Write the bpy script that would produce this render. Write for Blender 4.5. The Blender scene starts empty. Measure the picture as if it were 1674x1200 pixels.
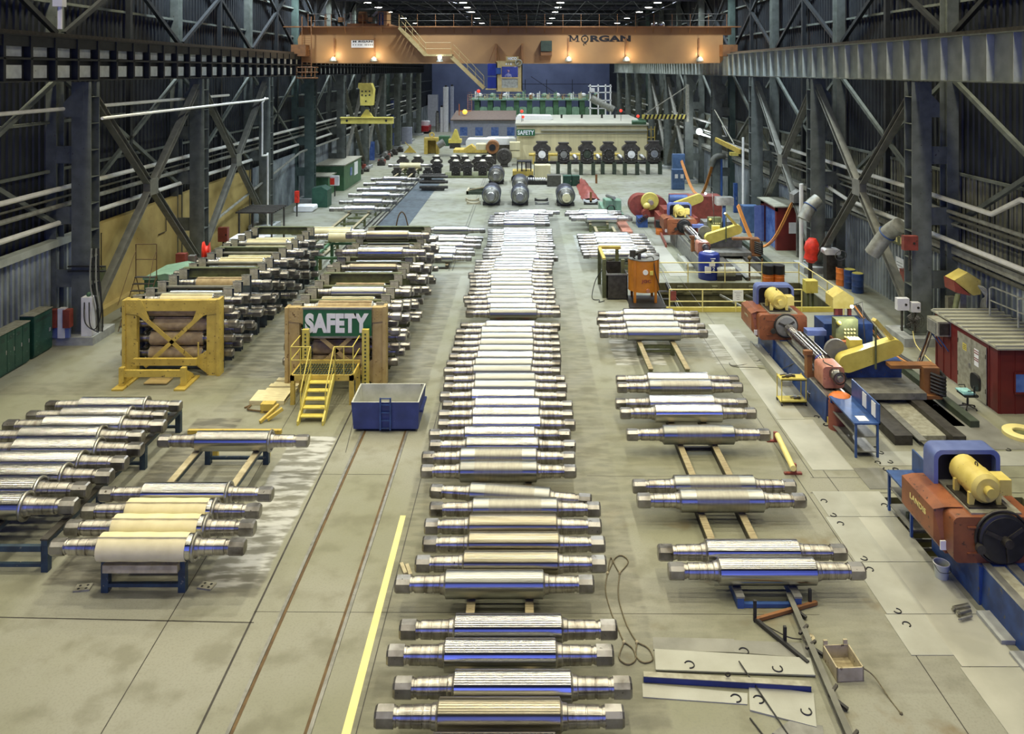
import bpy, math, random
from mathutils import Vector, Matrix
random.seed(7)
PI = math.pi
F, H, VX, VY = 1300.0, 11.6, 858.0, 115.0
COL = bpy.context.scene.collection
sc = bpy.context.scene

# ---- reading the photo: a pixel plus a known height (or depth) gives a place in the hall
def P(px, py, z=0.0):
    Y = F*(H-z)/(py-VY)
    return Vector(((px-VX)*Y/F, Y, z))
def XX(px, Y): return (px-VX)*Y/F
def ZZ(py, Y): return H-(py-VY)*Y/F

# ---------------------------------------------------------------- materials
MATS = {}
ANROT = 0.25
def mk(name, c, c2=None, rough=.6, metal=0.0, scale=3.0, bump=0.0, spots=0.0, spotc=(.05,.04,.03),
       emit=None, es=0.0, stretch=(1,1,1), detail=5, rnd=True, lo=.35, hi=.65, spotscale=9.0, rvar=0.0, aniso=0, ovar=0):
    m = bpy.data.materials.new(name); m.use_nodes = True
    nt = m.node_tree; N = nt.nodes; L = nt.links
    b = N['Principled BSDF']
    b.inputs['Roughness'].default_value = rough; b.inputs['Metallic'].default_value = metal
    c2 = c2 or tuple(v*.75 for v in c)
    tc = N.new('ShaderNodeTexCoord'); mp = N.new('ShaderNodeMapping'); mp.inputs['Scale'].default_value = stretch
    L.new(tc.outputs['Object'], mp.inputs['Vector'])
    if rnd:
        oi = N.new('ShaderNodeObjectInfo'); mu = N.new('ShaderNodeMath'); mu.operation = 'MULTIPLY'; mu.inputs[1].default_value = 37.0
        L.new(oi.outputs['Random'], mu.inputs[0]); L.new(mu.outputs[0], mp.inputs['Location'])
    nz = N.new('ShaderNodeTexNoise'); nz.inputs['Scale'].default_value = scale; nz.inputs['Detail'].default_value = detail
    L.new(mp.outputs[0], nz.inputs['Vector'])
    rp = N.new('ShaderNodeMapRange'); rp.inputs[1].default_value = lo; rp.inputs[2].default_value = hi
    L.new(nz.outputs['Fac'], rp.inputs[0])
    mx = N.new('ShaderNodeMix'); mx.data_type = 'RGBA'
    mx.inputs[6].default_value = (*c, 1); mx.inputs[7].default_value = (*c2, 1)
    L.new(rp.outputs[0], mx.inputs[0]); out = mx.outputs[2]
    if spots > 0:
        n2 = N.new('ShaderNodeTexNoise'); n2.inputs['Scale'].default_value = spotscale; n2.inputs['Detail'].default_value = 8
        L.new(mp.outputs[0], n2.inputs['Vector'])
        r2 = N.new('ShaderNodeMapRange'); r2.inputs[1].default_value = .72-spots*.2; r2.inputs[2].default_value = .78-spots*.2
        L.new(n2.outputs['Fac'], r2.inputs[0])
        m2 = N.new('ShaderNodeMix'); m2.data_type = 'RGBA'; m2.inputs[7].default_value = (*spotc, 1)
        L.new(r2.outputs[0], m2.inputs[0]); L.new(out, m2.inputs[6]); out = m2.outputs[2]
    if ovar:
        oi2 = N.new('ShaderNodeObjectInfo'); ro = N.new('ShaderNodeMapRange'); ro.inputs[3].default_value = 1-ovar; ro.inputs[4].default_value = 1.0
        vm = N.new('ShaderNodeVectorMath'); vm.operation = 'SCALE'; L.new(oi2.outputs['Random'], ro.inputs[0]); L.new(out, vm.inputs[0]); L.new(ro.outputs[0], vm.inputs['Scale']); out = vm.outputs[0]
    L.new(out, b.inputs['Base Color'])
    if rvar:
        r3 = N.new('ShaderNodeMapRange'); r3.inputs[3].default_value = max(.05, rough-rvar); r3.inputs[4].default_value = rough+rvar
        L.new(nz.outputs['Fac'], r3.inputs[0]); L.new(r3.outputs[0], b.inputs['Roughness'])
    if aniso:
        tg = N.new('ShaderNodeTangent'); tg.direction_type = 'RADIAL'; tg.axis = 'X'; L.new(tg.outputs[0], b.inputs['Tangent'])
        b.inputs['Anisotropic'].default_value = aniso; b.inputs['Anisotropic Rotation'].default_value = ANROT
    if bump:
        bp = N.new('ShaderNodeBump'); bp.inputs['Strength'].default_value = bump; bp.inputs['Distance'].default_value = .02
        L.new(nz.outputs['Fac'], bp.inputs['Height']); L.new(bp.outputs[0], b.inputs['Normal'])
    if emit:
        b.inputs['Emission Color'].default_value = (*emit, 1); b.inputs['Emission Strength'].default_value = es
    MATS[name] = m
    return m
def M(n): return MATS[n]
mk('roll_steel', (.76,.76,.75), (.50,.50,.49), rough=.25, metal=1, scale=2.0, stretch=(.1,5,5), aniso=1.0, rvar=.06, lo=.42, hi=.6, ovar=.4)
mk('roll_dull', (.58,.59,.57), (.42,.43,.41), rough=.40, metal=.97, scale=2, stretch=(.1,4,4), aniso=1.0, ovar=.3)
mk('roll_bronze', (.50,.46,.37), (.28,.255,.19), rough=.36, metal=.97, scale=1.5, stretch=(.3,4,4), aniso=1.0)
mk('roll_scuffed', (.44,.43,.38), (.32,.31,.27), rough=.5, metal=.9, scale=4, stretch=(4,1,1), aniso=.9, lo=.2, hi=.8)
mk('neck_steel', (.54,.52,.48), (.20,.18,.15), rough=.34, metal=.92, scale=2.5, stretch=(3.5,.8,.8), spots=.25, spotc=(.05,.035,.02), lo=.38, hi=.75, aniso=.95)
mk('wobbler', (.34,.33,.31), (.09,.08,.065), rough=.32, metal=.85, scale=2.2, spots=.3, spotc=(.04,.03,.02), lo=.4, hi=.72)
mk('collar_steel', (.42,.42,.38), (.25,.24,.2), rough=.35, metal=.9)
mk('cream_paper', (.80,.73,.45), (.70,.63,.37), rough=.75, scale=3, bump=.15)
mk('kraft_paper', (.50,.39,.22), (.34,.25,.13), rough=.7, scale=4, bump=.5)
mk('yellow_paint', (.62,.47,.10), (.48,.35,.07), rough=.55, scale=2.5, spots=.45, spotc=(.12,.08,.03))
mk('bright_yellow', (.70,.60,.13), (.60,.50,.10), rough=.45, scale=3, spots=.2, spotc=(.16,.12,.04))
mk('mustard_tan', (.50,.38,.17), (.40,.29,.11), rough=.6, scale=2.5, spots=.4, spotc=(.14,.08,.03))
mk('pale_yellow', (.85,.75,.30), (.78,.68,.26), rough=.5)
mk('olive', (.135,.15,.06), (.085,.095,.04), rough=.55, scale=4, spots=.3)
mk('dark_olive', (.055,.075,.045), (.035,.045,.03), rough=.55, scale=4)
mk('stand_teal', (.025,.055,.085), (.015,.03,.05), rough=.5, scale=4, spots=.3, spotc=(.2,.19,.15))
mk('fresh_wood', (.74,.68,.42), (.60,.53,.30), rough=.7, scale=3, stretch=(1,5,5))
mk('bin_lining', (.50,.51,.45), (.36,.37,.32), rough=.6, scale=2, spots=.2)
mk('panel_pale', (.80,.85,.80), (.62,.66,.62), rough=.55, scale=3, spots=.1)
mk('cap_light', (.62,.60,.47), (.46,.44,.34), rough=.5, metal=.2, scale=6)
mk('cap_steel', (.42,.41,.32), (.28,.27,.2), rough=.5, metal=.3, scale=6)
mk('rack_slate', (.10,.13,.14), (.05,.06,.07), rough=.5, scale=4)
mk('machine_green', (.07,.17,.08), (.05,.12,.055), rough=.5, scale=2)
mk('pale_green', (.22,.36,.24), (.15,.26,.17), rough=.5, scale=2)
mk('locker_green', (.02,.075,.05), (.012,.05,.035), rough=.35, scale=3, spots=.25, spotc=(.25,.32,.27), spotscale=14)
mk('sign_green', (.02,.13,.055), (.015,.11,.045), rough=.4, scale=2)
mk('dumpster_blue', (.035,.055,.20), (.02,.035,.13), rough=.5, scale=2, spots=.2, spotc=(.12,.14,.25))
mk('blue_paint', (.03,.075,.24), (.018,.04,.13), rough=.45, scale=3, spots=.4, spotc=(.09,.085,.07))
mk('periwinkle', (.14,.19,.42), (.10,.14,.34), rough=.42, scale=3, spots=.15, spotc=(.08,.1,.2))
mk('bench_blue', (.045,.11,.32), (.03,.07,.2), rough=.45, scale=3, spots=.2)
mk('cabinet_blue', (.10,.18,.33), (.07,.13,.25), rough=.45)
mk('machine_orange', (.31,.105,.04), (.19,.065,.028), rough=.42, scale=2, spots=.5, spotc=(.06,.03,.02))
mk('tank_orange', (.55,.20,.02), (.42,.15,.015), rough=.42, scale=1.5, spots=.2, spotc=(.2,.09,.02))
mk('machine_red', (.30,.065,.045), (.20,.045,.03), rough=.45, scale=3, spots=.35)
mk('pink_cast', (.55,.25,.17), (.4,.16,.1), rough=.5, scale=3, spots=.3)
mk('shed_red', (.155,.016,.012), (.115,.012,.01), rough=.5, scale=2)
mk('signal_red', (.85,.05,.02), (.6,.03,.015), rough=.5, scale=5, bump=.4)
mk('motor_yellow', (.72,.60,.17), (.60,.48,.11), rough=.42, scale=3, spots=.25, spotc=(.2,.13,.04))
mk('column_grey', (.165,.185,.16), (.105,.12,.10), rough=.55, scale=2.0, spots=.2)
mk('brace_grey', (.20,.20,.16), (.14,.14,.11), rough=.55, scale=2.5)
mk('green_grey', (.12,.175,.15), (.08,.12,.10), rough=.55, scale=2)
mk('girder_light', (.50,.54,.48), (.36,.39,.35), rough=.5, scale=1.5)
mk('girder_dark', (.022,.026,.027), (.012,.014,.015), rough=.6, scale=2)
mk('crane_orange', (.41,.225,.085), (.35,.19,.075), rough=.5, scale=.6)
mk('crane_rust', (.30,.13,.04), (.18,.08,.03), rough=.6, scale=2)
mk('wall_dark', (.026,.031,.034), (.012,.015,.018), rough=.55, metal=.2, scale=.8)
mk('wall_galv', (.42,.47,.47), (.17,.195,.20), rough=.42, metal=.3, scale=.9, stretch=(1,.6,.5), lo=.4, hi=.6)
mk('wall_tan', (.24,.24,.165), (.13,.135,.095), rough=.55, metal=.15, scale=1.0)
mk('yellow_wall', (.50,.38,.13), (.38,.28,.09), rough=.7, scale=.9, spots=.1)
mk('roof_black', (.022,.024,.03), (.012,.013,.018), rough=.7)
mk('truss_steel', (.10,.105,.12), (.05,.055,.07), rough=.5, metal=.3)
mk('back_wall_haze', (.34,.40,.58), (.26,.31,.46), rough=.7, scale=.3)  # blue tint stands in for the haze at the hall end
mk('concrete_pier', (.40,.42,.40), (.28,.29,.28), rough=.8, scale=3, bump=.3)
mk('pit_concrete', (.15,.145,.07), (.085,.08,.04), rough=.7, scale=1.4, stretch=(2,2,.5), spots=.2)
mk('white_pipe', (.90,.90,.82), (.78,.78,.70), rough=.45, scale=3)
mk('galv_pipe', (.40,.41,.35), (.26,.26,.22), rough=.45, metal=.3, scale=4)
mk('dark_pipe', (.13,.13,.10), (.08,.08,.06), rough=.5, scale=4)
mk('black_iron', (.022,.022,.022), (.014,.014,.013), rough=.45, scale=5)
mk('dark_steel', (.07,.065,.055), (.04,.036,.03), rough=.5, metal=.4, scale=5)
mk('grey_steel', (.30,.30,.27), (.2,.2,.18), rough=.45, metal=.5, scale=4, spots=.2)
mk('bright_steel', (.62,.62,.58), (.45,.45,.42), rough=.3, metal=.85, scale=4)
mk('rust_rail', (.14,.085,.03), (.085,.05,.018), rough=.7, scale=4)
mk('wood', (.40,.34,.20), (.25,.20,.11), rough=.75, scale=3, stretch=(1,6,6), spots=.3, spotc=(.08,.06,.04))
mk('pale_wood', (.52,.46,.30), (.36,.31,.19), rough=.75, scale=4, spots=.35, spotc=(.12,.09,.05))
mk('red_wood', (.24,.07,.045), (.17,.05,.03), rough=.6)
mk('white_paint', (.80,.80,.80), (.7,.7,.7), rough=.5)
mk('lettering_white', (.80,.82,.85), (.74,.76,.8), rough=.5)
mk('lettering_black', (.02,.018,.016), (.015,.014,.012), rough=.5)
mk('paper_white', (.85,.86,.84), (.8,.8,.78), rough=.7)
mk('cream_panel', (.66,.60,.36), (.56,.51,.30), rough=.6, scale=.6, stretch=(3,1,.3))
mk('grey_roof', (.42,.42,.33), (.34,.34,.27), rough=.7, scale=.6)
mk('shed_roof', (.40,.40,.31), (.27,.27,.2), rough=.5, scale=1.5, spots=.2)
mk('lilac_panel', (.40,.42,.50), (.33,.35,.43), rough=.5)
mk('window_blue', (.10,.16,.32), (.03,.06,.16), rough=.12, scale=2.5, emit=(.12,.25,.8), es=.22)
mk('cab_glass', (.05,.07,.16), (.02,.03,.09), rough=.08)
mk('brown_roof', (.13,.09,.065), (.08,.055,.04), rough=.7)
mk('forest_green', (.03,.10,.06), (.02,.07,.045), rough=.5, scale=3, bump=.3)
mk('chock_iron', (.085,.078,.065), (.045,.04,.033), rough=.45, metal=.4, scale=5, spots=.2)
mk('backup_dark', (.15,.16,.185), (.09,.095,.115), rough=.35, metal=.7, scale=2)
mk('plastic_blue', (.018,.035,.24), (.014,.028,.19), rough=.35)
mk('orange_hose', (.62,.25,.05), (.5,.2,.04), rough=.5)
mk('rope_steel', (.16,.13,.07), (.09,.075,.04), rough=.55, scale=20)
mk('teal_cloth', (.35,.62,.60), (.22,.45,.45), rough=.8, scale=9)
mk('skin', (.5,.3,.2)); mk('shirt_blue', (.35,.42,.6)); mk('hat_dark', (.06,.05,.08))
mk('car_red', (.38,.02,.02), rough=.3)
mk('drum_orange', (.75,.20,.03), rough=.45)
mk('grey_cable', (.25,.25,.23))
mk('lamp_glow', (1,1,1), rough=.5, emit=(1,.96,.86), es=30)
mk('lamp_cool', (1,1,1), rough=.5, emit=(.75,.88,1), es=60)
mk('red_glow', (.9,.05,.03), rough=.5, emit=(1,.06,.03), es=2)
mk('amber_glow', (.9,.6,.1), rough=.5, emit=(1,.6,.08), es=3)

def plate_mat(name, c, c2):
    """steel floor plate with a raised lug pattern"""
    m = mk(name, c, c2, rough=.5, metal=.35, scale=1.2)
    N = m.node_tree.nodes; L = m.node_tree.links; b = N['Principled BSDF']
    tc = N.new('ShaderNodeTexCoord'); mp = N.new('ShaderNodeMapping'); mp.inputs['Rotation'].default_value = (0,0,PI/4)
    ck = N.new('ShaderNodeTexChecker'); ck.inputs['Scale'].default_value = 26
    L.new(tc.outputs['Object'], mp.inputs[0]); L.new(mp.outputs[0], ck.inputs['Vector'])
    bp = N.new('ShaderNodeBump'); bp.inputs['Strength'].default_value = .35; bp.inputs['Distance'].default_value = .006
    L.new(ck.outputs['Fac'], bp.inputs['Height']); L.new(bp.outputs[0], b.inputs['Normal'])
plate_mat('tread_plate', (.44,.45,.39), (.36,.36,.30)); plate_mat('tread_dark', (.30,.30,.26), (.2,.2,.17))
mk('smooth_plate', (.50,.50,.42), (.40,.40,.33), rough=.42, metal=.3, scale=1.0)

def floor_material():
    m = bpy.data.materials.new('hall_concrete'); m.use_nodes = True; MATS['hall_concrete'] = m
    nt = m.node_tree; N = nt.nodes; L = nt.links; b = N['Principled BSDF']
    b.inputs['Roughness'].default_value = .62
    geo = N.new('ShaderNodeNewGeometry')
    sep = N.new('ShaderNodeSeparateXYZ'); L.new(geo.outputs['Position'], sep.inputs[0])
    def noise(s, d=5):
        n = N.new('ShaderNodeTexNoise'); n.inputs['Scale'].default_value = s; n.inputs['Detail'].default_value = d
        L.new(geo.outputs['Position'], n.inputs['Vector']); return n.outputs['Fac']
    def rng(v, a, c, lo=0.0, hi=1.0):
        r = N.new('ShaderNodeMapRange'); r.interpolation_type = 'SMOOTHSTEP'
        r.inputs[1].default_value = a; r.inputs[2].default_value = c; r.inputs[3].default_value = lo; r.inputs[4].default_value = hi
        L.new(v, r.inputs[0]); return r.outputs[0]
    def mth(op, a, c):
        n = N.new('ShaderNodeMath'); n.operation = op
        for i, v in enumerate((a, c)):
            if isinstance(v, (int, float)): n.inputs[i].default_value = v
            else: L.new(v, n.inputs[i])
        return n.outputs[0]
    def mix(f, a, c):
        n = N.new('ShaderNodeMix'); n.data_type = 'RGBA'; L.new(f, n.inputs[0])
        for i, v in ((6, a), (7, c)):
            if isinstance(v, tuple): n.inputs[i].default_value = (*v, 1)
            else: L.new(v, n.inputs[i])
        return n.outputs[2]
    big, mid, fine = noise(.16, 4), noise(1.1, 6), noise(22, 3)
    c = mix(rng(big, .38, .62), (.225,.228,.150), (.285,.285,.225))
    c = mix(mth('MULTIPLY', rng(mid, .48, .7), .5), c, (.135,.13,.08))
    c = mix(mth('MULTIPLY', rng(fine, .45, .75), .35), c, (.17,.165,.13))
    edge = mth('MULTIPLY', mth('SUBTRACT', noise(1.5, 3), .5), .18)
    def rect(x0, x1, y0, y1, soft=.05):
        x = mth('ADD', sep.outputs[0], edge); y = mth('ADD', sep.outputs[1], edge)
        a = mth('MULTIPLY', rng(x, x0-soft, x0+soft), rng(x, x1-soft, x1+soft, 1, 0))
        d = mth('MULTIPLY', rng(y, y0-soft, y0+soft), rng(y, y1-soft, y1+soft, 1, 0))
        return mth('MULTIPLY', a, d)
    st = N.new('ShaderNodeTexNoise'); st.inputs['Scale'].default_value = 1.0; st.inputs['Detail'].default_value = 5
    mp = N.new('ShaderNodeMapping'); mp.inputs['Scale'].default_value = (1.2, 4.2, 1)
    L.new(geo.outputs['Position'], mp.inputs[0]); L.new(mp.outputs[0], st.inputs['Vector'])
    streak = st.outputs['Fac']
    white = mix(rng(streak, .42, .6), (.17,.17,.14), (.50,.51,.49))
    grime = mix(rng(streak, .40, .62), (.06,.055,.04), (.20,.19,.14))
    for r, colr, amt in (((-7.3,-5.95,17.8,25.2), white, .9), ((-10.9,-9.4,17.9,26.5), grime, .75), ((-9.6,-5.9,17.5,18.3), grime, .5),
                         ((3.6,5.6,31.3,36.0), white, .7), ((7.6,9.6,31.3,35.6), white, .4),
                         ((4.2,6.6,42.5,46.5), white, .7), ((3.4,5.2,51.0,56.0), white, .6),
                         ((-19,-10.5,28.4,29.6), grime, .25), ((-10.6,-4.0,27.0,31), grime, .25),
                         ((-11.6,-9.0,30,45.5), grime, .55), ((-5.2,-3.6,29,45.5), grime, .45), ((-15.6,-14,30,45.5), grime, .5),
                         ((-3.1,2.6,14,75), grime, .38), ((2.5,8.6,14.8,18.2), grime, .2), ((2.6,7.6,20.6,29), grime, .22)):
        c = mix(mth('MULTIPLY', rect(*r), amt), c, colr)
    rust = rng(noise(.55, 7), .56, .70)
    c = mix(mth('MULTIPLY', mth('MULTIPLY', rect(1.6, 9.0, 12.5, 20.6, 1.0), rust), .75), c, (.19,.125,.045))
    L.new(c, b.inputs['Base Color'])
    L.new(rng(mid, .3, .7, .5, .72), b.inputs['Roughness'])
    bp = N.new('ShaderNodeBump'); bp.inputs['Strength'].default_value = .12; bp.inputs['Distance'].default_value = .01
    L.new(fine, bp.inputs['Height']); L.new(bp.outputs[0], b.inputs['Normal'])
floor_material()

# ---------------------------------------------------------------- mesh building
def wloc(o):
    v = Vector((0,0,0))
    while o is not None:
        v = v + o.location; o = o.parent
    return v
class MB:
    def __init__(s): s.v = []; s.f = []; s.M = None
    def add(s, vs, fs):
        n = len(s.v)
        if s.M is not None: vs = [s.M @ Vector(v) for v in vs]
        s.v += [tuple(v) for v in vs]; s.f += [tuple(i+n for i in f) for f in fs]; return s
    def box(s, x0, x1, y0, y1, z0, z1):
        return s.add([(x0,y0,z0),(x1,y0,z0),(x1,y1,z0),(x0,y1,z0),(x0,y0,z1),(x1,y0,z1),(x1,y1,z1),(x0,y1,z1)],
              [(0,3,2,1),(4,5,6,7),(0,1,5,4),(1,2,6,5),(2,3,7,6),(3,0,4,7)])
    def cbox(s, c, d): return s.box(c[0]-d[0]/2,c[0]+d[0]/2,c[1]-d[1]/2,c[1]+d[1]/2,c[2]-d[2]/2,c[2]+d[2]/2)
    def rbox(s, c, d, r, n=3):
        """box with rounded vertical-section corners (rounded in XZ)"""
        pts = []
        for k, (sx, sz) in enumerate(((1,1),(-1,1),(-1,-1),(1,-1))):
            for i in range(n+1):
                a = PI/2*k + PI/2*i/n
                pts.append((c[0]+sx*(d[0]/2-r)+r*math.cos(a), c[2]+sz*(d[2]/2-r)+r*math.sin(a)))
        return s.prism([(x, c[1]-d[1]/2, z) for x, z in pts], (0, d[1], 0))
    def prism(s, poly, vec):
        n = len(poly); vec = Vector(vec)
        vs = [Vector(p) for p in poly] + [Vector(p)+vec for p in poly]
        fs = [tuple(range(n))[::-1], tuple(range(n, 2*n))] + [(i,(i+1)%n,n+(i+1)%n,n+i) for i in range(n)]
        return s.add(vs, fs)
    def frame(s, d):
        d = Vector(d).normalized(); up = Vector((0,0,1)) if abs(d.z) < .95 else Vector((0,1,0))
        a = d.cross(up).normalized(); b = a.cross(d).normalized(); return d, a, b
    def cyl(s, p0, p1, r, r2=None, n=16, cap=True):
        p0, p1 = Vector(p0), Vector(p1); r2 = r if r2 is None else r2
        d, a, b = s.frame(p1-p0)
        vs = []
        for p, q in ((p0, r), (p1, r2)):
            for i in range(n):
                t = 2*PI*i/n; vs.append(p + (a*math.cos(t)+b*math.sin(t))*q)
        fs = [(i,(i+1)%n,n+(i+1)%n,n+i) for i in range(n)]
        if cap: fs += [tuple(range(n))[::-1], tuple(range(n,2*n))]
        return s.add(vs, fs)
    def lathe(s, o, ax, prof, n=24, cap=True):
        o = Vector(o); d, a, b = s.frame(ax); vs = []
        for (t, r) in prof:
            for i in range(n):
                w = 2*PI*i/n; vs.append(o + d*t + (a*math.cos(w)+b*math.sin(w))*r)
        fs = []
        for k in range(len(prof)-1):
            for i in range(n): fs.append((k*n+i, k*n+(i+1)%n, (k+1)*n+(i+1)%n, (k+1)*n+i))
        if cap: fs += [tuple(range(n))[::-1], tuple(range((len(prof)-1)*n, len(prof)*n))]
        return s.add(vs, fs)
    def tube(s, pts, r, n=8):
        pts = [Vector(p) for p in pts]; vs = []; a = None
        for k, p in enumerate(pts):
            d = (pts[min(k+1,len(pts)-1)] - pts[max(k-1,0)]).normalized()
            if a is None: _, a, b = s.frame(d)
            a = (a - d*a.dot(d)).normalized(); b = d.cross(a)
            for i in range(n):
                t = 2*PI*i/n; vs.append(p + (a*math.cos(t)+b*math.sin(t))*r)
        fs = []
        for k in range(len(pts)-1):
            for i in range(n): fs.append((k*n+i, k*n+(i+1)%n, (k+1)*n+(i+1)%n, (k+1)*n+i))
        fs += [tuple(range(n))[::-1], tuple(range((len(pts)-1)*n, len(pts)*n))]
        return s.add(vs, fs)
    def beam(s, p0, p1, w, h):
        """rectangular bar from p0 to p1: w across, h along the other (mostly vertical) direction"""
        p0, p1 = Vector(p0), Vector(p1); d, a, b = s.frame(p1-p0)
        q = [a*w/2+b*h/2, -a*w/2+b*h/2, -a*w/2-b*h/2, a*w/2-b*h/2]
        return s.add([p0+v for v in q]+[p1+v for v in q], [(3,2,1,0),(4,5,6,7)]+[(i,(i+1)%4,4+(i+1)%4,4+i) for i in range(4)])
    def ibeam(s, p0, p1, w, h, t=.03):
        p0, p1 = Vector(p0), Vector(p1); d, a, b = s.frame(p1-p0)
        for off in (b*(h/2-t/2), -b*(h/2-t/2)):
            q = [a*w/2+b*t/2, -a*w/2+b*t/2, -a*w/2-b*t/2, a*w/2-b*t/2]
            s.add([p0+off+v for v in q]+[p1+off+v for v in q], [(3,2,1,0),(4,5,6,7)]+[(i,(i+1)%4,4+(i+1)%4,4+i) for i in range(4)])
        q = [a*t/2+b*(h/2-t), -a*t/2+b*(h/2-t), -a*t/2-b*(h/2-t), a*t/2-b*(h/2-t)]
        return s.add([p0+v for v in q]+[p1+v for v in q], [(3,2,1,0),(4,5,6,7)]+[(i,(i+1)%4,4+(i+1)%4,4+i) for i in range(4)])
    def sphere(s, c, r, n=12, m=8, sz=1.0):
        c = Vector(c); vs = [c+Vector((0,0,-r*sz))]; fs = []
        for j in range(1, m):
            ph = -PI/2+PI*j/m
            for i in range(n): vs.append(c+Vector((r*math.cos(ph)*math.cos(2*PI*i/n), r*math.cos(ph)*math.sin(2*PI*i/n), r*sz*math.sin(ph))))
        vs.append(c+Vector((0,0,r*sz)))
        for i in range(n): fs.append((0, 1+(i+1)%n, 1+i))
        for j in range(m-2):
            for i in range(n): fs.append((1+j*n+i, 1+j*n+(i+1)%n, 1+(j+1)*n+(i+1)%n, 1+(j+1)*n+i))
        k = 1+(m-2)*n
        for i in range(n): fs.append((k+i, k+(i+1)%n, len(vs)-1))
        return s.add(vs, fs)
    def ring(s, c, ax, R, r, n=28, m=8, a0=0, a1=2*PI):
        c = Vector(c); d, a, b = s.frame(ax); full = abs(a1-a0-2*PI) < 1e-6
        k = n if full else n+1; vs = []
        for i in range(k):
            t = a0+(a1-a0)*i/n; e = a*math.cos(t)+b*math.sin(t)
            for j in range(m): vs.append(c+e*(R+r*math.cos(2*PI*j/m))+d*r*math.sin(2*PI*j/m))
        fs = []
        for i in range(n):
            i2 = (i+1) % k
            for j in range(m): fs.append((i*m+j, i*m+(j+1)%m, i2*m+(j+1)%m, i2*m+j))
        if not full: fs += [tuple(range(m)), tuple(range(n*m, n*m+m))[::-1]]
        return s.add(vs, fs)
    def build(s, name, mat, parent=None, smooth=35, **tags):
        o0 = wloc(parent) if parent is not None else Vector((0,0,0))
        loc = Vector((0,0,0))
        if parent is None and s.v:      # a one-mesh thing gets its origin at its base
            xs = [v[0] for v in s.v]; ys = [v[1] for v in s.v]; zs = [v[2] for v in s.v]
            loc = Vector(((min(xs)+max(xs))/2, (min(ys)+max(ys))/2, min(zs)))
        sh = o0 + loc
        me = bpy.data.meshes.new(name)
        me.from_pydata([(v[0]-sh.x, v[1]-sh.y, v[2]-sh.z) for v in s.v], [], s.f)
        import bmesh
        bm = bmesh.new(); bm.from_mesh(me); bmesh.ops.recalc_face_normals(bm, faces=bm.faces); bm.to_mesh(me); bm.free()
        me.materials.append(MATS[mat] if isinstance(mat, str) else mat)
        if smooth:
            me.polygons.foreach_set('use_smooth', [True]*len(me.polygons)); me.set_sharp_from_angle(angle=math.radians(smooth))
        o = bpy.data.objects.new(name, me); COL.objects.link(o); o.location = loc; o.parent = parent
        for k, v in tags.items():
            if v: o[k] = v
        return o
LABELS = {}
def thing(name, label, cat, loc=(0,0,0), group=None):
    o = bpy.data.objects.new(name, None); COL.objects.link(o); o.location = loc; o.empty_display_size = .2
    tag(o, label, cat, group); return o
def tag(o, label, cat, group=None):
    o['label'] = label; o['category'] = cat
    if group: o['group'] = group
    elif 'group' in o: del o['group']
    return o
def solo(mb, name, mat, label, cat, group=None):
    return tag(mb.build(name, mat), label, cat, group)
def struct(mb, name, mat):
    o = mb.build(name, mat); o['kind'] = 'structure'; return o
def copy_tree(o, parent=None):
    c = o.copy(); COL.objects.link(c); c.parent = parent
    for ch in KIDS.get(o.name, []): copy_tree(ch, c)
    return c
KIDS = {}
def index_kids(o):
    KIDS[o.name] = list(o.children)
    for ch in o.children: index_kids(ch)
def dup(proto, loc, label, cat=None, group=None, rot=None, scale=None):
    c = copy_tree(proto); c.location = loc
    tag(c, label, cat or proto['category'], group)
    if rot is not None: c.rotation_euler = rot
    if scale is not None: c.scale = (scale,)*3
    return c
ORD = ['','first','second','third','fourth','fifth','sixth','seventh','eighth','ninth','tenth','eleventh','twelfth','thirteenth',
       'fourteenth','fifteenth','sixteenth','seventeenth','eighteenth','nineteenth','twentieth']
def ordn(n):
    if n <= 20: return ORD[n]
    t = {2:'twenty',3:'thirty',4:'forty',5:'fifty',6:'sixty'}[n//10]
    if n % 10 == 0: return {2:'twentieth',3:'thirtieth',4:'fortieth',5:'fiftieth',6:'sixtieth'}[n//10]
    return t+'-'+ORD[n%10]
def lettering(parent, s, w, h, center, mat, depth=.02, name='lettering', bold=.02, rotz=0, label=None):
    cu = bpy.data.curves.new('letters', 'FONT'); cu.body = s; cu.extrude = .01; cu.offset = bold; cu.space_character = 1.05
    tmp = bpy.data.objects.new('letters', cu); COL.objects.link(tmp)
    bpy.context.view_layer.update()
    me = bpy.data.meshes.new_from_object(tmp.evaluated_get(bpy.context.evaluated_depsgraph_get()))
    bpy.data.objects.remove(tmp); bpy.data.curves.remove(cu)
    xs = [v.co.x for v in me.vertices]; ys = [v.co.y for v in me.vertices]
    mx, my = (min(xs)+max(xs))/2, (min(ys)+max(ys))/2; kx, ky = w/(max(xs)-min(xs)), h/(max(ys)-min(ys))
    o0 = wloc(parent); R = Matrix.Rotation(rotz, 3, 'Z')
    for v in me.vertices:
        p = R @ Vector(((v.co.x-mx)*kx, -depth if v.co.z > 0 else 0, (v.co.y-my)*ky))
        v.co = p + Vector(center) - o0
    me.name = name; me.materials.clear(); me.materials.append(MATS[mat])
    o = bpy.data.objects.new(name, me); COL.objects.link(o); o.parent = parent
    if label: o['label'] = label
    return o
def arc(pts, n=10):
    """smooth a polyline into a curve (Catmull-Rom)"""
    pts = [Vector(p) for p in pts]; out = []
    for i in range(len(pts)-1):
        p0 = pts[max(i-1,0)]; p1 = pts[i]; p2 = pts[i+1]; p3 = pts[min(i+2,len(pts)-1)]
        for k in range(n):
            t = k/n; out.append(.5*((2*p1)+(p2-p0)*t+(2*p0-5*p1+4*p2-p3)*t*t+(3*p1-p0-3*p2+p3)*t**3))
    out.append(pts[-1]); return out

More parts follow.
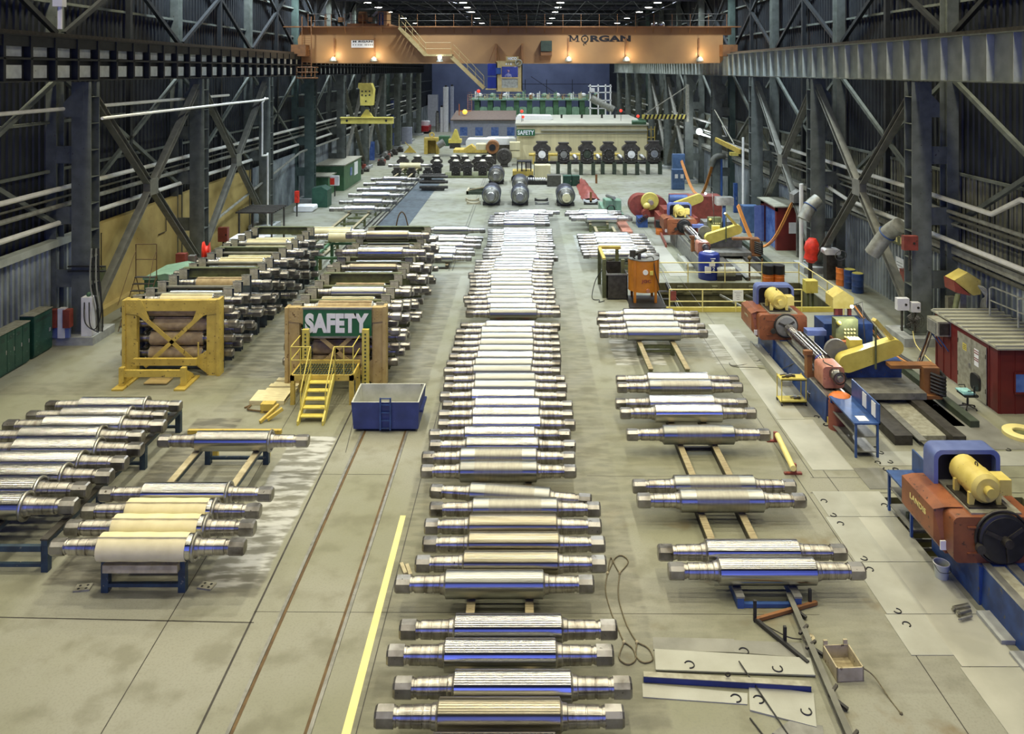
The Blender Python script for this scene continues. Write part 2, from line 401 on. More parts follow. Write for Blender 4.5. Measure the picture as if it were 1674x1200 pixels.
# ---------------------------------------------------------------- camera, world, view
cam = bpy.data.cameras.new('camera'); co = bpy.data.objects.new('camera', cam); COL.objects.link(co)
co.location = (0,0,H); co.rotation_euler = (PI/2,0,0)
cam.sensor_width = 36; cam.lens = 36*F/1674; cam.clip_end = 400
cam.shift_x = -(VX-837)/1674; cam.shift_y = -(600-VY)/1674
sc.camera = co
w = bpy.data.worlds.new('world'); sc.world = w; w.use_nodes = True
w.node_tree.nodes['Background'].inputs[0].default_value = (.16,.22,.95,1); w.node_tree.nodes['Background'].inputs[1].default_value = 4.0
sc.view_settings.view_transform = 'Standard'; sc.view_settings.look = 'None'; sc.view_settings.gamma = 1
sc.view_settings.exposure = -1.12; sc.view_settings.use_curve_mapping = False
sc.cycles.max_bounces = 5; sc.cycles.diffuse_bounces = 3; sc.cycles.glossy_bounces = 3; sc.cycles.sample_clamp_indirect = 6
sc.cycles.use_denoising = True
sc.cycles.caustics_reflective = False
# ================================================================ THE HALL
XL, XR = -20.6, 18.8          # side walls
Y0, Y1 = -14.0, 176.0         # hall ends
PIT = (6.9, 15.0, 38.3, 43.4) # coolant pit
PIT2 = (9.2, 13.5, 18.9, 21.6)
def floor_mesh():
    xs = sorted({XL-.3, XR+.3, PIT[0], PIT[1], PIT2[0], PIT2[1]}); ys = sorted({Y0, Y1, PIT[2], PIT[3], PIT2[2], PIT2[3]})
    mb = MB()
    for i in range(len(xs)-1):
        for j in range(len(ys)-1):
            cx, cy = (xs[i]+xs[i+1])/2, (ys[j]+ys[j+1])/2
            if any(p[0] < cx < p[1] and p[2] < cy < p[3] for p in (PIT, PIT2)): continue
            mb.add([(xs[i],ys[j],0),(xs[i+1],ys[j],0),(xs[i+1],ys[j+1],0),(xs[i],ys[j+1],0)], [(0,1,2,3)])
    return mb
struct(floor_mesh(), 'floor', 'hall_concrete')
for k, (p, d) in enumerate(((PIT, 3.0), (PIT2, 1.6))):
    mb = MB(); t = .25
    mb.box(p[0]-t,p[1]+t,p[2]-t,p[3]+t,-d-t,-d)
    mb.box(p[0]-t,p[0],p[2],p[3],-d,-.004); mb.box(p[1],p[1]+t,p[2],p[3],-d,-.004)
    mb.box(p[0]-t,p[1]+t,p[2]-t,p[2],-d,-.004); mb.box(p[0]-t,p[1]+t,p[3],p[3]+t,-d,-.004)
    if k == 0:
        for x in (8.3, 10.2, 12.2): mb.box(x,x+.3,p[3]-.18,p[3],-.5,-.15)
        mb.box(p[0],p[1],p[3]-.1,p[3],-.62,-.52)
    struct(mb, 'trim_%d' % (k+1), 'pit_concrete')

def corrugated(x, y0, y1, z0, z1, face, pitch=.42, depth=.07):
    """trapezoidal cladding in the plane X=x, ribs standing off towards face (+1 / -1)"""
    mb = MB(); y = y0; prof = []
    while y < y1:
        prof += [(0, y), (0, y+pitch*.45), (depth, y+pitch*.55), (depth, y+pitch*.9)]; y += pitch
    vs = []
    for (d, yy) in prof: vs += [(x+face*d, yy, z0), (x+face*d, yy, z1)]
    fs = [(2*i, 2*i+2, 2*i+3, 2*i+1) for i in range(len(prof)-1)]
    mb.add(vs, fs); return mb
ZLOW = 4.3
struct(corrugated(XL, Y0, Y1, 0, 21, 1), 'wall_left', 'wall_dark')
struct(corrugated(XR, Y0, Y1, 0, 21, -1), 'wall_right', 'wall_dark')
struct(corrugated(XR-.05, Y0, Y1, ZLOW-.3, 7.1, -1, .3, .06), 'wall_right_middle', 'wall_tan')
struct(corrugated(XL+.25, Y0, 35.6, 0, ZLOW, 1, .34, .1), 'wall_left_lower', 'wall_galv')
struct(corrugated(XL+.25, 58.5, Y1, 0, ZLOW, 1, .34, .1), 'wall_left_lower_far', 'wall_galv')
struct(corrugated(XR-.25, Y0, Y1, 0, ZLOW-.2, -1, .34, .1), 'wall_right_lower', 'wall_galv')
struct(MB().box(XL+.05, XL+.45, 35.6, 58.5, 0, 4.3).box(XL+.45, XL+.8, 35.6, 46, 0, .35), 'wall_left_yellow', 'yellow_wall')
mb = MB(); mb.box(XL, XR, Y1, Y1+.4, 0, 21); struct(mb, 'wall_back', 'back_wall_haze')
mb = MB(); mb.box(XL-.3, XR+.3, Y0, Y1, 20.8, 21.1)
for k in range(20): mb.box(XL, XR, Y0+5+k*9.3, Y0+5.25+k*9.3, 20.35, 20.8)
struct(mb, 'ceiling', 'roof_black')
# ledges / gutters where upper and lower cladding meet
struct(MB().box(XL+.2, XL+.62, Y0, 36.8, ZLOW-.25, ZLOW+.05), 'trim_3', 'girder_light')
struct(MB().box(XR-.62, XR-.2, Y0, Y1, ZLOW-.5, ZLOW-.2), 'trim_4', 'galv_pipe')
# horizontal girts on the walls
for k, (x, f) in enumerate(((XL+.12, 1), (XR-.12, -1))):
    mb = MB()
    for z in ((7.2, 9.3, 14.5, 17) if k == 0 else (7.1, 14.5, 17)): mb.box(min(x, x+f*.12), max(x, x+f*.12), Y0, Y1, z, z+.12)
    struct(mb, 'trim_%d' % (5+k), 'column_grey')

# joints in the concrete slab (thin dark grooves)
mb = MB()
def groove(a, b, w=.018):
    a, b = Vector(a), Vector(b); d = (b-a).normalized(); n = Vector((-d.y, d.x, 0))*w/2; u = Vector((0,0,.003))
    mb.add([a-n+u, b-n+u, b+n+u, a+n+u], [(0,1,2,3)])
groove(P(-60,1008), P(415,1018), .03)
groove(P(165,1200), P(545,560), .02)
groove(P(322,1200), P(590,640), .045)
groove(P(600,600), P(565,740), .02)
groove((-2.95,12,0), (-2.95,37,0), .02)
groove(P(415,1000), P(1340,1005), .012); groove(P(490,775), P(640,776), .015); groove(P(960,778), P(1120,779), .012)
groove(P(735,643), P(700,760), .02); groove(P(0,706), P(440,706), .012)
for X in (7.75, 8.65): groove((X,12,0), (X,80,0), .02)
groove(P(1325,781), P(1674,781), .02); groove(P(1325,806), P(1674,806), .03); groove(P(1254,668), P(1330,781), .02)
for X in (-10.2, -9.9): groove((X,48,0), (X,88,0), .05)
for X in (-4.4, -4.2): groove((X,46,0), (X,90,0), .04)
groove((-10,50,0), (12,50,0), .03)
struct(mb, 'trim_7', 'dark_steel')

# painted yellow line
mb = MB(); a0 = P(566,1200); a1 = P(659,843)
mb.add([a0+Vector((-.08,-.6,.004)), a0+Vector((.08,-.6,.004)), a1+Vector((.07,0,.004)), a1+Vector((-.07,0,.004))], [(0,1,2,3)])
struct(mb, 'trim_8', 'pale_yellow')
# dark slatted floor strip with rails beside the far rolls
mb = MB(); mb.box(-11.0,-8.7,48,86,.002,.012)
struct(mb, 'trim_9', 'rack_slate')

# ---------------------------------------------------------------- rails
for k, X in enumerate((-5.2, -3.77)):
    t = thing('track_rail', ('rusty transfer rail set in the floor, on the side of the paper-wrapped rolls',
                             'rusty transfer rail set in the floor, beside the yellow line')[k], 'rail', (X, 20, 0), 'floor rails running to the blue bin')
    MB().box(X-.035,X+.035,8,25.6,0,.022).build('rail_head', 'grey_steel', t)
    f = 1 if k == 0 else -1
    MB().box(min(X+f*.04,X+f*.10),max(X+f*.04,X+f*.10),8,25.6,0,.006).build('flangeway', 'rust_rail', t)
for k, X in enumerate((-11.75, -11.35, -11.05)):
    solo(MB().box(X-.05,X+.05,48,88,.0,.07), 'floor_rail', 'dark_steel', 'dark narrow floor rail, %s of three beside the slatted strip' % ('outermost','middle','innermost')[k], 'rail', 'three far floor rails')

# ---------------------------------------------------------------- columns, braces, runways
LX, RX = -19.0, 16.9
def column(side, Y, n, mat='column_grey'):
    s = 1 if side > 0 else -1
    X = RX if s > 0 else LX; near = 'beyond the green lockers' if s < 0 else 'beyond the near red shed'
    sd = 'locker side' if s < 0 else 'grinder side'
    t = thing('steel_column', 'grey steel crane column on the %s, %s from the camera' % (sd, ordn(n)), 'column', (X, Y, 0), 'crane columns, '+sd)
    z0 = .35
    mb = MB()   # I-section: flanges face along Y, web seen from the aisle
    mb.box(X-.42,X+.42,Y-.35,Y-.31,z0,11.1); mb.box(X-.42,X+.42,Y+.31,Y+.35,z0,11.1); mb.box(X-.03,X+.03,Y-.31,Y+.31,z0,11.1)
    mb.box(X-.55,X+.55,Y-.45,Y+.45,z0,z0+.06)
    mb.build('shaft', mat, t)
    mb = MB()
    for k in range(9): mb.box(X-.42,X+.42,Y-.31,Y+.31,z0+.9+k*1.15,z0+.93+k*1.15)
    mb.build('web_stiffener', mat, t)
    MB().box(X-1.0,X+.8,Y-.9,Y+.9,0,z0).build('concrete_pier', 'concrete_pier', t)
    # slanting head plate seen from the aisle
    MB().prism([(X-s*.1,Y-.37,11.1),(X+s*.75,Y-.37,10.2),(X+s*.75,Y-.37,9.6),(X-s*.1,Y-.37,9.6)],(0,.74,0)).build('head_plate', mat, t)
    # outer building column with tie plates
    xo = X+s*1.35
    mb = MB().box(xo-.25,xo+.25,Y-.3,Y-.27,0,20.5); mb.box(xo-.25,xo+.25,Y+.27,Y+.3,0,20.5); mb.box(xo-.03,xo+.03,Y-.27,Y+.27,0,20.5)
    mb.build('outer_shaft', 'green_grey' if n % 4 == 0 else mat, t)
    for z in (2.3, 5.0, 7.6): MB().box(min(X+s*.4,xo-s*.2),max(X+s*.4,xo-s*.2),Y-.28,Y-.2,z,z+.75).build('tie_plate', mat, t)
    return t
LCOL = [34.4+12*k for k in range(10)]; RCOL = [34.2+12*k for k in range(10)]
for k, Y in enumerate(LCOL): column(-1, Y, k+1, 'green_grey' if k == 3 else 'column_grey')
for k, Y in enumerate(RCOL): column(1, Y, k+1)
# a tall column near the camera, only its upper part against the wall
for s, X, Y in ((-1, LX-1.35, 22.4), (1, RX+1.35, 22.2)):
    t = thing('steel_column', ('dark upper building column above the crane runway beside a white conduit','dark upper building column above the pale runway girder')[s>0], 'column', (X,Y,0))
    MB().box(X-.25,X+.25,Y-.3,Y-.27,0,20.5).box(X-.25,X+.25,Y+.27,Y+.3,0,20.5).box(X-.03,X+.03,Y-.27,Y+.27,0,20.5).build('outer_shaft','girder_dark',t)
def xbrace(side, Ya, Yb, desc, upper=False):
    X = LX if side < 0 else RX
    t = thing('cross_brace', desc, 'brace', (X, (Ya+Yb)/2, .5))
    z0, z1 = .7, 10.7
    for (a, b) in (((X,Ya+.3,z1),(X,Yb-.3,z0)), ((X,Ya+.3,z0),(X,Yb-.3,z1))):
        mb = MB(); mb.ibeam(a, b, .34, .3, .03); mb.build('diagonal', 'brace_grey', t)
    ym = (Ya+Yb)/2
    MB().box(X-.18,X+.18,ym-.45,ym+.45,5.3,6.1).build('gusset', 'brace_grey', t)
for k in (0, 1, 4, 5):
    for s, C in ((-1, LCOL), (1, RCOL)):
        sd = 'locker side' if s < 0 else 'grinder side'
        xbrace(s, C[k], C[k+1], 'crossed grey braces between the %s and %s columns on the %s' % (ORD[k+1], ORD[k+2], sd))
# diagonals of the wall framing (dark, behind and above the runway)
for s, C, X in ((-1, LCOL, XL+.5), (1, RCOL, XR-.5)):
    sd = 'locker side' if s < 0 else 'grinder side'
    for k in range(-1, 5):
        Ya = C[0]+12*k; Yb = Ya+12
        t = thing('wall_brace', 'dark wall bracing behind the runway, %s bay from the camera, %s' % (ORD[k+2], sd), 'brace', (X,(Ya+Yb)/2,4.5), 'wall bracing, '+sd)
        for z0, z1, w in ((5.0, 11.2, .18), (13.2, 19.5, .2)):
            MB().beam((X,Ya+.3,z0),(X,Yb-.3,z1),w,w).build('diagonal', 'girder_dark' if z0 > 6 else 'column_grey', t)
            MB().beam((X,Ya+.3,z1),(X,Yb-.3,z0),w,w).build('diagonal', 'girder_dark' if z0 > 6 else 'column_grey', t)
        MB().box(X-.12,X+.12,(Ya+Yb)/2-.12,(Ya+Yb)/2+.12,4.5,20.5).build('mid_post', 'girder_dark', t)

def runway(side):
    s = side; X = RX if s > 0 else LX; ya, yb = 12.0, 150.0; zb, zt = 11.15, 12.95
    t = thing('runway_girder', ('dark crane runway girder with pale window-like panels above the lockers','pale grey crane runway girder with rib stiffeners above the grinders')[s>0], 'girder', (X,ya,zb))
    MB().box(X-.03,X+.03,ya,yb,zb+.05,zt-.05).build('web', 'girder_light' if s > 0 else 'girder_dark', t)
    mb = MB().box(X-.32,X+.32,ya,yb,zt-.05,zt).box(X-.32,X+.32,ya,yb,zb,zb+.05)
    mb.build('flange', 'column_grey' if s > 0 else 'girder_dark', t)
    MB().box(X-.05,X+.05,ya,yb,zt,zt+.16).build('crane_rail', 'dark_steel', t)
    if s < 0:
        MB().box(X-.7,X-.3,ya,yb,zt-.2,zt-.14).build('walkway', 'girder_dark', t)
        MB().box(X+.03,X+.3,ya,yb,12.0,12.08).box(X+.03,X+.25,ya,yb,12.5,12.9).build('stringer', 'girder_dark', t)
    st = None; n = 86
    for k in range(n):
        y = ya+.8+k*1.58; w = .06 if s > 0 else .14
        if st is None:
            mb = MB(); mb.box(X-s*.30,X-s*.03,y-.02,y+.02,zb+.05,zt-.05) if s > 0 else mb.box(X+.03,X+.30,y-w/2,y+w/2,zb+.05,zt-.05)
            st = mb.build('stiffener', 'girder_light' if s > 0 else 'girder_dark', t); st0 = y
        else:
            c = st.copy(); COL.objects.link(c); c.parent = t; c.location = (0, y-st0, 0)
        if s < 0:
            for z0, z1 in ((11.33,11.83), (12.13,12.5)):
                if k == 0: pn = None
            if k == 0:
                p1 = MB().box(X+.031,X+.045,y+.2,y+1.35,11.3,11.8).build('light_panel', 'panel_pale', t)
                p2 = MB().box(X+.031,X+.045,y+.2,y+1.35,12.12,12.5).build('upper_panel', 'panel_pale', t)
            else:
                for p in (p1, p2):
                    c = p.copy(); COL.objects.link(c); c.parent = t; c.location = (0, y-st0, 0)
runway(-1); runway(1)

# ---------------------------------------------------------------- pipes along the walls
def pipe(pts, r, mat, label, cat='pipe', name='wall_pipe', hangers=None, group=None):
    t = MB(); t.tube(pts, r, 10)
    return solo(t, name, mat, label, cat, group)
x = LX-.75
pipe([(x,14,9.95),(x,53,9.95)], .085, 'white_pipe', 'high white pipe along the dark wall above the lockers')
x2 = LX+.5
pipe(arc([(x2,34.8,9.5),(x2,55.6,9.5),(x2,56,9.3),(x2,56,5.9),(x2,56,5.6),(x2,57,5.5),(x2,57.2,5.2),(x2,57.2,.1)], 3), .07, 'white_pipe', 'white pipe that turns down beside the third column')
for k, (z, m, r, d) in enumerate(((6.5,'white_pipe',.11,'uppermost of three white-lagged mid-height pipes'),(5.8,'galv_pipe',.1,'green-grey middle pipe under the uppermost lagged pipe'),
                                  (5.05,'white_pipe',.11,'lowest lagged pipe just over the wall ledge'),(6.15,'dark_pipe',.05,'thin dark conduit between the lagged pipes'))):
    pipe([(x-.25+.1*(k%2),12,z),(x-.25+.1*(k%2),150,z)], r, m, 'long pipe on the locker-side wall, '+d)
pipe([(LX-.2,46.9,2.0),(LX-.2,68,4.6),(LX-.2,150,4.6)], .09, 'galv_pipe', 'low pipe on the locker-side wall, running on past the green container')
xr = RX+.95
pipe([(xr,12,6.9),(xr,28.0,6.9),(xr,28.6,6.95),(xr,30.4,6.1),(xr,34.6,6.15),(xr,58,6.3)], .1, 'white_pipe', 'white pipe with a stepped jog on the grinder-side wall')
pipe([(xr,12,4.45),(xr,44,4.45),(xr-.3,46.5,4.9),(xr-.4,48.5,4.95)], .1, 'white_pipe', 'low white pipe over the near red shed')
pipe([(RX-.7,46.6,4.95),(RX-.7,46.6,.1)], .12, 'white_pipe', 'vertical white pipe beside the second grinder-side column', name='stand_pipe')
pipe([(RX-.6,59.4,6.6),(RX-.6,59.4,.1)], .09, 'white_pipe', 'vertical white pipe beside the third grinder-side column', name='stand_pipe')
for k, (z, m, r) in enumerate(((5.6,'galv_pipe',.08),(5.35,'dark_pipe',.07),(5.05,'galv_pipe',.05),(3.6,'dark_pipe',.09))):
    pipe([(xr+.2+.08*k,12,z),(xr+.2+.08*k,150,z)], r, m, 'dull pipe on the grinder-side wall, %s of four, under the white one' % ordn(k+1))
pipe([(xr-.1,62,5.2),(xr-.1,150,5.2)], .12, 'white_pipe', 'far white pipe on the grinder-side wall beyond the third column')
pipe([(xr-.1,70,6.6),(xr-.1,150,6.6)], .1, 'white_pipe', 'upper far pipe on the grinder-side wall beyond the striped jib')
# white conduit on the upper wall, top corner
t = thing('wall_conduit', 'vertical white conduit with a square box on the upper wall', 'conduit', (XX(98,25),25,13))
X = XX(98,25); MB().cyl((X,25,12.9),(X,25,16.5),.07).build('tube','white_paint',t); MB().box(X-.15,X+.15,24.85,25.1,13.6,14.05).build('junction_box','white_paint',t)

# ---------------------------------------------------------------- ceiling lamps + trusses
LAMP = thing('ceiling_lamp', 'x', 'lamp', (0,0,19.6))
MB().lathe((0,0,19.6),(0,0,1),[(0,.48),(.05,.5),(.25,.28),(.45,.14),(.7,.10)],20).build('reflector','galv_pipe',LAMP)
MB().cyl((0,0,19.57),(0,0,19.6),.44,n=20).build('glowing_lens','lamp_glow',LAMP)
MB().cyl((0,0,20.3),(0,0,20.8),.03,n=6).build('hanger','black_iron',LAMP)
index_kids(LAMP)
rows = (-18.6,-7.3,4.2,15.7); rown = ('row over the locker side','row over the racks','row over the centre aisle','row over the grinders')
def arealight(name, loc, power, color, size=.9, rot=None, spread=None):
    l = bpy.data.lights.new(name, 'AREA'); l.shape = 'DISK'; l.size = size; l.energy = power; l.color = color; l.spread = math.radians(125)
    o = bpy.data.objects.new(name, l); COL.objects.link(o); o.location = loc
    if rot: o.rotation_euler = rot
    return o
Ys = [3,9,15,21,27,33,39,45,51,57,63,69,74] + [81,87,94,101,109,122,128,135,148]
used = False
for i, X in enumerate(rows):
    for j, Y in enumerate(Ys):
        lab = 'round glowing high-bay lamp, %s, %s from the camera' % (rown[i], ordn(j+1))
        if not used: LAMP.location = (X,Y,19.6); tag(LAMP, lab, 'lamp', 'high-bay lamps'); used = True
        else: dup(LAMP, (X,Y,19.6), lab, 'lamp', 'high-bay lamps')
        warm = (1,.92,.68) if Y < 42 else ((.76,.88,1.0) if Y < 80 else (.84,.92,1))
        pw = (950 if Y < 42 else 1550) if Y < 79 else 1600
        if X in (-18.6, 15.7): pw *= .75
        if Y < 14: pw *= .6
        arealight('lamp_light', (X,Y,19.5), pw, warm)
for k, Y in enumerate([84+12*i for i in range(7)]):
    t = thing('roof_truss', 'dark steel roof truss over the crane, %s from the camera' % ordn(k+1), 'truss', (0,Y,18.9), 'roof trusses')
    MB().box(XL,XR,Y-.1,Y+.1,18.9,19.1).build('bottom_chord','truss_steel',t)
    MB().box(XL,XR,Y-.1,Y+.1,20.1,20.3).build('top_chord','truss_steel',t)
    mb = MB(); n = 16
    for i in range(n):
        a = XL+(XR-XL)*i/n; b = XL+(XR-XL)*(i+1)/n
        mb.beam((a,Y,19.0),((a+b)/2,Y,20.2),.08,.08); mb.beam(((a+b)/2,Y,20.2),(b,Y,19.0),.08,.08)
        mb.beam((a,Y,19.0),(a,Y+12,19.0),.06,.06); mb.beam((a,Y,19.0),(b,Y+12,19.0),.05,.05) if i % 2 else None
    mb.build('web_members','truss_steel',t)

for k, x in enumerate((-12.0, 0.0, 11.0)):  # lamps added to throw bluish light on the far wall
    t = thing('added_far_lamp', 'added bluish fill lamp brightening the far wall, %s of three' % ordn(k+1), 'lamp', (x,158,18.0), 'added far fill lamps')
    MB().box(x-.4,x+.4,157.8,158.0,17.7,18.3).build('housing','dark_steel',t); MB().box(x-.33,x+.33,158.0,158.02,17.75,18.25).build('lit_lens','lamp_cool',t); MB().cyl((x,157.9,18.3),(x,157.9,20.6),.04,n=6).build('hanger','dark_steel',t)
    l = bpy.data.lights.new('far_fill_light','AREA'); l.size = .8; l.energy = 1100; l.color = (.68,.76,1)
    o = bpy.data.objects.new('far_fill_light',l); COL.objects.link(o); o.location = (x,158.1,18.0); o.rotation_euler = (math.radians(60),0,0)
# ================================================================ MILL ROLLS
RB = .275      # barrel radius
BL = 2.13      # barrel length
def neck_prof(s, short=False):
    L = [(0,.225),(.03,.20),(.10,.19),(.12,.172),(.24,.172),(.245,.162),(.26,.162),(.265,.172),(.42,.170),(.425,.158),(.45,.158),(.455,.168),(.66,.165),(.665,.14),(.71,.14),(.715,.155),(.76,.155)]
    return [(s*(BL/2+t), r) for t, r in L]
def proto_roll(kind, barrel, neck='neck_steel', end='wobbler', collar=False, wrap=None):
    """origin on the floor side of the barrel's mid-point; the roll lies along X"""
    t = thing('mill_roll', 'x', 'roll', (0,0,0)); z = RB; h = BL/2
    MB().lathe((0,0,z),(1,0,0),[(-h,RB-.03),(-h+.02,RB),(h-.02,RB),(h,RB-.03)],32).build('barrel', barrel, t, smooth=40)
    for s in (-1,1):
        o = MB().lathe((0,0,z),(1,0,0),neck_prof(s),20).build('neck', neck, t, smooth=30)
        mb = MB(); a, b = s*(h+.76), s*(h+1.09); e = s*.04; pts = []
        w, q = .155, .085     # flattened octagonal driving end
        poly = [(w,q),(q,w),(-q,w),(-w,q),(-w,-q),(-q,-w),(q,-w),(w,-q)]
        vs = [(a,y,z+zz) for y,zz in poly]+[(b-e,y,z+zz) for y,zz in poly]+[(b,y*.86,z+zz*.86) for y,zz in poly]
        n = 8; fs = [tuple(range(n)), tuple(range(2*n,3*n))]+[(k*n+i,k*n+(i+1)%n,(k+1)*n+(i+1)%n,(k+1)*n+i) for k in (0,1) for i in range(n)]
        mb.add(vs, fs); mb.build('driving_end', end, o, smooth=20)
    if kind == 'brushed':
        MB().cyl((-h*.62,0,z),(h*.62,0,z),RB+.002,n=32).build('scuffed_band','roll_scuffed',t,label='scuffed matt band')
    if collar:
        MB().ring((h-.01,0,z),(1,0,0),RB-.01,.045,32,8).build('end_collar','collar_steel',t)
    if wrap:
        x0, x1 = (-h+.02, h-.16) if collar else (-h+.04, h-.05)
        mb = MB(); n = 32; prof = []
        for i in range(9): x = x0+(x1-x0)*i/8; prof.append((x, RB+.012+.006*math.sin(i*2.1)))
        mb.lathe((0,0,z),(1,0,0),prof,32,cap=False)
        mb.beam((x0,-.12,z+RB+.005),(x1,-.125,z+RB+.005),.02,.03)
        mb.build('paper_wrap', wrap, t, smooth=60)
    index_kids(t); t['used'] = 0
    return t
PR = {'bright': proto_roll('bright','roll_steel'), 'dull': proto_roll('dull','roll_dull'), 'bronze': proto_roll('bronze','roll_bronze'),
      'brushed': proto_roll('brushed','roll_dull'), 'cream': proto_roll('cream','roll_steel',wrap='cream_paper'),
      'kraft': proto_roll('kraft','roll_dull',wrap='kraft_paper'), 'collar': proto_roll('collar','roll_steel',collar=True),
      'collar_cream': proto_roll('cc','roll_steel',collar=True,wrap='cream_paper')}
USED = set()
def roll(kind, loc, label, group, scale=1.0, rz=0.0):
    """loc = underside mid-point of the barrel"""
    p = PR[kind]
    if kind not in USED:
        USED.add(kind); o = p; o.location = loc; tag(o, label, 'roll', group); o.scale = (scale,)*3; o.rotation_euler = (0,0,rz); del o['used']; return o
    o = dup(p, loc, label, 'roll', group, (0,0,rz), scale)
    if 'used' in o: del o['used']
    return o
def roll_px(kind, ytop, L, B0, B1, R, label, group, zc=.53, rz=0.0, yc=None):
    """from the photo: top edge of the barrel, left end, barrel ends, right end"""
    k = .56*F/(F*(H-zc))
    y = ytop-VY
    for _ in range(6):
        v = k*y/math.cos(math.atan(y/F)); y = ytop-VY+v/2
    Y = F*(H-zc)/y; X = ((B0+B1)/2-VX)*Y/F
    tot = (R-L)*Y/F; sc_ = min(1.14, max(.95, tot/4.31)); 
    return roll(kind, (X, Y, zc-RB*sc_), label, group, sc_, rz), Vector((X, Y, zc))
class Row: pass
def row(name, items, group, zc=.53):
    out = []
    n = len(items)
    for i, it in enumerate(items):
        kind, yt, L, B0, B1, R = it[:6]; rz = it[6] if len(it) > 6 else 0
        look = {'bright':'bright ground steel','dull':'dull grey steel','bronze':'bronze-tinted steel','brushed':'steel','cream':'cream paper-wrapped','kraft':'brown paper-wrapped','collar':'bright collared steel','collar_cream':'cream paper-wrapped collared'}[kind]
        extra = ', scuffed mid-band' if kind == 'brushed' else ''
        if rz: extra += ', skewed'
        o, c = roll_px(kind, yt, L, B0, B1, R, '%s mill roll%s, %s from near end, %s' % (look, extra, ordn(i+1), name), group, zc, rz)
        out.append((o, c))
    return out
centre = [('bright',1193,600,701,915,995),('bronze',1137,613,717,916,1020),('bright',1092,643,741,935,1032),('bright',1041,633,727,909,1003),
 ('bright',1001,653,743,919,1008),('dull',929.6,646,728,889,971),('bronze',898,678,757,913,990),('bronze',867,692,766,914,990),('bronze',839,694,767,910,983),
 ('brushed',812,703,773,911,982),('brushed',791,702,767,901,968,-.12),('brushed',752,688,752,878,942),('brushed',731,691,753,877,941),
 ('bright',712.5,702,762,881,941),('bright',695,701,759,875,932),('bright',679,716,772,884,941),('bright',664,717,772,882,937),('bright',649,724,776,883,937),
 ('bright',634.5,719,771,874,926),('dull',620,726,776,876,928),('dull',608,727,776,875,924),('dull',595,726,773,869,917),('dull',584,731,777,870,918),
 ('bright',572.5,734,780,872,917),('dull',562,739,783,872,917),('dull',552,743,787,871,917),('dull',542,746,788,870,917),('bright',532.5,745,788,870,912),('bright',523,753,795,874,916)]
c1 = row('centre aisle row', centre, 'rolls in the centre aisle row')
centre2 = [('bright' if i % 3 else 'dull', yt, L, B0, B1, R) for i, (yt, L, B0, B1, R) in enumerate([(502.5,762,800,878,917),(494,763,801,877,915),(486,760,797,871,909),(479,759,795,869,908),
 (472,765,802,872,909),(466,768,802,873,908),(458.7,767,802,870,903),(453,767,802,870,903),(447,767,802,870,903),(441.7,767,799,865,900),
 (434.7,777,807,871,905),(430,778,808,871,905),(425.5,780,810,871,905),(421,780,811,872,908),(415,789,820,882,912),(410,789,818,877,907),(405,791,818,877,906),
 (401,793,818,877,906),(396,795,823,880,908),(392.5,796,823,878,904),(388,796,823,878,904),(384.7,797,823,878,904),(381,797,823,878,903),(377,798,823,877,903),(373.7,798,823,877,903),(371,798,823,877,903)])]
c2 = row('second centre row', centre2, 'rolls in the second centre row')
centre3 = [('bright',360,798,823,874,899),('dull',356,798,823,873,898),('bright',352.5,800,823,873,896),('bright',349,801,825,873,897),('bright',344.5,808,832,880,904),('bright',341.5,822,845,895,912)]
c3 = row('short far centre row', centre3, 'rolls in the short far centre row')
ra = row('aisle row beside the third roll stand', [('brushed',694,1023,1082,1200,1257),('bright',660,1013,1069,1180,1235),('bright',645,1006,1060,1167,1221),('brushed',619.5,1007,1060,1162,1212),('bright',608,1007,1057,1157,1207)], 'rolls in front of the loaded stand')
rb = row('pair on the middle skids', [('brushed',798,1040,1108.6,1249,1315),('brushed',775.6,1034,1101,1233,1300)], 'pair of rolls on the middle skids')
rc = row('pair on the front blue skids', [('bright',909,1089,1172,1333,1409),('bright',880,1075,1152,1306,1382)], 'pair of rolls on the front skids')
rd = row('stand in front of the orange tank', [('dull',533.6,980,1023.5,1113.5,1156),('bright',524,978,1022,1109,1151),('bright',513.8,976,1018,1101,1144),('bright',504,977,1018,1101,1141)], 'rolls in front of the orange tank', .85)
re_ = row('row behind the orange tank', [('dull' if i in (0,3) else 'bright',a,b,c,d,e) for i,(a,b,c,d,e) in enumerate([(410,952,982.5,1048,1076),(405.5,951,980,1043,1072),(401,949,978,1041,1070),(397,948,977,1038,1066),(391.5,946,975,1034,1063),(387.4,945,973,1032,1060),(382.6,943,972,1030,1056),(378.8,942,969.6,1027,1053)])], 'rolls behind the orange tank', .85)
rf = row('small group behind the tank rolls', [('bright',351.5,933,959,1008,1033),('bright',349,930,955,1004,1029),('bright',344,922,945,994,1015),('bright',341,925,947,993,1015)], 'rolls on the far stand', .85)
rk = row('row between the rack and centre aisle', [('bright' if i % 2 else 'dull',a,b,c,d,e) for i,(a,b,c,d,e) in enumerate([(414.5,649,680,741,770),(406.6,655,686,746,776),(401.6,655,686,745,773),(395,668,699,757,785),(388,672,702,759,786),(383,676,705,762,789),(370,679,710,765,791)])], 'rolls beyond the sign rack')
rg = row('row by the lockers', [('collar',805.7,-207,-112,38,119),('collar',780.6,-172,-83,62,139),('collar',759,-124,-35,103,175),('collar',738,-85,-3,131,202),('collar',716.6,-50,30,159,227),
 ('collar',697,-38,40,163,228),('collar',680,0,80,198,262),('collar',664,51,103,214,276),('collar',648,81,131,242,300)], 'collared rolls in the row by the lockers', 1.05)
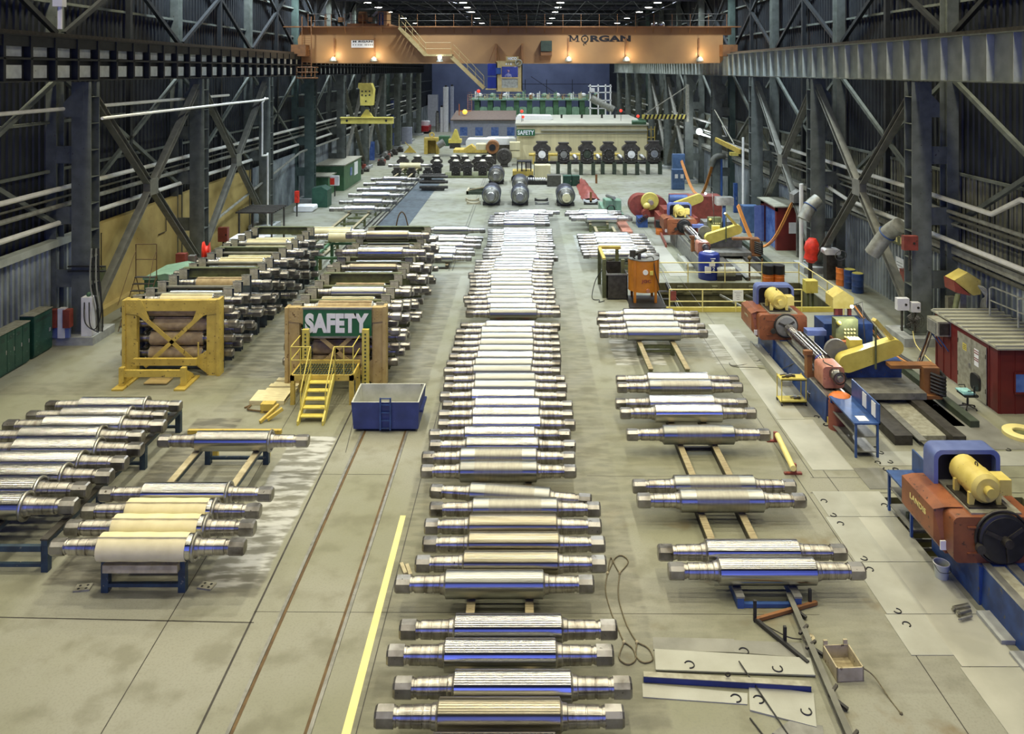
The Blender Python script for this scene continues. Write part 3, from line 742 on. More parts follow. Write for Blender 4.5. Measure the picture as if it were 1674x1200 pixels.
rh = row('four-roll stand with wooden rail', [('collar_cream',869.7,88,160,325,405),('collar_cream',840,109,188,338,417),('collar_cream',813.7,139,210,352,429),('collar',787,166,234,376,448)], 'rolls on the wooden-railed stand', 1.05)
rh1 = row('far end of the wooden-railed stand', [('collar',703,263,322,443,508)], None, 1.05)
rh1[0][0]['label'] = 'single bright steel roll on the far end of the wooden-railed stand'
rj = row('far roll row past the paper-wrapped rack', [('bright',a,b,c,d,e) for (a,b,c,d,e) in [(336,539,563,614,639),(325,555,578,626,650),(314,569,593,637,660),(305,583,605,648,669),(296.5,595,615,657,678),(288.7,606,626,666,685)]] + [('cream',266.6,633,652,690,708)], 'far rolls beyond the wrapped rack', 1.0)

# stands and skids carrying them
def stand(name, x0, x1, y0, y1, ztop, legm, topm, label, cat='roll stand', leg_every=2.2, rails=True, lo=True, group=None):
    """two long rails on legs, tied across; the rolls lie across the rails"""
    t = thing(name, label, cat, ((x0+x1)/2, (y0+y1)/2, 0), group)
    for x in (x0, x1):
        MB().box(x-.07,x+.07,y0,y1,ztop-.16,ztop-.04).build('side_rail', legm, t)
        if topm: MB().box(x-.09,x+.09,y0,y1,ztop-.04,ztop).build('rail_cap', topm, t)
        if ztop > .4:
            n = max(2, int((y1-y0)/leg_every)+1)
            for i in range(n):
                y = y0+.09+(y1-y0-.18)*i/(n-1)
                MB().box(x-.08,x+.08,y-.08,y+.08,0,ztop-.16).build('leg', legm, t)
        else: MB().box(x-.07,x+.07,y0,y1,0,ztop-.16).build('sleeper', legm, t)
    n = max(2, int((y1-y0)/2.2)+1)
    for i in range(n):
        y = y0+.06+(y1-y0-.12)*i/(n-1)
        MB().box(x0+.07,x1-.07,y-.05,y+.05,ztop-.3 if ztop>.4 else .01,ztop-.17 if ztop>.4 else .09).build('cross_tie', legm, t)
        if lo and ztop > .5: MB().box(x0+.07,x1-.07,y-.04,y+.04,.12,.2).build('lower_tie', legm, t)
    return t
def ys(r): return min(c.y for _, c in r), max(c.y for _, c in r)
def span(r, name, dx, over0, over1, ztop, legm, topm, label, **k):
    a, b = ys(r); xs = [c.x for _, c in r]; xm = (min(xs)+max(xs))/2
    return stand(name, xm-dx, xm+dx, a-over0, b+over1, ztop, legm, topm, label, **k)
# wooden-railed stand (front-left)
a, b = rh[0][1].y, rh1[0][1].y
t = stand('roll_stand', -9.33, -7.62, P(168,970).y, b+.9, .775, 'stand_teal', 'pale_wood', 'dark blue roll stand with long wooden top rails and front crosspiece')
MB().box(-9.3,-7.65,17.5,17.66,.53,.70).build('front_crosspiece','pale_wood',t,label='wooden front crosspiece')
y = 23.8; solo(MB().box(-10.1,-7.3,y,y+.12,.70,.82).box(-9.35,-9.2,y,y+.12,0,.7).box(-7.8,-7.65,y,y+.12,0,.7), 'end_barrier', 'yellow_paint', 'low yellow barrier behind the single roll on the wooden-railed stand', 'barrier')
g0, g1 = ys(rg); gx = rg[0][1].x
stand('roll_stand', -12.6, -11.1, g0-.9, g1+.6, .775, 'stand_teal', 'dark_steel', 'dark blue roll stand under the collared rolls by the lockers')
span(c1, 'roll_skid', .62, -.2, .4, .255, 'dark_steel', 'wood', 'low skid rails under the centre aisle row')
span(c2, 'roll_skid', .62, .5, .4, .255, 'dark_steel', 'red_wood', 'low skid rails under the second centre row')
span(c3, 'roll_skid', .62, .3, .3, .255, 'dark_steel', None, 'low skid rails under the short far centre row')
span(ra[:3], 'roll_skid', .52, 2.2, .3, .255, 'dark_steel', 'wood', 'low wood-capped skid running out in front of three bright rolls')
span(ra[3:], 'roll_skid', .52, .2, .4, .255, 'dark_steel', 'wood', 'low skid under two rolls nearest the loaded stand')
span(rb, 'roll_skid', .52, 2.0, .4, .255, 'dark_steel', 'wood', 'low skid with wood blocks under the middle pair of rolls')
span(rc, 'roll_skid', .62, .45, .4, .255, 'bench_blue', 'grey_steel', 'low blue skid under the front pair of rolls')
span(rd, 'roll_stand', .68, 3.1, .5, .575, 'olive', 'wood', 'olive roll stand running out in front of the four rolls by the orange tank')
span(re_, 'roll_stand', .62, .5, 4.6, .575, 'olive', 'wood', 'olive roll stand under the eight rolls behind the orange tank')
span(rf, 'roll_stand', .62, .5, .4, .575, 'olive', 'wood', 'far olive stand under four rolls near the dark roll trolleys')
span(rk, 'roll_stand', .62, .4, .4, .255, 'dark_steel', 'wood', 'low skid under the rolls beyond the sign rack')
span(rj, 'roll_stand', .75, 14.5, .5, .725, 'olive', 'wood', 'long olive stand under the far rolls past the wrapped rack', leg_every=4)

# ================================================================ ROLL RACKS
def rack(x0, x1, ya, n, pitch, main, side, label, name='roll_rack', end='yellow_paint'):
    t = thing(name, label, 'rack', ((x0+x1)/2, ya, 0))
    zt = 2.87
    # end frame towards the camera: two posts, head beam, gussets, crossed straps
    MB().box(x0,x0+.42,ya-.12,ya+.12,0,zt).box(x0-.1,x0+.02,ya-.2,ya+.25,0,zt).build('end_post', end, t)
    MB().box(x1-.42,x1,ya-.12,ya+.12,0,zt).box(x1-.02,x1+.1,ya-.2,ya+.25,0,zt+.04).build('end_post', end, t)
    MB().box(x0+.42,x1-.42,ya-.12,ya+.1,zt-.42,zt-.02).build('head_beam', end, t)
    for s, xo in ((1, x0), (-1, x1)):
        q = MB().prism([(xo,ya-.16,zt),(xo+s*.62,ya-.16,zt),(xo+s*.95,ya-.16,zt-.78),(xo+s*.42,ya-.16,zt-.55),(xo,ya-.16,zt-.5)],(0,.03,0))
        for i in range(3):
            for j in range(4): q.cyl((xo+s*(.1+.14*i),ya-.18,zt-.1-.11*j),(xo+s*(.1+.14*i),ya-.16,zt-.1-.11*j),.022,n=6)
        q.build('gusset_plate', end, t)
    for a_, b_ in (((x0+.6,zt-.55),(x1-.75,.45)),((x1-.6,zt-.55),(x0+.75,.35))):
        MB().beam((a_[0],ya-.17,a_[1]),(b_[0],ya-.17,b_[1]),.03,.15).build('cross_strap', end, t)
    MB().prism([(x1-.42,ya-.14,.1),(x1-.42,ya-.14,.95),(x1-.95,ya-.14,.62),(x1-.95,ya-.14,.5)],(0,.03,0)).build('foot_gusset', end, t)
    # uprights behind
    up = cap = None
    for i in range(1, n+1):
        y = ya+.55+pitch*(i-1)
        for x in (x0+.2, x1-.2):
            if up is None:
                up = MB().box(x-.17,x+.17,y-.11,y-.09,0,zt).box(x-.17,x+.17,y+.09,y+.11,0,zt).box(x-.02,x+.02,y-.09,y+.09,0,zt).build('upright', side, t)
                q = MB().prism([(x-.17,y-.13,zt-.02),(x-.17,y-.13,zt-.42),(x+.17,y-.13,zt-.42),(x+.17,y-.13,zt-.02)],(0,.02,0)).prism([(x-.2,y-.12,zt),(x+.2,y-.12,zt),(x+.2,y+.13,zt-.06),(x-.2,y+.13,zt-.06)],(0,0,.03))
                for dx in (-.08,.08):
                    for dz in (.1,.2,.32): q.cyl((x+dx,y-.145,zt-dz),(x+dx,y-.13,zt-dz),.025,n=6)
                cap = q.build('bolted_cap', 'cap_light', up); ux, uy = x, y
            else:
                c = up.copy(); COL.objects.link(c); c.parent = t; c.location = (x-ux, y-uy, 0)
                d = cap.copy(); COL.objects.link(d); d.parent = c
        MB().box(x0+.37,x1-.37,y-.05,y+.05,.05,.2).build('base_tie', side, t)
    return t
R1 = dict(x0=-15.18, x1=-11.68, ya=30.35); R2 = dict(x0=-8.72, x1=-5.2, ya=29.4)
rack1 = rack(R1['x0'], R1['x1'], R1['ya'], 14, 1.02, 'yellow_paint', 'rack_slate', 'long roll rack with bright yellow front frame and crossed straps')
rack2 = rack(R2['x0'], R2['x1'], R2['ya'], 15, 1.02, 'mustard_tan', 'olive', 'long roll rack with tan front frame carrying the large safety sign', end='mustard_tan')
def rack_extras(t, R, bars, beams, n, mat_bar):
    for i in bars:
        y = R['ya']+.55+1.02*(i-1); MB().cyl((R['x0']+.35,y,2.62),(R['x1']-.35,y,2.62),.075,n=12).build('tie_tube', mat_bar, t)
    for i in beams:
        y = R['ya']+.55+1.02*(i-1)+.2; MB().ibeam((R['x0']+.1,y,2.68),(R['x1']-.1,y,2.68),.25,.42,.03).build('top_beam', 'olive', t)
rack_extras(rack1, R1, (2,3,6,7,9,11), (5,9,14), 14, 'brace_grey')
rack_extras(rack2, R2, (1,2,4,6,8,9,10,12), (5,12,15), 15, 'olive')
def fill(R, n, rname, group, kinds, tops):
    rnd = random.Random(11 if 'yellow' in rname else 5)
    xm = (R['x0']+R['x1'])/2
    for i in range(n):
        yb = R['ya']+.05+1.02*i if i else R['ya']+.42
        if i: yb = R['ya']+.55+1.02*(i-1)+.51
        lv = [.69,1.25,1.81,2.37]
        if i and i % 2: lv = [z+.14 for z in lv]
        if i == 0: pass
        for j, zc in enumerate(lv):
            if i and j == 0 and i % 3 == 1 and i > 1: continue
            top = (j == 3)
            kind = tops.get(i, 'dull') if top else kinds[(i*3+j) % len(kinds)]
            if i == 0: kind = 'kraft'
            if top and kind == 'none': continue
            s = .93; x = xm+rnd.uniform(-.16,.2)+(.1 if i else 0)
            look = {'cream':'cream-wrapped','kraft':'brown-wrapped','dull':'grey','bright':'bright','bronze':'bronze-tinted'}[kind]
            lab = '%s mill roll, %s up in bay %s of the %s-fronted rack' % (look, ORD[j+1], str_n(i+1), rname)
            o = roll(kind, (x, yb, zc-RB*s), lab, group, s); o.scale = (1.0, s, s)
def str_n(n): return ['zero','one','two','three','four','five','six','seven','eight','nine','ten','eleven','twelve','thirteen','fourteen','fifteen'][n]
fill(R1, 14, 'yellow', 'rolls in the yellow-fronted rack', ('kraft','dull','dull','cream'), {1:'cream',2:'dull',3:'none',4:'kraft',5:'cream',6:'dull',7:'cream',8:'cream',9:'cream',10:'cream',11:'cream',12:'cream',13:'none'})
fill(R2, 15, 'tan', 'rolls in the tan-fronted rack', ('dull','bronze','kraft','dull'), {1:'kraft',2:'cream',3:'dull',4:'kraft',5:'none',6:'bright',7:'bronze',8:'dull',9:'bright',10:'dull',11:'dull',12:'bright',13:'bronze',14:'dull'})
# small support blocks under the rolls inside the racks
for R, t in ((R1, rack1), (R2, rack2)):
    for x in (R['x0']+.62, R['x1']-.62):
        for z in (.47, 1.03, 1.59, 2.15):
            MB().box(x-.05,x+.05,R['ya']+.12,R['ya']+14.6,z-.06,z).build('shelf_rail', 'dark_steel', t)
# rolls lying on top of the second rack
for k, (yt, L, B0, B1, R_, kind, lab) in enumerate(((403,550,585,660,697,'bright','bright steel roll lying on top of the tan-fronted rack, nearer of two'),
     (376,567,600,668,704,'bronze','bronze-tinted steel roll lying on top of the tan-fronted rack, farther of two'))):
    o, c = roll_px(kind, yt, L, B0, B1, R_, lab, None, 3.16)
# cream rolls between the racks
for k, (yt, L, B0, B1, R_) in enumerate(((372,530,510,575,600),(379,519,537,569,600))):
    roll_px('cream', yt, B0-33, B0, B0+66, B0+99, ('cream paper-wrapped roll between the far ends of the racks, farther one','cream paper-wrapped roll between the far ends of the racks, nearer one')[k], None, 2.0-k*.1)
stand('roll_stand', -11.35, -9.3, 43.2, 46.9, 1.62, 'machine_green', None, 'green stand between the far ends of the two racks')

# the SAFETY sign on the tan frame
t = thing('safety_sign', 'large green SAFETY sign with white letters on the tan rack frame', 'sign', ((XX(495,29.1)+XX(607,29.1))/2, 29.1, 1.86))
MB().box(XX(495,29.1),XX(607,29.1),29.13,29.18,1.86,2.84).build('board','sign_green',t)
MB().box(XX(494,29.1),XX(608,29.1),29.11,29.19,2.84,2.90).box(XX(494,29.1),XX(608,29.1),29.11,29.19,1.80,1.86).build('edge_strip','grey_steel',t)
lettering(t, 'SAFETY', XX(602,29.1)-XX(498,29.1), .72, (XX(550.5,29.1),29.13,2.34), 'lettering_white', bold=.055)
# ================================================================ LOCKER SIDE OF THE FLOOR
def rail_run(parent, pts, z, mat, r=.022, heights=(1.07,.55), post_every=1.5, name='rail_bar'):
    """a guard rail along a floor polyline: bars at the given heights and posts"""
    for h in heights:
        MB().tube([(p[0],p[1],z+h) for p in pts], r, 8).build(name, mat, parent)
    for a, b in zip(pts[:-1], pts[1:]):
        a, b = Vector((a[0],a[1],z)), Vector((b[0],b[1],z)); n = max(1, int(round((b-a).length/post_every)))
        for i in range(n+1):
            if i == n and (b.xy-Vector(pts[-1][:2])).length > .01: continue
            p = a.lerp(b, i/n); MB().cyl(p, p+Vector((0,0,max(heights))), r*1.1, n=8).build('post', mat, parent)
# low yellow trestle in front of rack 1
t = thing('trestle', 'low yellow steel trestle standing in front of the yellow rack frame', 'trestle', (-13.6,29.4,0))
for x in (-14.75,-12.5):
    MB().box(x-.2,x+.2,28.75,30.1,0,.06).build('foot_plate','yellow_paint',t)
    MB().box(x-.09,x+.09,29.05,29.23,.06,.72).build('post','yellow_paint',t)
    MB().prism([(x-.05,29.23,.1),(x-.05,29.9,.1),(x-.05,29.9,.2),(x-.05,29.23,.6)],(.1,0,0)).build('gusset','yellow_paint',t)
MB().box(-14.66,-12.6,29.08,29.2,.38,.62).build('front_rail','yellow_paint',t)
MB().box(-14.66,-12.3,29.75,29.9,.55,.80).build('rear_rail','yellow_paint',t)
for x in (-14.6,-12.3): MB().cyl((x,29.95,.5),(x,29.95,1.35),.03,n=8).build('stake','yellow_paint',t)
solo(MB().box(-14.05,-13.2,29.3,29.85,.03,.07), 'floor_grating', 'mustard_tan', 'small yellow grating on the floor under the low trestle', 'grating')

# yellow access platform with stairs in front of rack 2
t = thing('access_platform', 'yellow steel access platform with stairs under the large safety sign', 'platform', (-7.0,27.6,0))
X0,X1,Ya,Yb,Z = -8.13,-5.95,27.55,28.75,1.04
for x in (X0+.07,X1-.07):
    for y in (Ya+.07,Yb-.07): MB().box(x-.07,x+.07,y-.07,y+.07,0,Z-.02).build('leg','yellow_paint',t)
MB().box(X0,X1,Ya,Ya+.06,Z-.2,Z).box(X0,X1,Yb-.06,Yb,Z-.2,Z+.1).box(X0,X0+.06,Ya,Yb,Z-.2,Z).box(X1-.06,X1,Ya,Yb,Z-.2,Z).build('deck_frame','yellow_paint',t)
mb = MB()
for i in range(22): mb.box(X0+.06+i*.095,X0+.09+i*.095,Ya+.06,Yb-.06,Z-.05,Z-.01)
for i in range(5): mb.box(X0+.06,X1-.06,Ya+.15+i*.22,Ya+.17+i*.22,Z-.04,Z-.015)
mb.build('deck_grating','dark_olive',t)
MB().box(X0+.2,X1-.1,28.9,29.05,.35,.7).build('rear_plate','yellow_paint',t)
sx0, sx1 = -7.42,-6.60; yb_, yt_ = 25.95, 27.55
for x in (sx0,sx1):
    MB().prism([(x-.03,yb_,0),(x-.03,yb_+.22,0),(x-.03,yt_,Z-.12),(x-.03,yt_,Z+.05),(x-.03,yt_-.12,Z+.05),(x-.03,yb_,.14)],(.06,0,0)).build('stringer','bright_yellow',t)
for i in range(5):
    f = (i+1)/6.0; y = yb_+.1+(yt_-yb_)*f; z = Z*f
    MB().box(sx0+.03,sx1-.03,y-.12,y+.12,z-.02,z+.02).build('tread','bright_yellow',t)
for x in (sx0,sx1):
    MB().tube([(x,yb_+.35,.25),(x,yb_+.35,1.0),(x,yt_-.1,Z+.98),(x,yt_,Z+.98)],.02,6).tube([(x,yb_+.35,.55),(x,yt_,Z+.5)],.017,6).build('stair_rail','bright_yellow',t)
for (a, b) in ((X0,sx0),(sx1,X1)):
    for h in (.98,.52): MB().tube([(a+.02,Yb-.05,Z+h),(a+.02,Ya,Z+h),(b,Ya,Z+h)] if a == X0 else [(b-.02,Yb-.05,Z+h),(b-.02,Ya,Z+h),(a,Ya,Z+h)],.02,8).build('guard_rail','bright_yellow',t)
    for x in ((a+.02, (a+b)/2, b)): MB().cyl((x,Ya,Z),(x,Ya,Z+.98),.018,n=6).build('rail_post','bright_yellow',t)
for x in (-7.95, -5.78):
    mb = MB().box(x-.12,x+.12,28.8,28.95,0,2.2)
    q = mb.build('perforated_post','bright_yellow',t)
    h = MB()
    for i in range(14): h.box(x-.03,x+.03,28.785,28.8,.25+i*.135,.31+i*.135)
    h.build('slot','dark_olive',q)
# boards and pallet beside it
solo(MB().box(-9.55,-8.35,27.55,28.5,.0,.02).box(-9.55,-8.35,27.55,27.65,.02,.12).box(-9.55,-8.35,28.4,28.5,.02,.12).box(-9.55,-8.35,27.55,28.5,.12,.15), 'wooden_pallet', 'fresh_wood', 'flat wooden pallet lying beside the yellow platform legs', 'pallet')
for i in range(4):
    y = 28.62+i*.28
    solo(MB().box(-9.35+.05*i,-8.25,y,y+.24,.0,.08+.05*(i%2)), 'board', 'fresh_wood', 'pale sawn board behind the pallet by the yellow platform, %s from the pallet' % ordn(i+1), 'board', 'boards by the platform')
# tow bar
t = thing('tow_frame', 'yellow A-shaped tow frame on the floor left of the platform stairs', 'frame', (-8.9,26.3,0))
a, b = P(398,690,.05), P(445,668,.05)
MB().beam(P(437,686,.06),P(462,668,.3),.1,.1).beam(P(425,690,.06),P(455,662,.3),.08,.1).build('arm','yellow_paint',t)
MB().box(-8.95,-8.5,26.9,27.2,0,.3).build('coupling_block','yellow_paint',t)
pts = arc([P(400,668),P(410,664),P(405,670,.02),P(420,673,.02),P(450,676,.02)],6)
solo(MB().tube([p+Vector((0,0,.03)) for p in pts],.03,6),'chain_hook','rust_rail','rusty hook with a short rod on the floor above the yellow barrier','hook')
# blue bin on the rails
t = thing('scrap_bin', 'open blue steel bin with a ladder rung front standing on the track', 'bin', (-4.5,26.1,0))
x0,x1,y0,y1,z0,z1 = -5.5,-3.42,25.5,26.95,.1,.97
mb = MB()
o = [(x0,y0,z0),(x1,y0,z0),(x1,y1,z0),(x0,y1,z0)]; tp = [(x0-.06,y0-.04,z1),(x1+.03,y0-.04,z1),(x1+.06,y1+.05,z1),(x0-.08,y1+.05,z1)]
g = .05; it = [(tp[0][0]+g,tp[0][1]+g,z1),(tp[1][0]-g,tp[1][1]+g,z1),(tp[2][0]-g,tp[2][1]-g,z1),(tp[3][0]+g,tp[3][1]-g,z1)]
ib = [(x0+g,y0+g,z0+g),(x1-g,y0+g,z0+g),(x1-g,y1-g,z0+g),(x0+g,y1-g,z0+g)]
mb.add(o+tp, [(0,1,2,3)]+[(i,(i+1)%4,4+(i+1)%4,4+i) for i in range(4)]); mb.build('shell','dumpster_blue',t,smooth=0)
mb = MB(); mb.add(it+ib, [(i,(i+1)%4,4+(i+1)%4,4+i) for i in range(4)]+[(4,5,6,7)]); mb.build('lining','bin_lining',t,smooth=0)
mb = MB(); mb.add(tp+it, [(i,(i+1)%4,4+(i+1)%4,4+i) for i in range(4)])
mb.v += []; mb.build('rim','bin_lining',t,smooth=0)
for x in (-4.62,-4.3): MB().box(x-.025,x+.025,y0-.1,y0-.05,.1,1.12).build('ladder_stile','blue_paint',t)
for z in (.15,.4,.65,.9,1.1): MB().box(-4.6,-4.32,y0-.09,y0-.06,z-.015,z+.015).build('rung','blue_paint',t)
MB().box(x1,x1+.12,25.7,26.8,.55,.62).build('side_bar','dumpster_blue',t)
for x in (-5.2,-3.77):
    for y in (25.8,26.6): MB().cyl((x-.04,y,.1),(x+.04,y,.1),.1,n=14).build('wheel','dark_steel',t)

# little perforated plates, wood chocks on the floor
for k, (px, py, m, r) in enumerate(((136,962,'pale_wood',.15),(338,959,'pale_wood',-.2))):
    p = P(px,py); t = thing('drilled_plate', ('pale plate with four holes left of the wooden-railed stand','pale plate with four holes right of the wooden-railed stand')[k], 'plate', tuple(p))
    MB().box(p.x-.17,p.x+.17,p.y-.12,p.y+.12,0,.035).build('plate_body','cap_steel',t)
    for dx in (-.08,.08):
        for dy in (-.055,.055): MB().cyl((p.x+dx,p.y+dy,.035),(p.x+dx,p.y+dy,.038),.03,n=10).build('bolt_hole','black_iron',t)
    t.rotation_euler = (0,0,r)
for k, (a, b) in enumerate((((656,921),(663,938)),((665,923),(671,940)))):
    solo(MB().beam(P(*a,.03),P(*b,.03),.08,.05),'wood_wedge','pale_wood','pale wood wedge beside a roll end on the aisle, %s one' % ('flat','notched')[k],'wedge')

# lockers
for k in range(6):
    y0 = 22.2+k*1.9; last = k == 5
    if last: y0 = 31.9
    t = thing('locker_bank', ('dark green locker cabinet, tall end unit nearest the first column' if last else 'dark green bank of lockers against the corrugated wall, %s from the column end' % ordn(5-k+0)), 'lockers', (-20.0,y0,0), None if last else 'dark green lockers')
    h = 1.72 if last else 1.62; d = 1.25 if last else 1.84
    MB().box(-20.25,-19.72,y0,y0+d,.06,h).box(-20.2,-19.8,y0+.03,y0+d-.03,0,.06).build('carcass','locker_green',t)
    MB().box(-20.27,-19.68,y0-.02,y0+d+.02,h,h+.03).build('top_sheet','cap_steel',t)
    n = 1 if last else 4; w = d/n
    for i in range(n):
        dr = MB().box(-19.72,-19.695,y0+i*w+.015,y0+(i+1)*w-.015,.12,h-.04).build('door','locker_green',t)
        MB().box(-19.695,-19.675,y0+i*w+w*.8,y0+i*w+w*.88,.8,.95).build('handle','bright_steel',dr)
        q = MB()
        for j in range(3): q.box(-19.695,-19.69,y0+i*w+.12,y0+i*w+w-.14,h-.2-.05*j,h-.185-.05*j)
        q.build('louvre','black_iron',dr)
# equipment round the first locker-side column
t = thing('hydraulic_pump', 'pale blue hydraulic pump post with hoses on the first column pier', 'pump', (-18.55,33.9,.36))
MB().box(-18.75,-18.3,33.6,33.95,.36,2.0).build('cabinet','white_paint',t)
MB().sphere((-18.52,33.78,2.08),.1).build('cap','machine_green',t)
MB().tube(arc([(-18.6,33.58,1.8),(-18.5,33.45,1.0),(-18.1,33.5,.7),(-17.95,33.7,1.4),(-18.1,33.9,2.6)],6),.025,6).tube(arc([(-18.4,33.58,1.8),(-18.2,33.3,.9),(-17.9,33.4,.6)],6),.025,6).build('hose','black_iron',t)
t = thing('control_panel', 'red and pale blue control boxes standing by the first column', 'panel', (-19.2,33.6,.36))
for x, m in ((-19.75,'machine_red'),(-19.2,'machine_red')): MB().box(x-.16,x+.12,33.3,33.6,.8,1.55).build('red_box',m,t)
MB().box(-19.6,-19.32,33.35,33.6,.36,1.6).build('blue_box','white_paint',t)
MB().box(-19.85,-19.15,33.4,33.55,.36,.8).build('stand_frame','periwinkle',t)
t = thing('hose_bundle', 'bundle of dark hoses and a ribbed duct strapped to the first column', 'hoses', (-18.2,33.9,.36))
for i in range(4): MB().tube(arc([(-18.5+.1*i,33.95,4.0),(-18.45+.13*i,33.75,2.6),(-18.2+.1*i,33.7,1.4),(-18.2+.08*i,33.8,.5)],6),.035,6).build('hose','black_iron' if i%2 else 'galv_pipe',t)
for z in (3.0,3.2): MB().box(-19.5,-17.9,33.9,34.0,z,z+.05).build('strap','black_iron',t)
# recess box, conduits on yellow wall
t = thing('wall_box', 'dark recess box with a conduit on the yellow wall', 'box', (XL+.5,37.6,1.2))
MB().box(XL+.45,XL+.6,37.3,38.0,1.2,2.2).build('box_body','olive',t); MB().cyl((XL+.52,37.7,2.2),(XL+.52,37.7,3.9),.025,n=6).build('conduit','dark_steel',t)
pipe([(XL+.52,44.5,4.0),(XL+.52,44.5,2.6),(XL+.52,43.6,2.6)],.025,'dark_steel','thin bent conduit on the yellow wall behind the crossed braces')
# rolling ladder
t = thing('rolling_ladder', 'brown rolling ladder with a hooped handrail by the yellow wall', 'ladder', (-17.3,36.2,0))
x0,x1 = -17.9,-16.95
for x in (x0,x1):
    MB().tube([(x,35.0,.1),(x,36.6,2.15),(x,36.6,3.6)],.025,6).build('stile','rust_rail',t)
    MB().tube([(x,36.6,2.15),(x,37.4,.1)],.022,6).build('back_leg','rust_rail',t)
    MB().tube([(x-.12 if x==x0 else x+.12,35.2,1.2),(x,36.3,3.0),(x,36.6,3.3)],.018,6).build('hand_rail','rust_rail',t)
for i in range(8): MB().box(x0,x1,35.05+.2*i,35.26+.2*i,.28+.26*i-.015,.28+.26*i+.015).build('tread','dark_steel',t)
MB().tube([(x0,36.6,3.6),(x1,36.6,3.6)],.022,6).tube([(x0,36.6,2.9),(x1,36.6,2.9)],.02,6).tube([(x0,35.4,.3),(x1,37.2,.2)],.015,6).build('hoop','rust_rail',t)
# green box beside racks, with peaked lid
t = thing('green_bin', 'dark green steel box with a pale green pitched lid behind the yellow-fronted rack', 'box', (-16.6,38.3,0))
MB().box(-17.9,-15.9,37.4,39.8,0,1.75).build('body','machine_green',t)
MB().prism([(-17.95,37.35,1.75),(-15.85,37.35,1.75),(-15.85,37.35,1.85),(-16.9,37.35,2.05),(-17.95,37.35,1.85)],(0,2.5,0)).build('lid','pale_green',t)
# more items up the locker side
t = thing('covered_reel', 'bright red plastic-wrapped reel beyond the green box', 'reel', (-17.0,43.2,0))
MB().lathe((-17.55,43.2,1.75),(1,.3,0),[(0,.2),(.03,.52),(.12,.55),(.2,.3),(.32,.3),(.4,.5),(.45,.15)],20).build('wrapped_drum','signal_red',t)
MB().box(-17.5,-17.1,43.1,43.4,0,1.4).build('pedestal','dark_steel',t)
for k, (x, y, w, h, m, lab) in enumerate(((-18.2,42.0,.5,1.9,'machine_red','dark red electrical box at the second locker-side column'),(-17.8,42.4,.35,1.7,'grey_steel','grey electrical box beside the red wrapped reel'),(-19.2,50.5,.6,1.6,'machine_red','dark red box on the yellow wall beyond the second column'),
      (-18.1,63.0,.3,2.0,'signal_red','small red fire point near the white pallet bundle'))):
    t = thing('electrical_box', lab, 'box', (x,y,0)); MB().box(x-w/2,x+w/2,y,y+.35,h-.9,h).build('enclosure',m,t); MB().box(x-.05,x+.05,y+.1,y+.2,0,h-.9).build('post','dark_steel',t); MB().box(x+w*.3,x+w*.4,y-.03,y,h-.5,h-.4).build('handle','black_iron',t)
t = thing('work_table', 'table under a dark slatted canopy with wrapped goods by the yellow wall end', 'table', (-17.4,52.0,0))
for x in (-18.4,-16.3):
    for y in (51.2,53.8): MB().box(x-.05,x+.05,y-.05,y+.05,0,2.4).build('leg','dark_steel',t)
MB().box(-18.4,-16.3,51.2,53.8,.8,.9).build('table_top','white_paint',t)
mb = MB()
for i in range(7): mb.box(-18.6,-16.1,51.1+.42*i,51.3+.42*i,2.4,2.5)
mb.build('canopy_slats','dark_steel',t)
solo(MB().box(-18.2,-16.4,48.2,50.2,0,1.1).box(-18.0,-16.9,48.4,49.9,1.1,1.35), 'wrapped_load', 'paper_white', 'white wrapped load beyond the yellow-fronted rack', 'load')
# white bundle, green kiosk, green container
t = thing('bundle', 'low white bundle on the floor beside the green kiosk', 'bundle', (-18.2,65.7,0))
MB().rbox((-18.1,65.7,.25),(1.6,1.4,.42),.12).build('load','paper_white',t); MB().box(-18.7,-17.5,65.1,66.3,0,.05).build('pallet_base','wood',t)
t = thing('kiosk', 'small dark green kiosk with a sloped top in front of the green container', 'cabinet', (-17.4,68,0))
MB().prism([(-18.0,67.2,0),(-16.7,67.2,0),(-16.7,67.2,1.45),(-17.2,67.2,1.75),(-18.0,67.2,1.6)],(0,1.5,0)).build('body','forest_green',t)
MB().box(-17.9,-16.8,67.18,67.2,.1,1.3).build('door','forest_green',t)
t = thing('green_container', 'long green metal container with cluttered roof beside the far locker-side columns', 'container', (-18.9,79,0))
MB().box(-20.2,-17.4,76.5,84.5,0,2.4).build('body','machine_green',t)
MB().box(-20.3,-17.3,76.4,84.6,2.4,2.5).build('roof','cap_steel',t)
MB().box(-17.4,-17.36,79.2,80.0,1.1,1.9).build('window','window_blue',t); MB().box(-17.4,-17.35,81,82.6,.9,2.2).build('notice_board','paper_white',t)
MB().box(-20.0,-18.2,73.6,76.5,0,1.7).build('lean_to','machine_green',t); MB().box(-20.1,-18.1,73.5,76.6,1.7,1.8).build('lean_to_roof','cap_steel',t)
t = thing('notice_stand', 'white and red notice box on a post by the green container', 'sign', (-17.5,73.2,0))
MB().box(-17.9,-17.1,73.1,73.35,1.0,1.9).build('notice_box','paper_white',t); MB().box(-17.9,-17.5,73.05,73.1,1.1,1.7).build('red_panel','signal_red',t); MB().box(-17.55,-17.45,73.2,73.3,0,1.0).build('post','dark_steel',t)
rnd = random.Random(3)
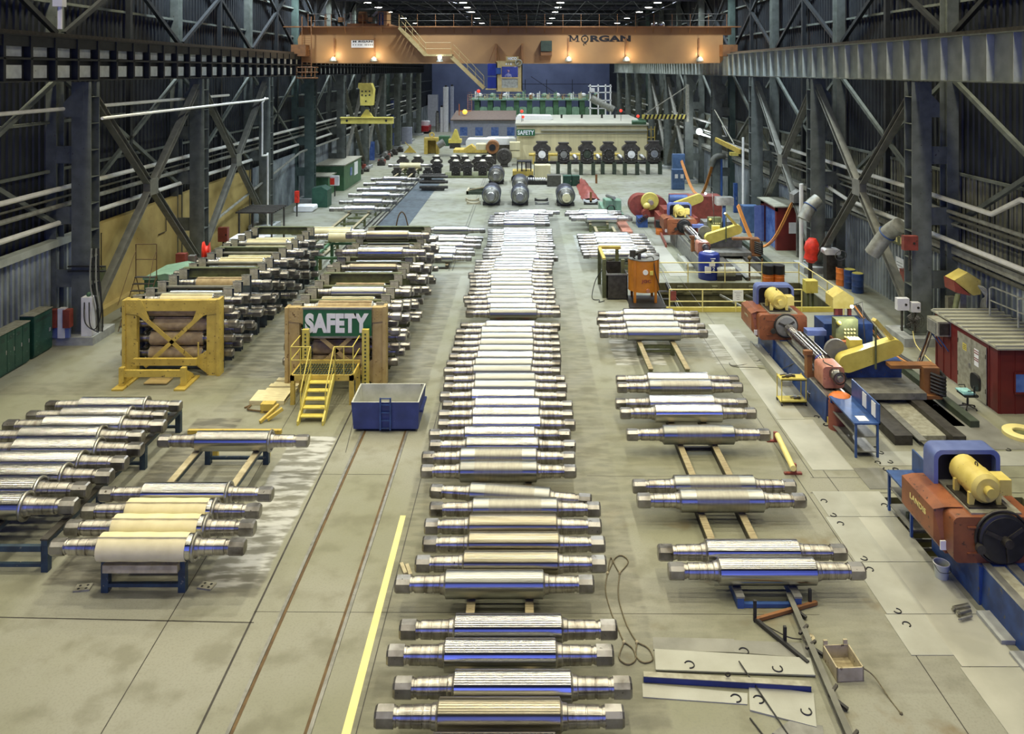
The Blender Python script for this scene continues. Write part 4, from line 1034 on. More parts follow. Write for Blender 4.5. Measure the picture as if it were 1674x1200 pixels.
for k in range(14):
    x = -18.4+rnd.uniform(-.8,.9); y = 87+k*2.0; r = rnd.uniform(.3,.6)
    t = thing('spare_fitting', 'dark machine fitting in the clutter beyond the green container, %s along' % ordn(k+1), 'machine part', (x,y,0), 'clutter of machine fittings')
    MB().box(x-r,x+r,y-r*.7,y+r*.7,0,r*1.1).build('base','dark_steel' if k%3 else 'machine_red',t)
    MB().cyl((x,y-r,r*1.3),(x,y+r,r*1.3),r*.55,n=12).build('drum_body','chock_iron' if k%2 else 'grey_steel',t)
# far locker-side pieces
def cabinet(px, py, w, h, d, mat, label, name='cabinet', cat='cabinet', door=True):
    p = P(px, py); t = thing(name, label, cat, tuple(p))
    MB().box(p.x-w/2,p.x+w/2,p.y,p.y+d,0,h).build('body',mat,t)
    if door:
        MB().box(p.x-w/2+.05,p.x+w/2-.05,p.y-.03,p.y,.1,h-.1).build('door',mat,t)
        MB().box(p.x+w/2-.15,p.x+w/2-.1,p.y-.06,p.y-.03,h*.45,h*.55).build('handle','bright_steel',t)
    return t
cabinet(632,251,1.2,4.0,1.2,'olive','brown cabinet between the fifth and sixth locker-side columns')
cabinet(641,240,.5,7.0,.4,'periwinkle','narrow lilac post cabinet beyond the brown cabinet')
cabinet(608,262,.6,2.4,.3,'window_blue','pale lit screen beside the far columns', 'lit_screen', 'screen', False)
cabinet(665,235,1.6,2.6,.5,'lilac_panel','lilac board leaning by the far locker-side columns','board','board',False)
cabinet(707,206,2.0,6.5,2,'white_paint','white tall tank on the far locker side','storage_tank','tank',False)
t = thing('pickup_truck','red vehicle parked far down the hall','car',(XX(692,150),146,0))
xx = XX(692,146); MB().rbox((xx,147.5,.9),(2.1,4.2,1.0),.2).build('body','car_red',t); MB().rbox((xx,148,1.75),(1.8,2.0,.9),.25).build('cabin','white_paint',t)
for dx in (-.9,.9):
    for y in (146.2,148.9): MB().cyl((xx+dx-.12,y,.38),(xx+dx+.12,y,.38),.38,n=14).build('wheel','black_iron',t)
# yellow lift frame etc. in the mid-distance
p = P(705,252); t = thing('lifting_frame','yellow steel box frame with a ring on top, beyond the roll chocks','frame',tuple(p))
w_ = 1.0
MB().box(p.x-w_,p.x+w_,p.y,p.y+1.4,1.9,2.25).box(p.x-w_,p.x-w_+.5,p.y,p.y+1.4,0,1.9).box(p.x+w_-.35,p.x+w_,p.y,p.y+1.4,0,1.9).box(p.x-w_,p.x+w_,p.y+1.3,p.y+1.4,0,1.9).build('frame_body','yellow_paint',t)
MB().ring((p.x,p.y+.7,2.6),(0,1,0),.3,.09).build('lifting_ring','yellow_paint',t)
p = P(670,251); t = thing('spreader','small yellow lifting tong lying beyond the chocks','tong',tuple(p))
MB().prism([(p.x-.9,p.y,.1),(p.x+.9,p.y,.1),(p.x+.3,p.y,.7),(p.x,p.y,1.1),(p.x-.3,p.y,.7)],(0,.3,0)).build('yoke','yellow_paint',t); MB().beam((p.x,p.y,.9),(p.x-.7,p.y,1.6),.08,.08).build('arm','yellow_paint',t)
# ================================================================ GRINDER SIDE OF THE FLOOR
def quad(mb, pts, z=.0, th=.012):
    b = [Vector((p.x,p.y,z)) for p in pts]; return mb.prism(b, (0,0,th))
def lug(p, a, parent, z=.012, r=.075):
    MB().ring((p[0],p[1],z+.006),(0,0,1),r,.014,14,6,a,a+4.4).build('lifting_lug','black_iron',parent)
def fplate(x0,x1,y0,y1,mat,label,lugs=(),th=.012,name='floor_plate'):
    t = thing(name,label,'floor plate',((x0+x1)/2,(y0+y1)/2,0),'steel floor plates on the grinder side')
    MB().box(x0,x1,y0+.012,y1-.012,0,th).build('plate_sheet',mat,t)
    for i,(px,py) in enumerate(lugs): lug(P(px,py), i*1.7, t, th)
    return t
fplate(8.35,9.55,23.05,26.4,'smooth_plate','smooth steel floor plate at the foot of the middle walkway strip')
fplate(8.35,9.3,26.4,30.8,'smooth_plate','smooth steel floor plate beside the yellow tool cart')
fplate(8.35,9.1,30.8,36.3,'smooth_plate','smooth steel floor plate beside the middle grinder headstock')
fplate(7.9,8.75,20.65,21.9,'tread_plate','tread plate at the head of the near walkway strip',((1347,820),(1362,843)))
fplate(8.75,9.75,20.65,21.9,'smooth_plate','smooth plate at the head of the near walkway strip',((1446,827),))
fplate(7.8,8.65,18.75,20.65,'tread_plate','tread plate second in the near walkway strip',((1374,857),(1412,914)))
fplate(8.65,9.65,18.75,20.65,'smooth_plate','smooth plate second in the near walkway strip')
fplate(7.72,8.6,16.95,18.75,'tread_plate','tread plate third in the near walkway strip',((1422,932),(1467,1000)))
fplate(8.6,9.7,16.95,18.75,'smooth_plate','smooth plate third in the near walkway strip')
fplate(7.66,8.5,15.75,16.95,'tread_plate','tread plate fourth in the near walkway strip, at its stepped corner',((1482,1022),))
fplate(8.5,9.7,15.45,16.95,'smooth_plate','smooth plate fourth in the near walkway strip')
fplate(8.45,9.7,13.0,15.45,'smooth_plate','smooth plate at the near end of the walkway strip')
fplate(9.55,10.4,22.0,23.2,'tread_dark','tread plate in front of the blue bench',((1435,757),(1455,756),(1448,768),(1464,768)))
fplate(9.3,10.1,26.6,29.6,'tread_dark','dark tread plate beside the blue bench',((1335,682),(1347,683),(1350,695)))
fplate(10.4,15.2,23.3,24.2,'tread_plate','wide tread plate before the grinder ways',((1432,733),(1440,741),(1573,724),(1581,733),(1590,741)))
fplate(13.9,15.3,24.3,29.5,'tread_dark','tread plate between the ways and the red shed',((1530,664),(1557,664)))
fplate(15.3,16.4,23.6,25.6,'tread_dark','tread plate beside the yellow ring',((1617,736),(1648,736)))
for k,(a,b) in enumerate((((8.9,46),(11,60)),)):
    fplate(8.2,9.2,44.8,52.5,'smooth_plate','smooth steel strip beside the far grinder bed')

# ---------------------------------------------------------------- roll grinders
def belt_guard(mb, a, b, r, y0, y1, n=10):
    a, b = Vector(a), Vector(b); d = (b-a).normalized(); q = Vector((-d.y, d.x)); poly = []
    for i in range(n+1):
        t = PI/2+PI*i/n; v = a + (d*math.cos(t)+q*math.sin(t))*r; poly.append((v.x,y0,v.y))
    for i in range(n+1):
        t = -PI/2+PI*i/n; v = b + (d*math.cos(t)+q*math.sin(t))*r*.9; poly.append((v.x,y0,v.y))
    return mb.prism(poly,(0,y1-y0,0))
def grinder(Yh, Yn, Yw, label, glabel, bodym='machine_orange', bedm='blue_paint', face='black_iron', fr=.54, near=False):
    """Yh front of headstock, Yn near end of the bed, Yw wheelhead station"""
    X = 9.95
    t = thing('roll_grinder', label, 'grinding machine', (X+.5, Yn, 0))
    # bed
    MB().prism([(X-.05,Yn,0),(X,Yn,.82),(X+.75,Yn,.82),(X+.95,Yn,.45),(X+1.1,Yn,0)],(0,Yh+.4-Yn,0)).build('bed',bedm,t,smooth=0)
    MB().box(X,X+.16,Yn+.02,Yh-.05,.82,.88).box(X+.5,X+.72,Yn+.02,Yh-.05,.82,.88).build('bed_way','bright_steel',t)
    MB().box(X+.2,X+.46,Yn+.1,Yh-.1,.82,.835).build('coolant_tray','cap_steel',t)
    # headstock
    MB().box(X-.1,X+1.3,Yh-.1,Yh+1.9,0,.85).build('base',bedm,t)
    b = MB().rbox((X+.35,Yh+.95,1.35),(1.9,1.9,1.0),.14); b.build('headstock',bodym,t)
    MB().prism([(X-.6,Yh+.35,.85),(X-.78,Yh+.5,1.1),(X-.78,Yh+.5,1.75),(X-.6,Yh+.35,1.88),(X-.2,Yh+.35,1.88),(X-.2,Yh+.35,.85)],(0,1.5,0)).build('gear_cover',bodym,t)
    MB().box(X-.15,X+.95,Yh+.1,Yh+1.7,1.85,1.89).build('top_plate','cap_steel',t)
    MB().lathe((X+.45,Yh,1.42),(0,-1,0),[(0,fr),(.10,fr),(.12,fr-.05),(.14,fr-.05)],32).build('face_plate',face,t)
    q = MB()
    for i in range(3): q.beam((X+.45,Yh-.15,1.42),(X+.45+fr*.85*math.cos(2.1*i+.6),Yh-.15,1.42+fr*.85*math.sin(2.1*i+.6)),.03,.08)
    q.cyl((X+.45,Yh-.3,1.42),(X+.45,Yh-.12,1.42),.1,n=14); q.build('driving_dog','dark_steel',t)
    MB().cyl((X-.1,Yh-.12,1.25),(X+.0,Yh+.1,1.25),.08,n=12).cyl((X-.1,Yh-.2,1.25),(X-.1,Yh-.12,1.25),.1,n=12).build('hand_wheel','dark_steel',t)
    for z in (1.62,1.05): MB().box(X-.3,X+.2,Yh-.03,Yh,z,z+.03).build('trim_bar',bodym,t)
    MB().box(X-.72,X-.3,Yh+.3,Yh+.34,.95,1.15).build('maker_plate','paper_white',t)
    MB().ring((X+.45,Yh-.02,1.42),(0,-1,0),fr+.04,.03,32,6).build('face_rim','dark_steel',t)
    # motor on top: axis along the hall
    zc = 2.30; xm = X+.3
    m = MB().lathe((xm,Yh+.25,zc),(0,1,0),[(0,.10),(.0,.26),(.08,.33),(.45,.345),(.45,.33),(1.0,.33),(1.1,.24),(1.12,.1)],20); m = m.build('motor','motor_yellow',t)
    MB().cyl((xm,Yh+.1,zc),(xm,Yh+.26,zc),.11,n=12).build('shaft_cap','motor_yellow',m)
    MB().box(xm+.34,xm+.62,Yh+.4,Yh+.8,zc-.2,zc+.15).build('terminal_box','motor_yellow',m)
    MB().ring((xm,Yh+.7,zc+.36),(1,0,0),.05,.015,12,6).build('lifting_eye','dark_steel',m)
    for y in (Yh+.35,Yh+.95): MB().prism([(xm-.36,y,1.9),(xm-.26,y,1.9),(xm-.2,y,zc-.1),(xm-.36,y,zc-.1)],(0,.08,0)).prism([(xm+.36,y,1.9),(xm+.26,y,1.9),(xm+.2,y,zc-.1),(xm+.36,y,zc-.1)],(0,.08,0)).build('motor_foot','motor_yellow',m)
    MB().box(xm-.42,xm+.42,Yh+.25,Yh+1.2,1.88,1.93).build('motor_plate','dark_steel',m)
    # arched drive-belt cover behind the motor
    mb = MB(); out = []; inn = []
    for (w, z1, r, L_) in ((.78,.62,.2,out),(.68,.52,.15,inn)):
        for sx, a0 in ((1,0),(-1,PI/2)):
            for i in range(6):
                a = a0+PI/2*i/5; L_.append((xm+.15+sx*(w-r)+r*math.cos(a), zc+z1-.25-r+r*math.sin(a)))
    y0, y1 = Yh+1.35, Yh+1.85
    vs = []
    out2 = [(out[0][0],1.7)]+out+[(out[-1][0],1.7)]; inn2 = [(inn[0][0],1.7)]+inn+[(inn[-1][0],1.7)]
    n = len(out2)
    vs = [(x,y0,z) for x,z in out2]+[(x,y1,z) for x,z in out2]+[(x,y0,z) for x,z in inn2]+[(x,y1-.04,z) for x,z in inn2]
    fs = []
    for i in range(n-1): fs += [(i,i+1,n+i+1,n+i),(2*n+i,2*n+i+1,3*n+i+1,3*n+i),(i,i+1,2*n+i+1,2*n+i)]
    fs.append(tuple(range(n,2*n))); mb.add(vs,fs); mb.build('belt_cover','periwinkle',t)
    mb = MB(); mb.prism([(x,y0+.18,z) for x,z in inn2],(0,.02,0)); mb.build('belt_cover_shade','black_iron',t)  # black sheet stands in for the shade inside the open cover
    # tailstock
    yt = Yn+.55
    MB().rbox((X+.42,yt+.35,1.28),(.72,.8,.72),.12).build('tailstock','pink_cast' if not near else bodym,t)
    MB().cyl((X+.45,yt-.45,1.42),(X+.45,yt,1.42),.16,n=16).cyl((X+.45,yt-.6,1.42),(X+.45,yt-.45,1.42),.09,n=12).build('quill','grey_steel',t)
    MB().ring((X+.45,yt-.5,1.42),(0,1,0),.2,.025,16,6).tube(arc([(X+.3,yt-.3,1.75),(X+.1,yt-.1,1.8),(X+.2,yt+.3,1.75)],5),.02,6).build('hand_wheel','dark_steel',t)
    # steady rests
    for k, y in enumerate((yt+1.05,)):
        MB().box(X-.08,X+.1,y,y+.28,.85,1.75).box(X+.1,X+.9,y,y+.28,.85,1.0).box(X-.2,X+.1,y-.04,y+.1,1.65,1.8).build('steady_rest','crane_rust',t)
    # wheelhead carriage on its own ways to the side
    wx = X+1.5
    MB().box(wx,wx+.55,Yn-1.6,Yh+1.4,.0,.3).build('front_way','dark_steel',t)
    MB().box(wx+.7,wx+.95,Yn-1.7,Yh+1.4,.16,.2).build('way_belt','grey_steel',t)
    MB().box(wx+.95,wx+1.75,Yn-1.3,Yh+1.4,.0,.16).build('way_tray','cap_steel',t)
    MB().box(wx+1.75,wx+2.15,Yn-1.7,Yh+1.4,.0,.32).build('rear_way','dark_steel',t)
    MB().box(wx+3.0,wx+3.3,Yn-.4,Yh+1.4,.0,.22).build('outer_way','dark_olive',t)
    MB().box(wx+2.3,wx+2.9,Yn-.3,Yh+1.4,.004,.012).build('cable_trench','black_iron',t)
    c = MB().box(wx-.1,wx+2.3,Yw-1.2,Yw+1.6,.33,.55).build('carriage','grey_steel',t)
    MB().box(wx+.1,wx+2.1,Yw+.2,Yw+1.5,.55,1.15).build('wheelhead_base',bedm,c)
    MB().lathe((wx-.15,Yw+.45,1.42),(0,1,0),[(0,.1),(0,.42),(.12,.42),(.12,.1)],28).build('grinding_wheel','grey_cable',c)
    mb = MB(); belt_guard(mb,(wx+.05,1.15),(wx+1.75,1.72),.32,Yw-.1,Yw+.3); mb.build('belt_guard','bright_yellow',c)
    MB().beam((wx+.95,Yw-.15,2.75),(wx+1.9,Yw+.1,1.75),.2,.12).build('splash_cover','motor_yellow',c)
    MB().cyl((wx+1.0,Yw-.18,1.0),(wx+1.0,Yw-.18,2.5),.04,n=8).build('stay_rod','olive',c)
    MB().box(wx+.3,wx+.75,Yw+.35,Yw+.7,1.15,1.85).build('coolant_hood','bright_yellow',c)
    # operator console
    cn = MB().box(wx+.4,wx+1.25,Yw+1.9,Yw+2.3,1.35,2.1).build('console','olive',c)
    q = MB()
    for i in range(4):
        for j in range(3): q.cyl((wx+.75+.12*i,Yw+1.87,1.45+.14*j),(wx+.75+.12*i,Yw+1.9,1.45+.14*j),.035,n=8)
    q.build('button','pale_yellow',cn)
    MB().sphere((wx+.5,Yw+1.85,1.98),.09).build('push_knob','bright_yellow',cn)
    MB().box(wx+.35,wx+1.3,Yw+1.7,Yw+2.4,.55,1.33).build('console_base',bodym,c)
    MB().box(wx+.3,wx+2.2,Yw+2.8,Yw+3.9,.1,1.65).build('drive_cabinet',bedm,c)
    MB().box(wx-.55,wx+.2,Yw+2.3,Yw+2.7,1.35,1.55).build('arm_rest','periwinkle',c)
    # cable carrier on the outer way
    k = MB().box(wx+2.1,wx+2.9,Yw-1.1,Yw-.8,.3,.42).box(wx+2.35,wx+2.9,Yw-.9,Yw-.6,.4,1.3).box(wx+1.3,wx+2.9,Yw-.7,Yw-.3,1.2,1.32).build('cable_carrier','crane_rust',c)
    q = MB()
    for i in range(6): q.tube(arc([(wx+2.55,Yw-.95,1.15-.12*i),(wx+2.95,Yw-1.15,1.05-.12*i),(wx+3.05,Yw-.6,1.1-.12*i)],5),.05,6)
    q.build('cable_loop','black_iron',k)
    return t
GA = grinder(31.7, 26.2, 28.4, 'blue and orange roll grinder in the middle, its yellow belt guard by a white-sprayed roll', '', face='grey_cable', fr=.42)
GB = grinder(17.35, 9.6, 12.2, 'nearest blue and orange roll grinder with a yellow motor and black face plate', '', near=True)
GC = grinder(52.0, 45.5, 49.4, 'far roll grinder with glaring lamp-lit headstock beyond the pit', '', face='black_iron', fr=.4, bedm='grey_steel')
def lettering_side(parent, s, w, h, c, mat, rz):
    lettering(parent, s, w, h, c, mat, depth=.008, bold=.02, rotz=rz)
lettering_side(GB, 'LANDIS', .75, .13, (9.165,18.55,1.5), 'pale_yellow', -PI/2)
lettering_side(GA, 'LANDIS', .5, .09, (9.165,32.9,1.5), 'pale_wood', -PI/2)
# the rolls being ground
def ground_roll(Yfar, lab):
    o = roll('bright', (10.4, Yfar-2.42, 1.42-RB*1.12), lab, None, 1.12, PI/2); return o
ground_roll(31.35, 'wet bright roll mounted in the middle grinder')
ground_roll(51.6, 'glaring roll mounted in the far grinder beyond the pit')
# grinder D: large red one with a yellow wheel
t = thing('red_grinder', 'big red machine with a yellow wheel beyond the far grinder', 'grinding machine', (9.6,58,0))
y = 60.0
mb = MB(); belt_guard(mb,(8.75,1.35),(10.0,1.3),.85,y,y+1.2); mb.build('wheel_housing','machine_red',t)
MB().lathe((9.4,y-.05,1.75),(0,-1,0),[(0,.64),(.12,.68),(.2,.62),(.2,.25),(.3,.25),(.3,.05)],30).build('yellow_wheel','bright_yellow',t)
MB().cyl((9.4,y-.9,1.75),(9.4,y-.2,1.75),.18,n=16).build('spindle','bright_steel',t)
MB().box(9.6,12.2,56.0,59.0,0,1.2).box(9.9,11.8,56.5,58.5,1.2,1.7).build('saddle','machine_red',t)
MB().cyl((10.6,58.4,2.1),(11.9,58.4,2.1),.38,n=16).build('blue_motor','bench_blue',t)
mb = MB(); belt_guard(mb,(11.0,1.75),(12.6,2.35),.34,57.4,57.8); mb.build('belt_guard','bright_yellow',t)
MB().box(11.2,15,60.5,62,0,2.0).build('rear_body','machine_red',t)
MB().box(6.9,7.6,56,62,0,.25).build('bed_rail','pink_cast',t)
# green machine beside it
t = thing('lathe', 'pale green machine tool with handwheels beside the big red machine', 'machine', (6.6,63,0))
MB().box(6.1,7.5,60.2,66,0,.7).build('bed','pale_green',t); MB().box(6.2,7.4,61.0,62.2,.7,1.6).box(6.3,7.3,63.5,64.3,.7,1.3).build('carriage','pale_green',t)
for y in (60.9,63.4): MB().ring((6.6,y,1.0),(0,1,.2),.28,.04,16,6).build('hand_wheel','dark_steel',t)
MB().cyl((6.8,60.4,1.9),(6.8,66,1.2),.12,n=10).build('bar','grey_steel',t)
# drum-like black and orange canister and yellow-topped set beside grinder C
for k,(px,py,m,lab) in enumerate(((1079,383,'drum_orange','orange and black drum beside the far grinder headstock'),(1256,462,'drum_orange','low orange drum at the pit corner post'),(1273,462,'drum_orange','second low orange drum at the pit corner')) ):
    p = P(px,py); t = thing('oil_drum', lab, 'drum', tuple(p))
    MB().lathe((p.x,p.y,0),(0,0,1),[(0,.3),(.02,.31),(.3,.3),(.32,.315),(.34,.3),(.6,.3),(.62,.315),(.64,.3),(.9,.31),(.92,.29)],20).build('shell',m,t)
    MB().cyl((p.x,p.y,.5),(p.x,p.y,.97),.32,n=20).build('black_band','black_iron',t)
p = P(1050,372); t = thing('valve_stack','cluttered blue and yellow valve unit beside the far grinder','machine part',tuple(p))
MB().box(p.x-.3,p.x+.4,p.y,p.y+1.2,0,.7).build('base','bench_blue',t); MB().cyl((p.x+.3,p.y,1.0),(p.x+.3,p.y+.6,1.0),.3,n=14).build('pump','machine_red',t); MB().sphere((p.x+.4,p.y+.4,1.5),.28).build('reservoir','motor_yellow',t)
for i in range(4): MB().ring((p.x-.2+.15*i,p.y-.1,.5+.1*i),(0,1,.3),.16,.03,12,6).build('valve_wheel','dark_steel',t)

# cable festoons hanging between posts
def festoon(a, low, b, n, mat, label, r=.035):
    t = thing('cable_festoon', label, 'cables', tuple(low))
    a, low, b = Vector(a), Vector(low), Vector(b)
    for i in range(n):
        o = Vector((.07*i,.05*i,.05*(i%3)))
        m1 = (a+low)/2+Vector((0,0,-.35*(a.z-low.z)+0)); m1 = a.lerp(low,.55)+Vector((0,0,-.22*abs(a.z-low.z))); m2 = b.lerp(low,.55)+Vector((0,0,-.22*abs(b.z-low.z)))
        MB().tube(arc([a+o,m1+o,low+o,m2+o,b+o],8),r,6).build('cable', mat[i % len(mat)], t)
def post_box(x, y, h, w, d, bh, mat, pm, label, peak=True):
    t = thing('cable_box', label, 'cable box', (x,y,0))
    MB().box(x-.09,x+.09,y-.09,y+.09,0,h).build('post', pm, t)
    mb = MB().prism([(x-w/2,y-d/2,h),(x+w/2,y-d/2,h),(x+w/2,y-d/2,h+bh)]+([(x,y-d/2,h+bh+.28)] if peak else [])+[(x-w/2,y-d/2,h+bh)],(0,d,0))
    mb.build('housing', mat, t); return t
# near yellow house-shaped box on red posts
p = post_box(12.9, 32.6, 1.95, .85, .8, .45, 'motor_yellow', 'machine_red', 'yellow house-shaped cable box on red posts behind the middle grinder')
MB().box(12.6,12.72,32.3,32.45,0,1.95).box(13.15,13.27,32.3,32.45,0,1.95).build('side_post','machine_red',p)
festoon((13.3,32.2,2.0),(14.7,30.2,.35),(15.7,30.9,1.5),5,('black_iron','orange_hose','black_iron','pale_wood'),'sagging black and orange cables running to the near red shed')
t = thing('cable_box','yellow and red house-shaped cable box on the corrugated wall','cable box',(16.8,31.6,0))
MB().box(17.35,17.6,31.7,31.95,0,2.9).build('post','galv_pipe',t)
MB().prism([(16.95,31.4,3.3),(18.0,31.4,3.3),(18.0,31.4,2.75),(17.7,31.4,2.7)],(0,.7,0)).prism([(16.95,31.4,3.3),(18.0,31.4,3.3),(17.5,31.4,3.62)],(0,.7,0)).build('housing','motor_yellow',t)
MB().prism([(16.92,31.35,3.3),(17.6,31.35,2.7),(16.97,31.35,2.85)],(0,.78,0)).build('side_panel','machine_red',t)
MB().cyl((17.1,31.4,2.75),(16.85,31.2,2.1),.1,n=12).build('nozzle','olive',t)
for i in range(4): MB().tube(arc([(17.9,31.4,3.1),(18.1,31.2,3.0-.1*i),(18.05,31.1+.1*i,2.5),(18.05,31.1+.12*i,1.7)],5),.035,6).build('conduit','galv_pipe',t)
# grey boxes near grinder C and their orange festoons
b1 = P(1188,300); 
post_box(12.9,51.5,2.9,1.1,.7,.5,'grey_steel','bench_blue','grey cable box on a blue post beside the far grinder',False)
post_box(17.0,49.5,3.4,.8,.8,.5,'grey_steel','grey_steel','grey peaked cable box by the second grinder-side column')
festoon((13.6,51.0,2.9),(14.6,49.5,.55),(16.6,49.6,3.3),4,('orange_hose',),'orange cables sagging between two grey boxes by the far grinder',.04)
t = thing('duct_elbow','dark ribbed duct elbow on a blue frame beyond the far grinder','duct',(17.0,71.5,0))
MB().tube(arc([(16.3,69.5,3.2),(16.5,69.5,3.8),(16.9,69.5,4.1),(17.5,69.5,4.1)],5),.28,12).build('elbow','dark_pipe',t)
MB().box(17.1,17.25,69.4,69.6,0,3.9).build('post','bench_blue',t)
festoon((14.9,76.0,2.9),(15.5,71.5,.35),(16.3,69.5,3.3),4,('orange_hose',),'long orange cables sagging from the blue cabinet to the duct elbow',.05)
# blue control cabinets
cabinet(1110,300,1.25,3.0,.6,'cabinet_blue','tall blue control cabinet beyond the big red machine')
t = cabinet(1109,310,1.2,1.95,.6,'cabinet_blue','lower blue cabinet with white notices in front of the tall blue one')
pp = P(1109,310)
for dx in (-.35,.2): MB().box(pp.x+dx,pp.x+dx+.3,pp.y-.05,pp.y-.03,1.1,1.5).build('notice','paper_white',t)
cabinet(1228,381,1.1,1.9,.9,'cabinet_blue','blue-grey control cabinet between the orange cables')
cabinet(1249,392,.5,1.4,.8,'red_wood','narrow brown cabinet beside the blue-grey cabinet')
cabinet(1366,455,.75,1.2,.6,'cap_steel','small pale cabinet under the crossed braces')
cabinet(1203,348,.3,2.4,.3,'bench_blue','slim blue post cabinet by the grey cable box')

# ---------------------------------------------------------------- orange tank and neighbours
t = thing('mixing_tank', 'upright orange tank on legs with red stencilled letters', 'tank', (6.0,40.2,0))
cx, cy, R_ = 6.0, 40.2, .78
MB().cyl((cx,cy,.55),(cx,cy,2.12),R_,n=36).build('shell','tank_orange',t)
MB().cyl((cx,cy,2.12),(cx,cy,2.15),R_+.02,n=36).build('lid','grey_steel',t)
for a in (-2.3,-.85,.85,2.3):
    x, y = cx+R_*math.cos(a), cy+R_*math.sin(a); MB().box(x-.06,x+.06,y-.06,y+.06,0,2.1).build('leg','tank_orange',t)
MB().sphere((cx,cy,2.22),.2,sz=.5).build('hatch','paper_white',t)
t2 = MB().box(cx-.35,cx-.2,cy-.5,cy-.3,2.15,2.45).cyl((cx-.6,cy-.5,2.4),(cx+.1,cy-.1,2.55),.09).cyl((cx-.62,cy-.5,2.3),(cx-.62,cy-.5,2.62),.15,n=12).build('mixer_motor','dark_steel',t)
MB().tube(arc([(cx+.1,cy-.3,2.2),(cx+.4,cy-.5,2.25),(cx+.45,cy-.8,1.6),(cx+.7,cy-.75,.8)],6),.025,6).tube(arc([(cx-.5,cy-.5,2.2),(cx-.6,cy-.2,2.3),(cx+.1,cy,2.25)],5),.03,6).build('hose','black_iron',t)
MB().cyl((cx+.1,cy-R_-.08,.68),(cx+.1,cy-R_,.68),.09,n=12).build('drain_plug','pink_cast',t)
yv = cy-R_-.012
lettering(t,'JGC',.5,.2,(cx+.02,yv,1.12),'machine_red',depth=.01,bold=.03)
MB().cyl((cx-.02,yv-.015,1.58),(cx-.02,yv+.05,1.58),.13,n=16).build('round_label','paper_white',t); MB().box(cx+.2,cx+.36,yv-.02,yv+.12,1.45,1.65).build('yellow_label','bright_yellow',t)
solo(MB().box(5.1,6.95,38.7,39.1,0,.06).box(5.15,6.9,39.1,40.9,0,.03), 'drip_tray', 'black_iron', 'black drip tray on the floor under the orange tank', 'tray')
t = thing('wash_bin', 'dark open steel bin inside a yellow frame beside the orange tank', 'bin', (4.5,41,0))
for x in (4.05,5.0):
    for y in (40.6,43.2): MB().box(x-.09,x+.09,y-.09,y+.09,0,1.95).build('frame_post','olive',t)
MB().box(4.0,5.2,43.1,43.3,1.9,2.05).box(3.97,4.13,40.6,43.2,1.9,2.02).build('frame_rail','yellow_paint',t)
mb = MB().box(4.15,4.2,40.2,42.9,.1,1.3).box(5.15,5.2,40.2,42.9,.1,1.3).box(4.15,5.2,40.2,40.25,.1,1.3).box(4.15,5.2,42.85,42.9,.1,1.3).box(4.15,5.2,40.2,42.9,.05,.1)
mb.build('tub','dark_steel',t); MB().box(4.1,5.25,40.15,40.2,1.25,1.33).build('tub_rim','grey_steel',t)
MB().tube(arc([(3.95,40.6,1.4),(3.6,40.5,.9),(3.4,40.2,.1),(3.75,40.0,.05),(3.7,39.7,.03),(4.0,39.9,.04)],6),.02,6).build('hose','black_iron',t)
# blue plastic drum
p = P(1159,459); p.y += .55; p.x = XX(1159,p.y)
t = thing('plastic_tank', 'tall dark blue plastic tank with white labels behind the pit rail', 'tank', tuple(p))
MB().lathe(p,(0,0,1),[(0,.57),(.04,.59),(1.3,.59),(1.4,.54),(1.44,.42),(1.46,.2)],32).build('body','plastic_blue',t)
MB().ring((p.x,p.y,1.46),(0,0,1),.3,.03,20,6).cyl((p.x,p.y,1.45),(p.x,p.y,1.5),.28,n=20).build('lid','periwinkle',t)
MB().box(p.x-.35,p.x-.02,p.y-.60,p.y-.5,.42,.78).build('label_sheet','paper_white',t); MB().box(p.x-.12,p.x+.2,p.y-.61,p.y-.55,.80,1.0).build('label_cloud','paper_white',t)
MB().box(p.x-.05,p.x+.22,p.y-.605,p.y-.5,1.2,1.24).box(p.x,p.x+.15,p.y-.605,p.y-.5,1.06,1.14).build('label_strip','paper_white',t)
lettering(t,'2',.13,.22,(p.x+.12,p.y-.6,.66),'lettering_white',depth=.01)
# pit rails
t = thing('pit_guard_rail', 'yellow guard rail around the sunken pit with a white notice', 'railing', (10.9,40.9,0))
px0,px1,py0,py1 = PIT
rail_run(t, [(px0+.05,py0-.1),(13.3,py0-.1)], 0, 'pale_yellow', .03, (1.07,.5), 1.7)
rail_run(t, [(px0,py1+.12),(px1,py1+.12),(px1+.12,py0-.6)], 0, 'pale_yellow', .028, (1.07,.55), 1.9)
MB().box(px0-.1,px1+.2,py0-.12,py0-.02,0,.22).build('kick_plate','bright_yellow',t)
q = MB().box(9.98,10.48,py0-.16,py0-.14,.52,1.05).build('notice','paper_white',t,label='white notice with grey lines of writing')
mb = MB()
for i,w in enumerate((.36,.2,.24,.12,.16)): mb.box(10.23-w/2,10.23+w/2,py0-.165,py0-.16,.95-.085*i,.965-.085*i)
mb.build('notice_line','grey_cable',q)
MB().box(px0+.1,px0+.36,py0-.16,py0-.1,.55,1.0).build('red_sign_box','machine_red',t)
t = thing('pit_ladder','dark steel stair sloping down into the pit beside the orange tank','stair',(7.4,40.6,-3))
MB().beam((7.0,42.9,.1),(7.9,38.9,-2.4),.06,.2).beam((7.6,42.9,.1),(8.5,38.9,-2.4),.06,.2).build('stringer','dark_steel',t)
for i in range(8): MB().box(7.1+.11*i,7.7+.11*i,42.4-.45*i,42.65-.45*i,-.25-.28*i,-.2-.28*i).build('tread','dark_steel',t)
MB().tube([(7.05,43,1.1),(7.3,42.4,1.0),(8.2,38.9,-1.4)],.025,6).build('hand_rail','grey_steel',t)
